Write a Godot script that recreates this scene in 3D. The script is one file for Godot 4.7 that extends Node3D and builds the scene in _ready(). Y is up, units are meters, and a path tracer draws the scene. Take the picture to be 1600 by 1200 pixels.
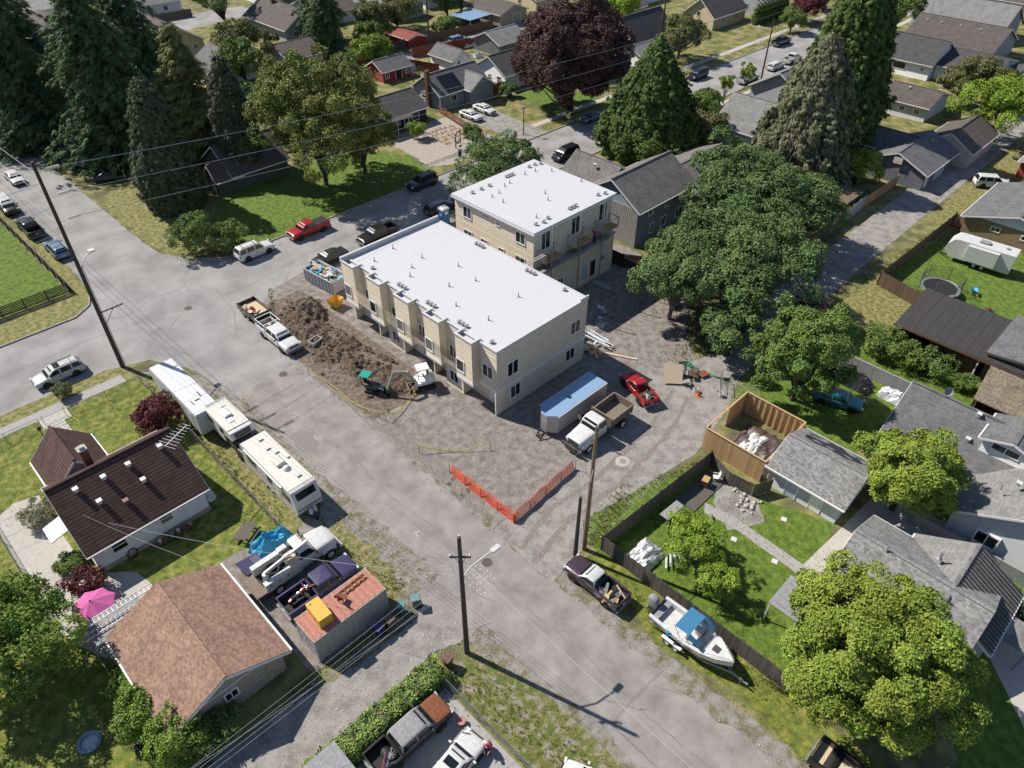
extends Node3D
# An aerial view of a street corner: two new townhouse blocks, bungalows, yards, parked vehicles and tall trees.
# x runs along the cross street, z along the main street, y is up; the drone hovers over the origin.

const UPV := Vector3.UP
var rng := RandomNumberGenerator.new()
var taken := {}
var M := {}
var TX := {}
var WHEELS := {}

class MB:
	# a buffer of flat-shaded faces; texture coordinates are metres along each face
	var v := PackedVector3Array()
	var n := PackedVector3Array()
	var t := PackedVector2Array()
	var xf := Transform3D.IDENTITY
	func tri(a: Vector3,b: Vector3,c: Vector3) -> void:
		a = xf * a; b = xf * b; c = xf * c
		var m := (b - a).cross(c - a)
		if m.length_squared() < 1e-14:
			return
		m = m.normalized()
		var ax := Vector3.RIGHT
		var ay := Vector3.BACK
		if absf(m.y) < 0.97:
			ax = Vector3.UP.cross(m).normalized()
			ay = -m.cross(ax)
		for p in [a,c,b]:
			v.append(p); n.append(m); t.append(Vector2(p.dot(ax),p.dot(ay)))
	func quad(a: Vector3,b: Vector3,c: Vector3,d: Vector3) -> void:
		tri(a,b,c); tri(a,c,d)
	func box(c: Vector3,s: Vector3,yaw := 0.0,pitch := 0.0) -> MB:
		var b := Basis(Vector3.UP,yaw) * Basis(Vector3.FORWARD,-pitch)
		var h := s * 0.5
		var k := []
		for i in 8:
			k.append(c + b * Vector3(h.x if i & 1 else -h.x,h.y if i & 2 else -h.y,h.z if i & 4 else -h.z))
		quad(k[0],k[2],k[3],k[1]); quad(k[5],k[7],k[6],k[4])
		quad(k[4],k[6],k[2],k[0]); quad(k[1],k[3],k[7],k[5])
		quad(k[2],k[6],k[7],k[3]); quad(k[4],k[0],k[1],k[5])
		return self
	func bb(x0: float,y0: float,z0: float,x1: float,y1: float,z1: float) -> MB:
		return box(Vector3(x0 + x1,y0 + y1,z0 + z1) * 0.5,Vector3(absf(x1 - x0),absf(y1 - y0),absf(z1 - z0)))
	func bar(a: Vector3,b: Vector3,w: float,h: float) -> MB:
		var d := (b - a)
		var side := d.cross(Vector3.UP)
		if side.length() < 1e-4:
			side = Vector3.RIGHT
		side = side.normalized() * w * 0.5
		var up := side.cross(d).normalized() * h * 0.5
		var k := [a - side - up,a + side - up,a + side + up,a - side + up,b - side - up,b + side - up,b + side + up,b - side + up]
		quad(k[0],k[1],k[2],k[3]); quad(k[7],k[6],k[5],k[4])
		for i in 4:
			var j := (i + 1) % 4
			quad(k[i],k[i + 4],k[j + 4],k[j])
		return self
	func cyl(a: Vector3,b: Vector3,r0: float,r1: float,sides := 8,caps := true) -> MB:
		var d := (b - a).normalized()
		var u := d.cross(Vector3.UP if absf(d.y) < 0.9 else Vector3.RIGHT).normalized()
		var w := d.cross(u)
		for i in sides:
			var p := TAU * i / sides
			var q := TAU * (i + 1) / sides
			var e := u * cos(p) + w * sin(p)
			var f := u * cos(q) + w * sin(q)
			quad(a + e * r0,a + f * r0,b + f * r1,b + e * r1)
			if caps:
				tri(a,a + f * r0,a + e * r0); tri(b,b + e * r1,b + f * r1)
		return self
	func tube(p: Array,r: float,sides := 5,r1 := -1.0) -> MB:
		for i in p.size() - 1:
			var a: float = r if r1 < 0.0 else lerpf(r,r1,float(i) / (p.size() - 1))
			var b: float = r if r1 < 0.0 else lerpf(r,r1,float(i + 1) / (p.size() - 1))
			cyl(p[i],p[i + 1],a,b,sides,i == 0 or i == p.size() - 2)
		return self
	func ring(c: Vector3,axis: Vector3,R: float,r: float,seg := 16,sides := 6) -> MB:
		var u := axis.cross(Vector3.UP if absf(axis.y) < 0.9 else Vector3.RIGHT).normalized()
		var w := axis.normalized().cross(u)
		for i in seg:
			var p := TAU * i / seg
			var q := TAU * (i + 1) / seg
			for j in sides:
				var s := TAU * j / sides
				var o := TAU * (j + 1) / sides
				var f := func(g: float,h: float) -> Vector3:
					var d := u * cos(g) + w * sin(g)
					return c + d * (R + r * cos(h)) + axis.normalized() * r * sin(h)
				quad(f.call(p,s),f.call(p,o),f.call(q,o),f.call(q,s))
		return self
	func prism(poly: PackedVector2Array,y0: float,y1: float) -> MB:
		# poly is (x, z); walls and both lids
		var idx := Geometry2D.triangulate_polygon(poly)
		for i in range(0,idx.size(),3):
			var a := poly[idx[i]]; var b := poly[idx[i + 1]]; var c := poly[idx[i + 2]]
			if (b - a).cross(c - a) > 0.0:
				var s := b; b = c; c = s
			tri(Vector3(a.x,y1,a.y),Vector3(b.x,y1,b.y),Vector3(c.x,y1,c.y))
			if y1 > y0:
				tri(Vector3(a.x,y0,a.y),Vector3(c.x,y0,c.y),Vector3(b.x,y0,b.y))
		if y1 <= y0:
			return self
		var area := 0.0
		for i in poly.size():
			area += poly[i].cross(poly[(i + 1) % poly.size()])
		for i in poly.size():
			var a := poly[i]
			var b := poly[(i + 1) % poly.size()]
			if area < 0.0:
				var s := a; a = b; b = s
			quad(Vector3(b.x,y0,b.y),Vector3(a.x,y0,a.y),Vector3(a.x,y1,a.y),Vector3(b.x,y1,b.y))
		return self
	func side_prism(poly: PackedVector2Array,z0: float,z1: float) -> MB:
		# poly is (x, y), run from z0 to z1
		var old := xf
		xf = xf * Transform3D(Basis(Vector3.RIGHT,Vector3.FORWARD,Vector3.UP),Vector3.ZERO)
		prism(poly,-z1,-z0)
		xf = old
		return self
	func lathe(prof: Array,c := Vector3.ZERO,seg := 14,axis := Vector3.UP) -> MB:
		var u := axis.cross(Vector3.UP if absf(axis.y) < 0.9 else Vector3.RIGHT).normalized()
		var w := axis.cross(u)
		for i in seg:
			var p := TAU * i / seg
			var q := TAU * (i + 1) / seg
			var e := u * cos(p) + w * sin(p)
			var f := u * cos(q) + w * sin(q)
			for j in prof.size() - 1:
				var A: Vector2 = prof[j]
				var B: Vector2 = prof[j + 1]
				quad(c + e * A.x + axis * A.y,c + f * A.x + axis * A.y,c + f * B.x + axis * B.y,c + e * B.x + axis * B.y)
		return self
	func loft(rows: Array,cap := true,shut := true) -> MB:
		# rows of points joined to the next row with smooth normals
		var m: int = rows[0].size()
		var nn := []
		for i in rows.size():
			var line := []
			for j in m:
				var a: Vector3 = rows[mini(i + 1,rows.size() - 1)][j] - rows[maxi(i - 1,0)][j]
				var b: Vector3 = rows[i][(j + 1) % m if shut else mini(j + 1,m - 1)] - rows[i][(j + m - 1) % m if shut else maxi(j - 1,0)]
				line.append(b.cross(a).normalized())
			nn.append(line)
		for i in rows.size() - 1:
			for j in (m if shut else m - 1):
				var k := (j + 1) % m
				for e in [[i,j],[i + 1,k],[i,k],[i,j],[i + 1,j],[i + 1,k]]:
					var p: Vector3 = xf * (rows[e[0]][e[1]] as Vector3)
					v.append(p); n.append((xf.basis * (nn[e[0]][e[1]] as Vector3)).normalized()); t.append(Vector2(p.x + p.z,p.y))
		if cap:
			for r in [rows[0],rows[-1]]:
				var c := Vector3.ZERO
				for p in r:
					c += p
				c /= m
				for j in m:
					if r == rows[0]:
						tri(c,r[(j + 1) % m],r[j])
					else:
						tri(c,r[j],r[(j + 1) % m])
		return self
	func mesh() -> ArrayMesh:
		var a := []
		a.resize(Mesh.ARRAY_MAX)
		a[Mesh.ARRAY_VERTEX] = v; a[Mesh.ARRAY_NORMAL] = n; a[Mesh.ARRAY_TEX_UV] = t
		var m := ArrayMesh.new()
		m.add_surface_from_arrays(Mesh.PRIMITIVE_TRIANGLES,a)
		return m

func V(x: float,y: float,z: float) -> Vector3:
	return Vector3(x,y,z)

func W(x: float,y: float) -> Vector2:
	return Vector2(x,y)

func mb(org := Vector3.ZERO,yaw := 0.0) -> MB:
	# a buffer fed with world places, whose mesh sits under a node at org
	var b := MB.new()
	b.xf = Transform3D(Basis(UPV,-yaw),Vector3.ZERO) * Transform3D(Basis.IDENTITY,-org)
	return b

func numbered(called: String) -> String:
	taken[called] = taken.get(called,-1) + 1
	return called if taken[called] == 0 else "%s_%03d" % [called,taken[called]]

func tag(o: Node,label := "",category := "",group := "",kind := "") -> Node:
	for e in [["label",label],["category",category],["group",group],["kind",kind]]:
		if e[1] != "":
			o.set_meta(e[0],e[1])
	return o

func thing(called: String,label: String,category: String,at := Vector3.ZERO,yaw := 0.0,group := "") -> Node3D:
	var o := Node3D.new()
	o.name = numbered(called)
	add_child(o)
	o.position = at
	o.rotation.y = yaw
	tag(o,label,category,group)
	return o

func part(o: Node,called: String,m,material: Material) -> MeshInstance3D:
	var p := MeshInstance3D.new()
	p.name = called
	p.mesh = m.mesh() if m is MB else m
	p.material_override = material
	o.add_child(p,true)
	return p

func struct(called: String,m,material: Material) -> MeshInstance3D:
	var p := part(self,numbered(called),m,material)
	p.set_meta("kind","structure")
	return p

func copy_of(o: Node3D,at: Vector3,yaw: float,label := "") -> Node3D:
	var c: Node3D = o.duplicate()
	c.name = numbered(str(o.name).rstrip("0123456789").trim_suffix("_"))
	add_child(c)
	c.position = at
	c.rotation.y = yaw
	if label != "":
		c.set_meta("label",label)
	return c

# ---------- materials: colours are given as linear base colours ----------
func lin(r: float,g: float,b: float) -> Color:
	return Color(r,g,b).linear_to_srgb()

func noise_tex(key: String,stops: Array,freq: float,size := 512,octaves := 5,seed_ := 1,kind := FastNoiseLite.TYPE_SIMPLEX_SMOOTH) -> Texture2D:
	if TX.has(key):
		return TX[key]
	var f := FastNoiseLite.new()
	f.noise_type = kind
	f.frequency = freq
	f.fractal_octaves = octaves
	f.fractal_gain = 0.6
	f.seed = seed_
	var g := Gradient.new()
	g.offsets = PackedFloat32Array(stops.map(func(s): return s[0]))
	g.colors = PackedColorArray(stops.map(func(s): return s[1]))
	var t := NoiseTexture2D.new()
	t.width = size
	t.height = size
	t.seamless = true
	t.noise = f
	t.color_ramp = g
	TX[key] = t
	return t

func grey(a: float) -> Color:
	return lin(a,a,a)

func mat(key: String,c: Color,rough := 0.8,metal := 0.0) -> StandardMaterial3D:
	if M.has(key):
		return M[key]
	var m := StandardMaterial3D.new()
	m.resource_name = key
	m.albedo_color = c
	m.roughness = rough
	m.metallic = metal
	M[key] = m
	return m

func worn(key: String,c: Color,rough := 0.8,low := 0.75,tile := 2.5,metal := 0.0) -> StandardMaterial3D:
	# one colour with dirt and wear in two scales
	if M.has(key):
		return M[key]
	var m := mat(key,c,rough,metal)
	m.albedo_texture = noise_tex("wear%d" % int(low * 100),[[0.25,grey(low)],[0.5,grey(0.5 + low * 0.5)],[0.8,grey(1.0)]],0.012,512,6,3)
	m.uv1_triplanar = true
	m.uv1_world_triplanar = true
	m.uv1_scale = Vector3.ONE / tile
	return m

func land(key: String,stops: Array,tile: float,freq: float,fine := 0.6,bump := 2.0,fine_tile := 2.2,rough := 0.95) -> StandardMaterial3D:
	# ground: a broad colour noise times a fine grain, with fine relief
	if M.has(key):
		return M[key]
	var m := mat(key,Color.WHITE,rough)
	m.albedo_texture = noise_tex(key,stops,freq,1024,6,key.hash() % 1000)
	m.uv1_triplanar = true
	m.uv1_world_triplanar = true
	m.uv1_scale = Vector3.ONE / tile
	m.detail_enabled = true
	m.detail_blend_mode = BaseMaterial3D.BLEND_MODE_MUL
	m.detail_uv_layer = BaseMaterial3D.DETAIL_UV_2
	m.detail_albedo = noise_tex("grain%d" % int(fine * 100),[[0.2,grey(fine)],[0.55,grey(0.5 + 0.5 * fine)],[0.8,grey(1.0)]],0.05,512,5,11)
	m.uv2_triplanar = true
	m.uv2_world_triplanar = true
	m.uv2_scale = Vector3.ONE / fine_tile
	if bump > 0.0:
		m.heightmap_enabled = true
		m.heightmap_scale = bump
		m.heightmap_texture = noise_tex("relief",[[0.1,Color.BLACK],[0.9,Color.WHITE]],0.04,512,4,5)
	return m

func shingle_image(key: String,low: float,course_px: int,tab_px: int,edge: float,patch: float) -> Texture2D:
	if TX.has(key):
		return TX[key]
	var r := RandomNumberGenerator.new()
	r.seed = key.hash()
	var im := Image.create(512,512,true,Image.FORMAT_RGB8)
	var y := 0
	while y < 512:
		var x := -r.randi_range(0,tab_px)
		var row := r.randf_range(-patch,patch) * 0.4
		while x < 512:
			var w := r.randi_range(int(tab_px * 0.6),int(tab_px * 1.4))
			var g := clampf(r.randf_range(low,1.0) + row,0.05,1.0)
			im.fill_rect(Rect2i(maxi(x,0),y,w,course_px),grey(g))
			x += w
		if edge > 0.0:
			im.fill_rect(Rect2i(0,y + course_px - maxi(1,course_px / 4),512,maxi(1,course_px / 4)),grey(edge))
		y += course_px
	im.generate_mipmaps()
	TX[key] = ImageTexture.create_from_image(im)
	return TX[key]

func roofing(key: String,c: Color,low := 0.7,edge := 0.0,tile := 4.6,tab := 34) -> StandardMaterial3D:
	# asphalt shingles: courses of tabs in slightly different tones
	if M.has(key):
		return M[key]
	var m := mat(key,c,0.92)
	m.albedo_texture = shingle_image("shingle_%d_%d_%d" % [int(low * 100),int(edge * 100),tab],low,16,tab,edge,0.1)
	m.uv1_scale = V(1.0 / tile,1.0 / tile,1.0)
	m.heightmap_enabled = true
	m.heightmap_scale = 0.8
	m.heightmap_texture = m.albedo_texture
	m.detail_enabled = true
	m.detail_blend_mode = BaseMaterial3D.BLEND_MODE_MUL
	m.detail_uv_layer = BaseMaterial3D.DETAIL_UV_2
	m.detail_albedo = noise_tex("roofwear",[[0.25,grey(0.72)],[0.5,grey(0.92)],[0.8,grey(1.0)]],0.01,512,6,17)
	m.uv2_triplanar = true
	m.uv2_world_triplanar = true
	m.uv2_scale = Vector3.ONE / 9.0
	return m

func siding(key: String,c: Color,lap := 0.16,rough := 0.7,upright := false) -> StandardMaterial3D:
	# painted boards: laps stand out as fine relief
	if M.has(key):
		return M[key]
	var m := mat(key,c,rough)
	if not TX.has("lap"):
		var im := Image.create(64,64,true,Image.FORMAT_RGB8)
		for i in 16:
			for k in 4:
				im.fill_rect(Rect2i(0,k * 16 + i,64,1),Color(1,1,1) * (float(i) / 15.0) if i < 15 else Color(0,0,0))
		im.generate_mipmaps()
		TX["lap"] = ImageTexture.create_from_image(im)
		var im2 := im.duplicate()
		im2.rotate_90(CLOCKWISE)
		TX["lap_up"] = ImageTexture.create_from_image(im2)
	m.heightmap_enabled = true
	m.heightmap_scale = 7.0
	m.heightmap_texture = TX["lap_up" if upright else "lap"]
	m.uv1_scale = V(1,1,1) / (4.0 * lap)
	m.detail_enabled = true
	m.detail_blend_mode = BaseMaterial3D.BLEND_MODE_MUL
	m.detail_uv_layer = BaseMaterial3D.DETAIL_UV_2
	m.detail_albedo = noise_tex("paintwear",[[0.25,grey(0.93)],[0.5,grey(0.98)],[0.8,grey(1.0)]],0.01,512,6,23)
	m.uv2_triplanar = true
	m.uv2_world_triplanar = true
	m.uv2_scale = Vector3.ONE / 7.0
	return m

func wood(key: String,c: Color,low := 0.6,upright := true) -> StandardMaterial3D:
	if M.has(key):
		return M[key]
	var m := mat(key,c,0.85)
	m.albedo_texture = noise_tex("grain_wood%d" % int(low * 100),[[0.2,grey(low)],[0.5,grey(0.5 + 0.5 * low)],[0.8,grey(1.0)]],0.03,256,4,31)
	m.uv1_triplanar = true
	m.uv1_world_triplanar = true
	m.uv1_scale = V(2.5,0.35,2.5) if upright else V(0.5,2.5,2.5)
	return m

func paint(key: String,c: Color,rough := 0.35) -> StandardMaterial3D:
	if M.has(key):
		return M[key]
	var m := mat(key,c,rough)
	m.clearcoat_enabled = true
	m.clearcoat = 0.6
	m.clearcoat_roughness = 0.15
	m.albedo_texture = noise_tex("dust",[[0.3,grey(0.86)],[0.55,grey(0.97)],[0.8,grey(1.0)]],0.008,512,5,41)
	m.uv1_triplanar = true
	m.uv1_scale = Vector3.ONE / 1.7
	return m

# ---------- land ----------
func rough_edge(p: Array,step: float,amp: float,seed_: int) -> PackedVector2Array:
	# the outline p (x, z) cut into short steps and pushed about by noise
	var f := FastNoiseLite.new()
	f.frequency = 0.35
	f.fractal_octaves = 4
	f.fractal_gain = 0.65
	f.seed = seed_
	var out := PackedVector2Array()
	for i in p.size():
		var a := W(p[i][0],p[i][1])
		var b := W(p[(i + 1) % p.size()][0],p[(i + 1) % p.size()][1])
		var k := maxi(1,int(a.distance_to(b) / step))
		for j in k:
			var q := a.lerp(b,float(j) / k)
			out.append(q + W(f.get_noise_2d(q.x,q.y),f.get_noise_2d(q.x + 500.0,q.y)) * amp)
	return out

func sheet(called: String,p: Array,y: float,m: Material,amp := 0.0,step := 0.25) -> MeshInstance3D:
	var poly := rough_edge(p,step,amp,p.hash() % 997) if amp > 0.0 else PackedVector2Array(p.map(func(e): return W(e[0],e[1])))
	if Geometry2D.triangulate_polygon(poly).is_empty():
		poly = PackedVector2Array(p.map(func(e): return W(e[0],e[1])))
	return struct(called,mb().prism(poly,y,y),m)

func rect(x0: float,z0: float,x1: float,z1: float) -> Array:
	return [[x0,z0],[x1,z0],[x1,z1],[x0,z1]]

# ---------- buildings ----------
# faces: "w" looks to -x, "s" to +z, "e" to +x, "n" to -z
func face_at(face: String,plane: float,u: float,y: float,out: float) -> Vector3:
	match face:
		"w": return V(plane - out,y,u)
		"e": return V(plane + out,y,u)
		"s": return V(u,y,plane + out)
	return V(u,y,plane - out)

func face_box(b: MB,face: String,plane: float,u0: float,u1: float,y0: float,y1: float,o0: float,o1: float) -> MB:
	var p := face_at(face,plane,u0,y0,o0)
	var q := face_at(face,plane,u1,y1,o1)
	return b.bb(p.x,p.y,p.z,q.x,q.y,q.z)

func window(o: Node3D,face: String,plane: float,u: float,y: float,w: float,h: float,style := 2,trim := "white_trim",out := 0.05) -> void:
	# u, y: middle of the window; a frame proud of the wall, panes set back in it
	HOLES.append([face,plane,u - w / 2 - 0.02,u + w / 2 + 0.02,y - h / 2 - 0.02,y + h / 2 + 0.02])
	var fw := 0.12
	var f := mb(o.position)
	face_box(f,face,plane,u - w / 2,u + w / 2,y + h / 2 - fw,y + h / 2,-0.02,out)
	face_box(f,face,plane,u - w / 2,u + w / 2,y - h / 2,y - h / 2 + fw,-0.02,out + 0.02)
	for s in [-1,1]:
		face_box(f,face,plane,u + s * (w / 2 - fw),u + s * w / 2,y - h / 2 + fw,y + h / 2 - fw,-0.02,out)
	if style == 2:
		face_box(f,face,plane,u - 0.04,u + 0.04,y - h / 2 + fw,y + h / 2 - fw,-0.02,out - 0.012)
	elif style == 3:
		face_box(f,face,plane,u - w / 2 + fw,u + w / 2 - fw,y - 0.04,y + 0.04,-0.02,out - 0.012)
	var win := part(o,"window",f,M[trim])
	var cells := [[-w / 2 + fw,w / 2 - fw,-h / 2 + fw,h / 2 - fw]]
	if style == 2:
		cells = [[-w / 2 + fw,-0.04,-h / 2 + fw,h / 2 - fw],[0.04,w / 2 - fw,-h / 2 + fw,h / 2 - fw]]
	elif style == 3:
		cells = [[-w / 2 + fw,w / 2 - fw,-h / 2 + fw,-0.04],[-w / 2 + fw,w / 2 - fw,0.04,h / 2 - fw]]
	for c in cells:
		part(win,"pane",face_box(mb(o.position),face,plane,u + c[0],u + c[1],y + c[2],y + c[3],-0.015,0.012),M[["glass","glass","glass_b","glass_c"][rng.randi() % (3 if y > 0 and h > 1.3 and style == 2 else 4)]])

var HOLES := []

func laps(o: Node3D,faces: Array,pitch: float) -> void:
	# the lower edge of every siding board, broken at windows and doors
	var b := mb(o.position)
	for f in faces:
		var y: float = f[4] + pitch
		while y < f[5]:
			var cuts := []
			for q in HOLES:
				if q[0] == f[0] and absf(q[1] - f[1]) < 0.02 and y > q[4] and y < q[5]:
					cuts.append([q[2],q[3]])
			cuts.sort_custom(func(a,c): return a[0] < c[0])
			var u: float = f[2]
			for c in cuts + [[f[3],f[3]]]:
				if c[0] - u > 0.02:
					face_box(b,f[0],f[1],u,c[0],y,y + 0.03,-0.01,0.014)
				u = maxf(u,c[1])
			y += pitch
	tag(part(o,"siding_edges",b,M.tan_siding),"","","","stuff")

func door(o: Node3D,face: String,plane: float,u: float,y0: float,w: float,h: float,m: String,trim := "white_trim") -> void:
	var f := mb(o.position)
	for s in [-1,1]:
		face_box(f,face,plane,u + s * w / 2,u + s * (w / 2 + 0.1),y0,y0 + h + 0.1,-0.02,0.05)
	face_box(f,face,plane,u - w / 2,u + w / 2,y0 + h,y0 + h + 0.1,-0.02,0.05)
	var d := part(o,"door",face_box(mb(o.position),face,plane,u - w / 2,u + w / 2,y0,y0 + h,-0.02,0.02),M[m])
	part(d,"door_frame",f,M[trim])
	var k := face_at(face,plane,u + w * 0.4,y0 + h * 0.47,0.05)
	part(d,"handle",mb(o.position).box(k,V(0.06,0.06,0.06)),M.steel)

func slab(b: MB,a: Vector3,c: Vector3,d: Vector3,e: Vector3,thick: float) -> void:
	# a sheet with thickness; a, c, d, e run round the top face seen from above, anticlockwise
	var k := V(0,-thick,0)
	b.quad(a,c,d,e)
	b.quad(e + k,d + k,c + k,a + k)
	for p in [[a,c],[c,d],[d,e],[e,a]]:
		b.quad(p[0],p[0] + k,p[1] + k,p[1])

func gable(o: Node3D,x0: float,x1: float,z0: float,z1: float,he: float,hr: float,axis: String,walls: Material,roof: Material,over := 0.4,trim := "white_trim",y0 := 0.0,ridge_off := 0.0) -> void:
	# walls with gable ends, two roof slabs, ridge cap, fascia boards and gutters
	var w := mb(o.position)
	var r := mb(o.position)
	var f := mb(o.position)
	var c := mb(o.position)
	if axis == "x":
		var zm := (z0 + z1) / 2 + ridge_off
		w.quad(V(x0,y0,z1),V(x1,y0,z1),V(x1,he,z1),V(x0,he,z1))
		w.quad(V(x1,y0,z0),V(x0,y0,z0),V(x0,he,z0),V(x1,he,z0))
		for e in [[x0,z0,z1],[x1,z1,z0]]:
			w.quad(V(e[0],y0,e[1]),V(e[0],y0,e[2]),V(e[0],he,e[2]),V(e[0],he,e[1]))
			w.tri(V(e[0],he,e[1]),V(e[0],he,e[2]),V(e[0],hr - 0.06,zm))
		var a := x0 - over
		var b := x1 + over
		for s in [[z1,1.0],[z0,-1.0]]:
			var run: float = absf(s[0] - zm)
			var ye: float = he - (hr - he) / run * over
			var ze: float = s[0] + s[1] * over
			if s[1] > 0:
				slab(r,V(a,hr,zm),V(a,ye,ze),V(b,ye,ze),V(b,hr,zm),0.1)
			else:
				slab(r,V(b,hr,zm),V(b,ye,ze),V(a,ye,ze),V(a,hr,zm),0.1)
			f.box(V((a + b) / 2,ye - 0.12,ze + s[1] * 0.05),V(b - a,0.13,0.12))
			for q in [a - 0.012,b + 0.012]:
				f.bar(V(q,hr - 0.16,zm),V(q,ye - 0.16,ze),0.05,0.2)
		c.bar(V(a,hr + 0.01,zm),V(b,hr + 0.01,zm),0.26,0.05)
	else:
		var xm := (x0 + x1) / 2 + ridge_off
		w.quad(V(x0,y0,z0),V(x0,y0,z1),V(x0,he,z1),V(x0,he,z0))
		w.quad(V(x1,y0,z1),V(x1,y0,z0),V(x1,he,z0),V(x1,he,z1))
		for e in [[z1,x0,x1],[z0,x1,x0]]:
			w.quad(V(e[1],y0,e[0]),V(e[2],y0,e[0]),V(e[2],he,e[0]),V(e[1],he,e[0]))
			w.tri(V(e[1],he,e[0]),V(e[2],he,e[0]),V(xm,hr - 0.06,e[0]))
		var a := z0 - over
		var b := z1 + over
		for s in [[x0,-1.0],[x1,1.0]]:
			var run: float = absf(s[0] - xm)
			var ye: float = he - (hr - he) / run * over
			var xe: float = s[0] + s[1] * over
			if s[1] < 0:
				slab(r,V(xm,hr,a),V(xe,ye,a),V(xe,ye,b),V(xm,hr,b),0.1)
			else:
				slab(r,V(xm,hr,b),V(xe,ye,b),V(xe,ye,a),V(xm,hr,a),0.1)
			f.box(V(xe + s[1] * 0.05,ye - 0.12,(a + b) / 2),V(0.12,0.13,b - a))
			for q in [a - 0.012,b + 0.012]:
				f.bar(V(xm,hr - 0.16,q),V(xe,ye - 0.16,q),0.05,0.2)
		c.bar(V(xm,hr + 0.01,a),V(xm,hr + 0.01,b),0.26,0.05)
	part(o,"wall",w,walls)
	var rp := part(o,"roof",r,roof)
	part(rp,"ridge_cap",c,roof)
	part(rp,"fascia",f,M[trim])

func hip(o: Node3D,x0: float,x1: float,z0: float,z1: float,he: float,hr: float,walls: Material,roof: Material,over := 0.45,trim := "white_trim") -> void:
	var w := mb(o.position).bb(x0,0,z0,x1,he,z1)
	var r := mb(o.position)
	var f := mb(o.position)
	var a := x0 - over
	var b := x1 + over
	var c := z0 - over
	var d := z1 + over
	var k := minf(b - a,d - c) / 2
	var p: Vector3
	var q: Vector3
	if b - a > d - c:
		p = V(a + k,hr,(c + d) / 2); q = V(b - k,hr,(c + d) / 2)
		r.quad(p,V(a,he,d),V(b,he,d),q); r.quad(q,V(b,he,c),V(a,he,c),p)
		r.tri(p,V(a,he,c),V(a,he,d)); r.tri(q,V(b,he,d),V(b,he,c))
	else:
		p = V((a + b) / 2,hr,c + k); q = V((a + b) / 2,hr,d - k)
		r.quad(q,p,V(a,he,c),V(a,he,d)); r.quad(p,q,V(b,he,d),V(b,he,c))
		r.tri(q,V(a,he,d),V(b,he,d)); r.tri(p,V(b,he,c),V(a,he,c))
	r.quad(V(a,he,c),V(b,he,c),V(b,he,d),V(a,he,d))
	f.bb(a - 0.06,he - 0.16,c - 0.06,b + 0.06,he - 0.01,c); f.bb(a - 0.06,he - 0.16,d,b + 0.06,he - 0.01,d + 0.06)
	f.bb(a - 0.06,he - 0.16,c,a,he - 0.01,d); f.bb(b,he - 0.16,c,b + 0.06,he - 0.01,d)
	part(o,"wall",w,walls)
	var rp := part(o,"roof",r,roof)
	part(rp,"fascia",f,M[trim])
	var e := mb(o.position).bar(p + V(0,0.01,0),q + V(0,0.01,0),0.24,0.05)
	part(rp,"ridge_cap",e,roof)

func roof_vent(o: Node3D,at: Vector3,m := "galvanised") -> void:
	var b := mb(o.position).box(at + V(0,0.14,0),V(0.28,0.3,0.28)).box(at + V(0,0.31,0),V(0.4,0.07,0.4))
	part(o,"roof_vent",b,M[m])

func pipe_vent(o: Node3D,at: Vector3,h := 0.6,r := 0.05) -> void:
	var b := mb(o.position).cyl(at,at + V(0,h,0),r,r,8).cyl(at,at + V(0,0.16,0),r * 2.6,r * 1.1,8)
	part(o,"vent_pipe",b,M.galvanised)

func hood_vent(o: Node3D,at: Vector3) -> void:
	var b := mb(o.position).cyl(at,at + V(0,0.2,0),0.1,0.1,8).box(at + V(0.08,0.24,0.02),V(0.36,0.1,0.26)).box(at + V(0,0.02,0),V(0.36,0.04,0.36))
	part(o,"vent_hood",b,M.galvanised)

func house(called: String,label: String,x0: float,x1: float,z0: float,z1: float,group := "",category := "house") -> Node3D:
	return thing(called,label,category,V((x0 + x1) / 2,0,(z0 + z1) / 2),0.0,group)

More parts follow.
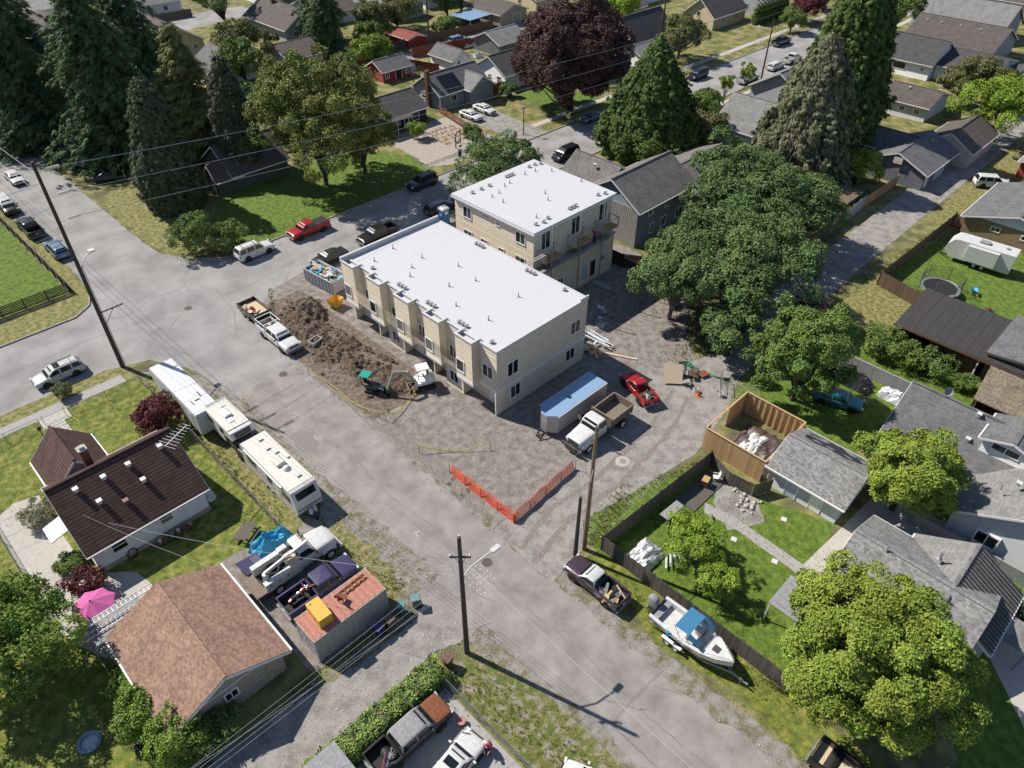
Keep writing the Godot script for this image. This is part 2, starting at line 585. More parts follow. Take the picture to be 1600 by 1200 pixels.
# ---------- fences ----------
func fence(label: String,pts: Array,h: float,m: String,style := "board",single := false,group := "wooden yard fences",post_m := "",category := "fence") -> Node3D:
	# pts: (x, z) corners. style board: upright boards; slat: level boards; wire: chain link
	var o := thing("chain_link_fence" if style == "wire" else "wooden_fence",label,category,V(pts[0][0],0,pts[0][1]),0.0,group)
	var pm: Material = M[post_m if post_m != "" else m]
	var tones := [M[m],M.get(m + "_b",M[m]),M.get(m + "_c",M[m])]
	for s in pts.size() - 1:
		var a := V(pts[s][0],0,pts[s][1]) - o.position
		var b := V(pts[s + 1][0],0,pts[s + 1][1]) - o.position
		var d := (b - a).normalized()
		var len := a.distance_to(b)
		var side := d.cross(UPV).normalized()
		var turn := atan2(-d.z,d.x)
		var np := maxi(1,roundi(len / (2.4 if style != "wire" else 3.0)))
		for i in np + (1 if s == pts.size() - 2 else 0):
			var p := a + d * (len * i / np) - side * (0.07 if style != "wire" else 0.0)
			if style == "wire":
				part(o,"post",mb().cyl(p,p + V(0,h + 0.04,0),0.028,0.028,6),pm)
			else:
				part(o,"post",mb().box(p + V(0,h / 2 + 0.05,0),V(0.1,h + 0.1,0.1),turn),pm)
		if style == "wire":
			var w := mb()
			w.cyl(a + V(0,h,0),b + V(0,h,0),0.02,0.02,5)
			part(o,"rail",w,pm)
			var net := mb()
			var k := int(len / 0.16)
			for i in k:
				for q in [1,-1]:
					var u0: float = len * i / k
					var u1: float = clampf(u0 + q * h,0.0,len)
					net.bar(a + d * u0 + V(0,0.03,0),a + d * u1 + V(0,0.03 + absf(u1 - u0) * 0.97,0),0.006,0.006)
			tag(part(o,"wire_mesh",net,pm),"","","","stuff")
			continue
		for y in [h * 0.22,h * 0.8]:
			part(o,"rail",mb().bar(a + V(0,y,0) - side * 0.035,b + V(0,y,0) - side * 0.035,0.04,0.09),pm)
		if style == "slat":
			var k := maxi(2,int(h / 0.17))
			for i in k:
				part(o,"slat",mb().bar(a + V(0,0.08 + i * h / k + 0.06,0),b + V(0,0.08 + i * h / k + 0.06,0),0.025,0.11),tones[i % 3])
			continue
		var bw := 0.14
		var k := int(len / (bw + 0.008))
		var shapes := []
		for q in 3:
			shapes.append(mb().box(V(0,h / 2 + 0.03 * (q - 1),0),V(bw,h,0.02),0.0).mesh())
		var all := mb()
		for i in k:
			var p := a + d * (len * (i + 0.5) / k)
			if single:
				var e := part(o,"board",shapes[rng.randi() % 3],tones[rng.randi() % 3])
				e.position = p
				e.rotation.y = turn
			else:
				all.box(p + V(0,h / 2 + rng.randf_range(-0.02,0.02),0),V(bw,h,0.02),turn)
		if not single:
			tag(part(o,"boards",all,tones[0]),"","","","stuff")
	return o

# ---------- plants ----------
var LEAF := {}

func leaf_cluster(key: String,count: int,size: float,flat: float,longish := 1.0) -> ArrayMesh:
	if LEAF.has(key):
		return LEAF[key]
	var r := RandomNumberGenerator.new()
	r.seed = key.hash()
	var b := MB.new()
	for i in count:
		var p := V(r.randfn(0,0.42),r.randfn(0,0.42) * flat,r.randfn(0,0.42)).limit_length(1.0)
		var nrm := V(r.randfn(0,0.6),1.0,r.randfn(0,0.6)).normalized()
		var u := nrm.cross(V(r.randfn(),r.randfn(),r.randfn())).normalized() * size * r.randf_range(0.7,1.3)
		var w := nrm.cross(u) * 0.8 / longish
		u *= longish
		b.tri(p - u,p + w * 0.6,p + u); b.tri(p - u,p + u,p - w * 0.6)
	LEAF[key] = b.mesh()
	return LEAF[key]

func spray(key: String,count: int,fan: float,droop: float,width: float) -> ArrayMesh:
	# a conifer spray: narrow needled twigs fanning out from the origin along +x
	if LEAF.has(key):
		return LEAF[key]
	var r := RandomNumberGenerator.new()
	r.seed = key.hash()
	var b := MB.new()
	for i in count:
		var a := r.randf_range(-fan,fan)
		var l := r.randf_range(0.6,1.0) * (1.0 - 0.35 * absf(a) / fan)
		var d := V(cos(a),r.randf_range(-0.25,0.15),sin(a))
		var s := V(-sin(a),r.randf_range(-0.5,0.5),cos(a)) * width
		var p := V(r.randf_range(0.0,0.4),r.randf_range(-0.1,0.1),r.randf_range(-0.2,0.2))
		var m := p + d * l * 0.55
		var e := p + d * l + V(0,-droop * l,0)
		b.tri(p,m + s,m - s); b.tri(m - s,m + s,e)
	LEAF[key] = b.mesh()
	return LEAF[key]

func foliage(key: String,c: Color,back := 0.35,rough := 0.6) -> StandardMaterial3D:
	if M.has(key):
		return M[key]
	var m := mat(key,c,rough)
	m.vertex_color_use_as_albedo = true
	m.backlight_enabled = true
	var l := c.srgb_to_linear()
	m.backlight = Color(l.r * back * 1.1,l.g * back * 1.3,l.b * back * 0.5).linear_to_srgb()
	m.metallic_specular = 0.3
	return m

func swarm(o: Node3D,called: String,mesh: Mesh,m: Material,places: Array,tints: Array) -> MultiMeshInstance3D:
	var mm := MultiMesh.new()
	mm.transform_format = MultiMesh.TRANSFORM_3D
	mm.use_colors = true
	mm.mesh = mesh
	mm.instance_count = places.size()
	for i in places.size():
		mm.set_instance_transform(i,places[i])
		mm.set_instance_color(i,tints[i])
	var q := MultiMeshInstance3D.new()
	q.name = called
	q.multimesh = mm
	q.material_override = m
	o.add_child(q,true)
	return q

func turned(r: RandomNumberGenerator,up: Vector3) -> Basis:
	var f := up.cross(V(r.randfn(),r.randfn(),r.randfn())).normalized()
	return Basis(f,up,f.cross(up)).orthonormalized()

func broadleaf(called: String,label: String,at: Vector3,h: float,base: float,R: float,m: StandardMaterial3D,o := {}) -> Node3D:
	# clumps of leaf clusters on an uneven crown, limbs reaching into them
	var r := RandomNumberGenerator.new()
	r.seed = label.hash()
	var t := thing(called,label,o.get("cat","tree"),at,0.0,o.get("group",""))
	var rc: float = o.get("clump",0.24) * R
	var K: int = o.get("clumps",70)
	var per: int = o.get("per",40)
	var ls: float = o.get("leaf",0.42)
	var mesh := leaf_cluster(o.get("mesh","broad"),14,0.34,0.8)
	var mid := V(0,(h + base) / 2,0)
	var ry := (h - base) / 2
	var sx: float = o.get("sx",1.0)
	var sz: float = o.get("sz",1.0)
	var f := FastNoiseLite.new()
	f.seed = r.seed % 9999
	f.frequency = 0.9
	var places := []
	var tints := []
	var centres := []
	# the crown is several limbs' worth of uneven lobes
	var L: int = o.get("lobes",6)
	var lobes := []
	for i in L:
		var a := i * 2.39996 + r.randf_range(-0.5,0.5)
		var y := r.randf_range(-0.75 if o.has("full") else -0.35,0.75) if i else 0.8
		var out := sqrt(maxf(0.05,1.0 - y * y)) * r.randf_range(0.42,0.72) * (0.72 if o.has("full") else 1.0) if i else 0.1
		lobes.append([mid + V(cos(a) * out * R * sx,y * ry * 0.62,sin(a) * out * R * sz),r.randf_range(0.4,0.62) * (1.25 if o.has("full") else 1.0)])
	if o.has("dome"):
		lobes = [[mid,0.84]]
		L = 1
	for k in K:
		var lobe: Array = lobes[k % L]
		var y := 1.0 - 1.7 * (k / L + 0.5) / ceilf(float(K) / L)
		var a := k * 2.39996 + r.randf_range(-0.4,0.4)
		var s := sqrt(maxf(0.0,1.0 - y * y))
		var d := V(cos(a) * s,y,sin(a) * s)
		var grow := 1.0 + 0.6 * f.get_noise_3dv(d + lobe[0]) + r.randf_range(-0.15,0.1)
		var inside := 0.95 if k % 5 else 0.55
		var c: Vector3 = lobe[0] + V(d.x * R * sx,d.y * ry * 0.9,d.z * R * sz) * lobe[1] * grow * inside
		if c.y < rc * 0.6:
			c.y = rc * 0.6
		centres.append(c)
		var crad := rc * r.randf_range(0.55,1.35)
		var tone := r.randf_range(0.8,1.2)
		var warm := r.randf_range(0.94,1.1)
		for q in per:
			var e := V(r.randfn(),r.randfn() + 0.45,r.randfn()).normalized()
			if e.dot(d) < -0.45:
				e = -e
			var p := c + V(e.x,e.y * 0.75,e.z) * crad * r.randf_range(0.7,1.05)
			var b := turned(r,(e + d * 0.3 + V(0,0.5,0)).normalized()).scaled(Vector3.ONE * ls * r.randf_range(0.75,1.25))
			places.append(Transform3D(b,p))
			var g := tone * r.randf_range(0.85,1.15)
			tints.append(Color(g * warm * r.randf_range(0.92,1.1),g,g * r.randf_range(0.85,1.1)))
	var w := mb()
	var tr: float = o.get("trunk",R * 0.07)
	w.tube([V(0,-0.1,0),V(0.03 * R,base * 0.5 + 0.3,0),V(0,base + ry * 0.35,0.02 * R),V(0.02 * R,base + ry * 1.1,0)],tr,8,tr * 0.35)
	for k in range(0,K,maxi(1,K / 14)):
		var c: Vector3 = centres[k]
		var from := V(0,base * 0.7 + ry * 0.3 * r.randf(),0)
		var bend := from.lerp(c,0.5) + V(r.randf_range(-0.1,0.1),-0.08,r.randf_range(-0.1,0.1)) * R
		w.tube([from,bend,c],tr * 0.42,5,tr * 0.12)
	part(t,"trunk",w,M[o.get("bark","bark")])
	swarm(t,"crown",mesh,m,places,tints).set_meta("kind","stuff")
	return t

func conifer(called: String,label: String,at: Vector3,h: float,R: float,m: StandardMaterial3D,o := {}) -> Node3D:
	# open fir: whorls of drooping boughs with sprays along them
	var r := RandomNumberGenerator.new()
	r.seed = label.hash()
	var t := thing(called,label,"tree",at,0.0,o.get("group",""))
	var base: float = o.get("base",1.5)
	var mesh := spray("spray",16,1.1,0.35,0.055)
	var places := []
	var tints := []
	var w := mb()
	w.tube([V(0,-0.1,0),V(0,h * 0.5,0.1),V(0,h - 0.4,0)],R * 0.085,8,0.05)
	var y := base
	var turn := 0.0
	while y < h - 0.3:
		var u := (y - base) / (h - base)
		var reach := R * pow(1.0 - u,o.get("taper",0.75)) + 0.3
		var nb: int = o.get("boughs",7)
		turn += 0.7
		for i in nb:
			var a := turn + TAU * i / nb + r.randf_range(-0.3,0.3)
			var len := reach * r.randf_range(0.55,1.2) * (1.0 + 0.3 * sin(a * 2.0 + r.seed % 7) * sin(y * 0.6))
			if r.randf() < 0.1:
				continue
			var out := V(cos(a),0,sin(a))
			var rise := r.randf_range(0.0,0.2) - 0.15 * (1.0 - u)
			var drop: float = r.randf_range(0.25,0.5) * o.get("droop",1.0)
			var tip := V(0,y,0) + out * len + V(0,len * (rise - drop),0)
			w.tube([V(0,y,0),V(0,y,0) + out * len * 0.5 + V(0,len * rise * 0.5,0),tip],0.05 + 0.012 * len,4,0.015)
			var tone := r.randf_range(0.75,1.15)
			var k := maxi(3,int(len * o.get("dense",4.2)))
			for j in k:
				var s := 0.18 + 0.85 * (j + r.randf()) / k
				var p := V(0,y,0) + out * len * s + V(0,len * (rise * s - drop * s * s),0)
				var wide := 0.35 * len * (1.0 - s * 0.6) * r.randf_range(-1,1)
				p += V(-out.z,0,out.x) * wide + V(0,-absf(wide) * 0.25 + r.randf_range(-0.12,0.12),0)
				var yaw := -a + r.randf_range(-0.7,0.7) + signf(wide) * -0.35
				var b := Basis(UPV,yaw) * Basis(V(0,0,1),-drop * s * 1.1 + r.randf_range(-0.3,0.1)) * Basis(Vector3.RIGHT,r.randf_range(-0.5,0.5))
				places.append(Transform3D(b.scaled(Vector3.ONE * o.get("spray",0.95) * r.randf_range(0.75,1.2)),p))
				var g := tone * r.randf_range(0.8,1.15)
				tints.append(Color(g * r.randf_range(0.9,1.1),g,g * r.randf_range(0.85,1.1)))
		y += o.get("gap",0.5) * r.randf_range(0.8,1.2)
	part(t,"trunk",w,M[o.get("bark","bark")])
	swarm(t,"crown",mesh,m,places,tints).set_meta("kind","stuff")
	return t

func cedar(called: String,label: String,at: Vector3,h: float,R: float,m: StandardMaterial3D,o := {}) -> Node3D:
	# dense cone whose skin is many hanging sprays, with vertical lobes
	var r := RandomNumberGenerator.new()
	r.seed = label.hash()
	var t := thing(called,label,o.get("cat","tree"),at,0.0,o.get("group",""))
	var base: float = o.get("base",0.4)
	var mesh := spray("hang",18,0.9,0.7,0.085)
	var f := FastNoiseLite.new()
	f.seed = r.seed % 9999
	f.frequency = 0.55
	f.fractal_octaves = 3
	var places := []
	var tints := []
	var n: int = o.get("n",5000)
	for i in n:
		var u := 1.0 - sqrt(1.0 - r.randf() * 0.985)
		if r.randf() < 0.12:
			u = r.randf()
		var y := base + u * (h - base)
		var a := r.randf() * TAU
		var prof: float = pow(1.0 - u,o.get("taper",0.8)) * (0.72 + 0.28 * minf(1.0,u * 6.0))
		var rr := R * prof
		var lump := f.get_noise_3d(cos(a) * 5.0,y * 0.35,sin(a) * 5.0) + 0.6 * f.get_noise_3d(cos(a) * 9.0 + 40.0,y * 1.1,sin(a) * 9.0)
		rr *= 1.0 + o.get("ragged",0.28) * lump
		rr = maxf(rr,0.12) * r.randf_range(0.8,1.04)
		var out := V(cos(a),0,sin(a))
		var p := V(0,y,0) + out * rr
		var b := Basis(UPV,-a + r.randf_range(-0.7,0.7)) * Basis(V(0,0,1),r.randf_range(-0.9,0.5) + o.get("lift",0.0)) * Basis(Vector3.RIGHT,r.randf_range(-0.9,0.9))
		places.append(Transform3D(b.scaled(Vector3.ONE * o.get("spray",0.75) * r.randf_range(0.7,1.25)),p))
		var g := r.randf_range(0.72,1.2)
		tints.append(Color(g * r.randf_range(0.92,1.1),g,g * r.randf_range(0.85,1.1)))
	var w := mb().tube([V(0,-0.1,0),V(0,h * 0.5,0),V(0,h * 0.93,0)],R * 0.11,8,0.05)
	part(t,"trunk",w,M[o.get("bark","bark")])
	swarm(t,"crown",mesh,m,places,tints).set_meta("kind","stuff")
	return t

func shrub(called: String,label: String,at: Vector3,h: float,R: float,m: StandardMaterial3D,o := {}) -> Node3D:
	var d := {"cat": "shrub","full": 1,"clumps": 18,"per": 26,"leaf": 0.3,"clump": 0.4,"trunk": 0.05}
	d.merge(o,true)
	return broadleaf(called,label,at,h,0.1 * h,R,m,d)

# ---------- vehicles: local +x is the front ----------
func ring_at(x: float,yb: float,yt: float,w: float,round_ := 0.16) -> Array:
	# cross-section of a body, up the -z side, over the top and down the +z side
	var k := minf(round_,(yt - yb) * 0.45)
	var half := [[w * 0.86,yb],[w * 0.97,yb + k * 0.6],[w,yb + (yt - yb) * 0.5],[w * 0.985,yt - k],[w * 0.92,yt - k * 0.3],[w * 0.7,yt],[w * 0.3,yt + 0.02]]
	var out := []
	for p in half:
		out.append(V(x,p[1],-p[0]))
	half.reverse()
	for p in half:
		out.append(V(x,p[1],p[0]))
	return out

func wheel(o: Node3D,at: Vector3,r: float,width: float,rim_m := "rim") -> void:
	var key := "%.2f_%.2f" % [r,width]
	if not WHEELS.has(key):
		var h := width / 2
		WHEELS[key] = [
			mb().lathe([W(r * 0.6,-h),W(r * 0.9,-h),W(r,-h * 0.6),W(r,h * 0.6),W(r * 0.9,h),W(r * 0.6,h),W(r * 0.6,-h)],Vector3.ZERO,18,V(0,0,1)).mesh(),
			mb().lathe([W(r * 0.61,-h * 0.86),W(r * 0.5,-h * 0.6),W(r * 0.2,-h * 0.75),W(0.0,-h * 0.8)],Vector3.ZERO,14,V(0,0,1)).lathe([W(0.0,h * 0.8),W(r * 0.2,h * 0.75),W(r * 0.5,h * 0.6),W(r * 0.61,h * 0.86)],Vector3.ZERO,14,V(0,0,1)).mesh()]
	var w := part(o,"wheel",WHEELS[key][0],M.tyre)
	w.position = at
	part(w,"rim",WHEELS[key][1],M[rim_m])

func pane_on(o: Node3D,called: String,a: Vector3,b: Vector3,c: Vector3,d: Vector3,inset := 0.06,proud := 0.012,m := "car_glass") -> void:
	# glass set on the four-cornered face a b c d
	var mid := (a + b + c + d) / 4.0
	var nrm := (b - a).cross(d - a).normalized() * proud
	var k := []
	for p in [a,b,c,d]:
		var to: Vector3 = mid - p
		k.append(p + to.normalized() * minf(inset * 1.4,to.length() * 0.4) + nrm)
	var g := mb()
	g.quad(k[0],k[1],k[2],k[3])
	for i in 4:
		var e: Vector3 = k[i]
		var f: Vector3 = k[(i + 1) % 4]
		g.quad(e,e - nrm * 1.8,f - nrm * 1.8,f)
	part(o,called,g,M[m])

func cabin(o: Node3D,s: Dictionary,paint_m: Material,called := "cabin") -> void:
	# s: xd rear base, xc rear top, xb front top, xa front base, yb belt, yr roof, wb, wr half widths, posts: pillars between side panes
	var yb: float = s.yb
	var yr: float = s.yr
	var rows := []
	var lo := func(x: float,y: float,z: float) -> Vector3: return V(x,y,z)
	var ringy := func(x0: float,x1: float,w: float,y: float,cut: float) -> Array:
		return [V(x0 + cut,y,-w),V(x1 - cut,y,-w),V(x1,y,-w + cut),V(x1,y,w - cut),V(x1 - cut,y,w),V(x0 + cut,y,w),V(x0,y,w - cut),V(x0,y,-w + cut)]
	rows.append(ringy.call(s.xd,s.xa,s.wb,yb - 0.05,0.1))
	rows.append(ringy.call(lerpf(s.xd,s.xc,0.5),lerpf(s.xa,s.xb,0.5),lerpf(s.wb,s.wr,0.5) + 0.01,lerpf(yb,yr,0.5),0.1))
	rows.append(ringy.call(s.xc,s.xb,s.wr,yr - 0.06,0.12))
	rows.append(ringy.call(s.xc + 0.1,s.xb - 0.12,s.wr - 0.1,yr - 0.01,0.1))
	var c := mb()
	for i in 3:
		for j in 8:
			var k := (j + 1) % 8
			c.quad(rows[i][j],rows[i + 1][j],rows[i + 1][k],rows[i][k])
	var top := V((s.xc + s.xb) / 2,yr + 0.015,0)
	for j in 8:
		c.tri(rows[3][j],top,rows[3][(j + 1) % 8])
	part(o,called,c,paint_m)
	var A := V(s.xa,yb,s.wb - 0.04); var B := V(s.xb,yr - 0.06,s.wr - 0.06)
	pane_on(o,"windshield",V(A.x,A.y,A.z),V(A.x,A.y,-A.z),V(B.x,B.y,-B.z),V(B.x,B.y,B.z),0.07)
	var C := V(s.xd,yb,s.wb - 0.04); var D := V(s.xc,yr - 0.06,s.wr - 0.06)
	pane_on(o,"rear_window",V(C.x,C.y,-C.z),V(C.x,C.y,C.z),V(D.x,D.y,D.z),V(D.x,D.y,-D.z),0.08)
	var posts: Array = [0.0] + s.get("posts",[0.5]) + [1.0]
	for i in posts.size() - 1:
		for side in [1,-1]:
			var x0: float = lerpf(s.xd,s.xa,posts[i])
			var x1: float = lerpf(s.xd,s.xa,posts[i + 1])
			var u0: float = clampf(lerpf(s.xd,s.xa,posts[i]),s.xc,s.xb) if i > 0 else float(s.xc)
			var u1: float = clampf(lerpf(s.xd,s.xa,posts[i + 1]),s.xc,s.xb) if i < posts.size() - 2 else float(s.xb)
			var a := V(x0,yb,s.wb * side); var b := V(x1,yb,s.wb * side)
			var cc := V(u1,yr - 0.07,s.wr * side); var d := V(u0,yr - 0.07,s.wr * side)
			if side > 0:
				pane_on(o,"side_window",a,b,cc,d,0.055,0.022)
			else:
				pane_on(o,"side_window",b,a,d,cc,0.055,0.022)

func lights(o: Node3D,L: float,w: float,yf: float,yr: float) -> void:
	for s in [-1,1]:
		part(o,"headlight",mb().box(V(L / 2 - 0.09,yf,s * (w - 0.22)),V(0.16,0.15,0.34),s * 0.12),M.lens)
		part(o,"tail_light",mb().box(V(-L / 2 + 0.05,yr,s * (w - 0.13)),V(0.1,0.28,0.17)),M.tail)
	part(o,"grille",mb().box(V(L / 2 - 0.025,yf - 0.02,0),V(0.07,0.2,w * 1.05)),M.black_trim)
	part(o,"number_plate",mb().box(V(-L / 2 - 0.012,yr - 0.2,0),V(0.02,0.12,0.3)),M.plate)

func gaps(o: Node3D,xs: Array,w: float,y0: float,y1: float) -> void:
	# dark door joints and handles on both sides
	for x in xs:
		for s in [-1,1]:
			part(o,"door_gap",mb().box(V(x,(y0 + y1) / 2,s * w),V(0.022,y1 - y0,0.012)),M.black_trim)
	for k in xs.size() - 1:
		for s in [-1,1]:
			part(o,"door_handle",mb().box(V(lerpf(xs[k],xs[k + 1],0.14),y1 - 0.13,s * (w + 0.005)),V(0.16,0.035,0.03)),M.black_trim)

func mirrors(o: Node3D,x: float,y: float,w: float,m: Material) -> void:
	for s in [-1,1]:
		part(o,"mirror",mb().box(V(x,y,s * (w + 0.1)),V(0.12,0.14,0.2)),m)

func arches(o: Node3D,xs: Array,r: float,w: float,yb: float,L: float) -> void:
	var b := mb().box(V(0,yb + 0.04,0),V(L * 0.9,0.18,w * 1.5))
	for x in xs:
		b.cyl(V(x,r + 0.02,-w - 0.006),V(x,r + 0.02,w + 0.006),r + 0.07,r + 0.07,16)
	part(o,"underbody",b,M.black_trim)

func car(called: String,label: String,kind: String,at: Vector3,yaw: float,pm: Material,o := {}) -> Node3D:
	# kind: sedan, wagon, suv, van, hatch
	var t := thing(called,label,o.get("cat","car"),at,yaw,o.get("group","parked cars"))
	var P: Dictionary = {
		"sedan": {"L": 4.75,"W": 1.8,"hood": 0.92,"belt": 0.96,"tail": 1.0,"roof": 1.42,"x": [-1.75,-1.0,0.45,1.15],"posts": [0.42],"deck": -1.75},
		"wagon": {"L": 4.8,"W": 1.8,"hood": 0.95,"belt": 1.0,"tail": 1.0,"roof": 1.55,"x": [-2.3,-2.0,0.45,1.2],"posts": [0.3,0.62],"deck": -2.3},
		"suv": {"L": 4.9,"W": 1.9,"hood": 1.1,"belt": 1.15,"tail": 1.15,"roof": 1.8,"x": [-2.38,-2.15,0.5,1.1],"posts": [0.3,0.62],"deck": -2.38},
		"van": {"L": 5.1,"W": 1.95,"hood": 1.08,"belt": 1.1,"tail": 1.1,"roof": 1.8,"x": [-2.45,-2.25,0.75,1.75],"posts": [0.3,0.64],"deck": -2.4},
	}[kind]
	var L: float = P.L
	var w: float = P.W / 2
	var rows := []
	var hood: float = P.hood
	for e in [[-0.5,0.5,0.72,0.8],[-0.492,0.38,P.tail - 0.06,0.9],[-0.46,0.3,P.tail,0.96],[P.x[0] / L,0.26,P.belt + 0.01,1.0],[-0.1,0.24,P.belt,1.0],[P.x[3] / L,0.24,P.belt - 0.005,1.0],[0.33,0.25,hood - 0.01,0.985],[0.43,0.28,hood - 0.09,0.95],[0.48,0.32,hood - 0.18,0.88],[0.5,0.45,hood - 0.32,0.76]]:
		rows.append(ring_at(e[0] * L,e[1],e[2],w * e[3]))
	part(t,"body",mb().loft(rows),pm)
	cabin(t,{"xd": P.x[0],"xc": P.x[1],"xb": P.x[2],"xa": P.x[3],"yb": P.belt,"yr": P.roof,"wb": w * 0.93,"wr": w * 0.72,"posts": P.posts},o.get("roof_m",pm))
	var wr: float = 0.33 if kind == "sedan" or kind == "wagon" else 0.37
	arches(t,[L * 0.3,-L * 0.29],wr,w,0.22,L)
	for s in [-1,1]:
		for x in [L * 0.3,-L * 0.29]:
			wheel(t,V(x,wr,s * (w - 0.09)),wr,0.22)
	lights(t,L,w,hood - 0.2,P.tail - 0.2)
	mirrors(t,P.x[3] - 0.25,P.belt + 0.03,w,pm)
	gaps(t,[P.x[0] * 0.62,-0.1,P.x[3] - 0.1],w,0.42,P.belt - 0.08)
	if o.get("rack",false):
		var b := mb()
		for s in [-1,1]:
			b.bar(V(P.x[1] + 0.2,P.roof + 0.06,s * w * 0.62),V(P.x[2] - 0.2,P.roof + 0.06,s * w * 0.62),0.04,0.05)
		for x in [P.x[1] + 0.6,P.x[2] - 0.5]:
			b.bar(V(x,P.roof + 0.08,-w * 0.62),V(x,P.roof + 0.08,w * 0.62),0.05,0.03)
		part(t,"roof_rack",b,M.black_trim)
	if o.get("sunroof",false):
		part(t,"sunroof",mb().box(V(P.x[2] - 0.55,P.roof + 0.005,0),V(0.55,0.03,0.85)),M.car_glass)
	return t

func pickup(called: String,label: String,at: Vector3,yaw: float,pm: Material,o := {}) -> Node3D:
	# cab: "single", "extended", "crew"
	var t := thing(called,label,"pickup truck",at,yaw,o.get("group","parked pickup trucks"))
	var L: float = o.get("L",5.7)
	var w: float = o.get("W",1.95) / 2
	var cabl: float = {"single": 1.55,"extended": 2.1,"crew": 2.6}[o.get("cab","extended")]
	var xa := L / 2 - 1.45
	var xd := xa - cabl
	var hood: float = o.get("hood",1.15)
	var belt := hood + 0.08
	var roof: float = o.get("roof",1.82)
	var rows := []
	for e in [[xd - 0.02,0.4,belt,1.0],[(xa + xd) / 2,0.38,belt,1.0],[xa + 0.05,0.38,belt - 0.02,1.0],[L * 0.36,0.4,hood,0.99],[L * 0.45,0.42,hood - 0.05,0.97],[L * 0.488,0.44,hood - 0.12,0.94],[L * 0.5,0.5,hood - 0.3,0.9]]:
		rows.append(ring_at(e[0],e[1],e[2],w * e[3]))
	part(t,"body",mb().loft(rows),pm)
	if o.has("hood_m"):
		part(t,"hood",mb().loft([ring_at(xa + 0.1,hood - 0.12,belt + 0.012,w * 0.9),ring_at(L * 0.4,hood - 0.12,hood + 0.022,w * 0.9),ring_at(L * 0.485,hood - 0.2,hood - 0.08,w * 0.88)]),M[o.hood_m])
	cabin(t,{"xd": xd + 0.02,"xc": xd + 0.16,"xb": xa - 0.62,"xa": xa + 0.05,"yb": belt,"yr": roof,"wb": w * 0.92,"wr": w * 0.76,"posts": [0.45] if cabl > 1.6 else []},M[o.roof_m] if o.has("roof_m") else pm)
	var b0 := -L / 2 + 0.06
	var b1 := xd - 0.06
	var hb := belt - 0.02
	var bed := mb()
	for s in [-1,1]:
		bed.bb(b0,0.5,s * w * 0.985,b1,hb,s * (w - 0.1))
		bed.bb(b0,hb,s * w,b1,hb + 0.04,s * (w - 0.14))
	bed.bb(b1 - 0.05,0.6,-w + 0.1,b1,hb,w - 0.1)
	var bp := part(t,"bed",bed,pm)
	part(bp,"bed_floor",mb().bb(b0 + 0.05,0.6,-w + 0.1,b1 - 0.05,0.66,w - 0.1),M[o.get("floor","bed_liner")])
	part(t,"tailgate",mb().bb(b0 - 0.05,0.55,-w * 0.97,b0,hb + 0.02,w * 0.97),pm)
	part(t,"bumper",mb().box(V(b0 - 0.1,0.5,0),V(0.16,0.18,w * 1.9)).box(V(L / 2 - 0.02,0.5,0),V(0.16,0.2,w * 1.85)),M[o.get("bumper","bumper_grey")])
	arches(t,[L * 0.31,-L * 0.29],0.39,w,0.34,L)
	for s in [-1,1]:
		for x in [L * 0.31,-L * 0.29]:
			wheel(t,V(x,0.39,s * (w - 0.1)),0.39,0.26)
	lights(t,L - 0.02,w,hood - 0.2,hb - 0.2)
	mirrors(t,xa - 0.35,belt + 0.1,w,M.black_trim)
	gaps(t,[xd + 0.1,(xa + xd) / 2,xa - 0.05] if cabl > 2.3 else [xd + 0.35,xa - 0.05],w,0.5,belt - 0.1)
	if o.has("cover"):
		part(t,"bed_cover",mb().bb(b0 + 0.02,hb + 0.03,-w + 0.08,b1 - 0.02,hb + 0.09,w - 0.08),M[o.cover])
	if o.has("junk"):
		heap(t,"cargo",V((b0 + b1) / 2,0.66,0),V((b1 - b0) * 0.38,0.35,w * 0.65),o.junk,12)
	if o.get("rack",false):
		var k := mb()
		for s in [-1,1]:
			for x in [b0 + 0.2,b1 - 0.1]:
				k.bar(V(x,hb,s * (w - 0.06)),V(x,roof + 0.08,s * (w - 0.06)),0.05,0.05)
			k.bar(V(b0 + 0.1,roof + 0.1,s * (w - 0.06)),V(b1 + 0.3,roof + 0.1,s * (w - 0.06)),0.06,0.06)
		for x in [b0 + 0.2,b1 - 0.1]:
			k.bar(V(x,roof + 0.1,-w + 0.06),V(x,roof + 0.1,w - 0.06),0.06,0.06)
		part(t,"ladder_rack",k,M.white_trim)
	return t

func heap(o: Node3D,called: String,at: Vector3,s: Vector3,mats: Array,n: int) -> void:
	# odds and ends thrown together: boards, boxes and bags, each a piece of its own
	var r := RandomNumberGenerator.new()
	r.seed = (str(o.name) + called).hash()
	for i in n:
		var p := at + V(r.randf_range(-s.x,s.x),s.y * (0.25 + 0.75 * r.randf() * (float(i) / n)),r.randf_range(-s.z,s.z))
		var k := r.randi() % 3
		var b := mb()
		if k == 0:
			b.box(Vector3.ZERO,V(r.randf_range(0.6,1.5),0.05,r.randf_range(0.1,0.22)),r.randf() * TAU,r.randf_range(-0.35,0.35))
		elif k == 1:
			b.box(Vector3.ZERO,V(r.randf_range(0.25,0.6),r.randf_range(0.15,0.35),r.randf_range(0.2,0.5)),r.randf() * TAU,r.randf_range(-0.3,0.3))
		else:
			b.box(Vector3.ZERO,V(r.randf_range(0.5,1.1),0.04,r.randf_range(0.4,0.9)),r.randf() * TAU,r.randf_range(-0.4,0.4))
		var e := part(o,called,b,M[mats[r.randi() % mats.size()]])
		e.position = p

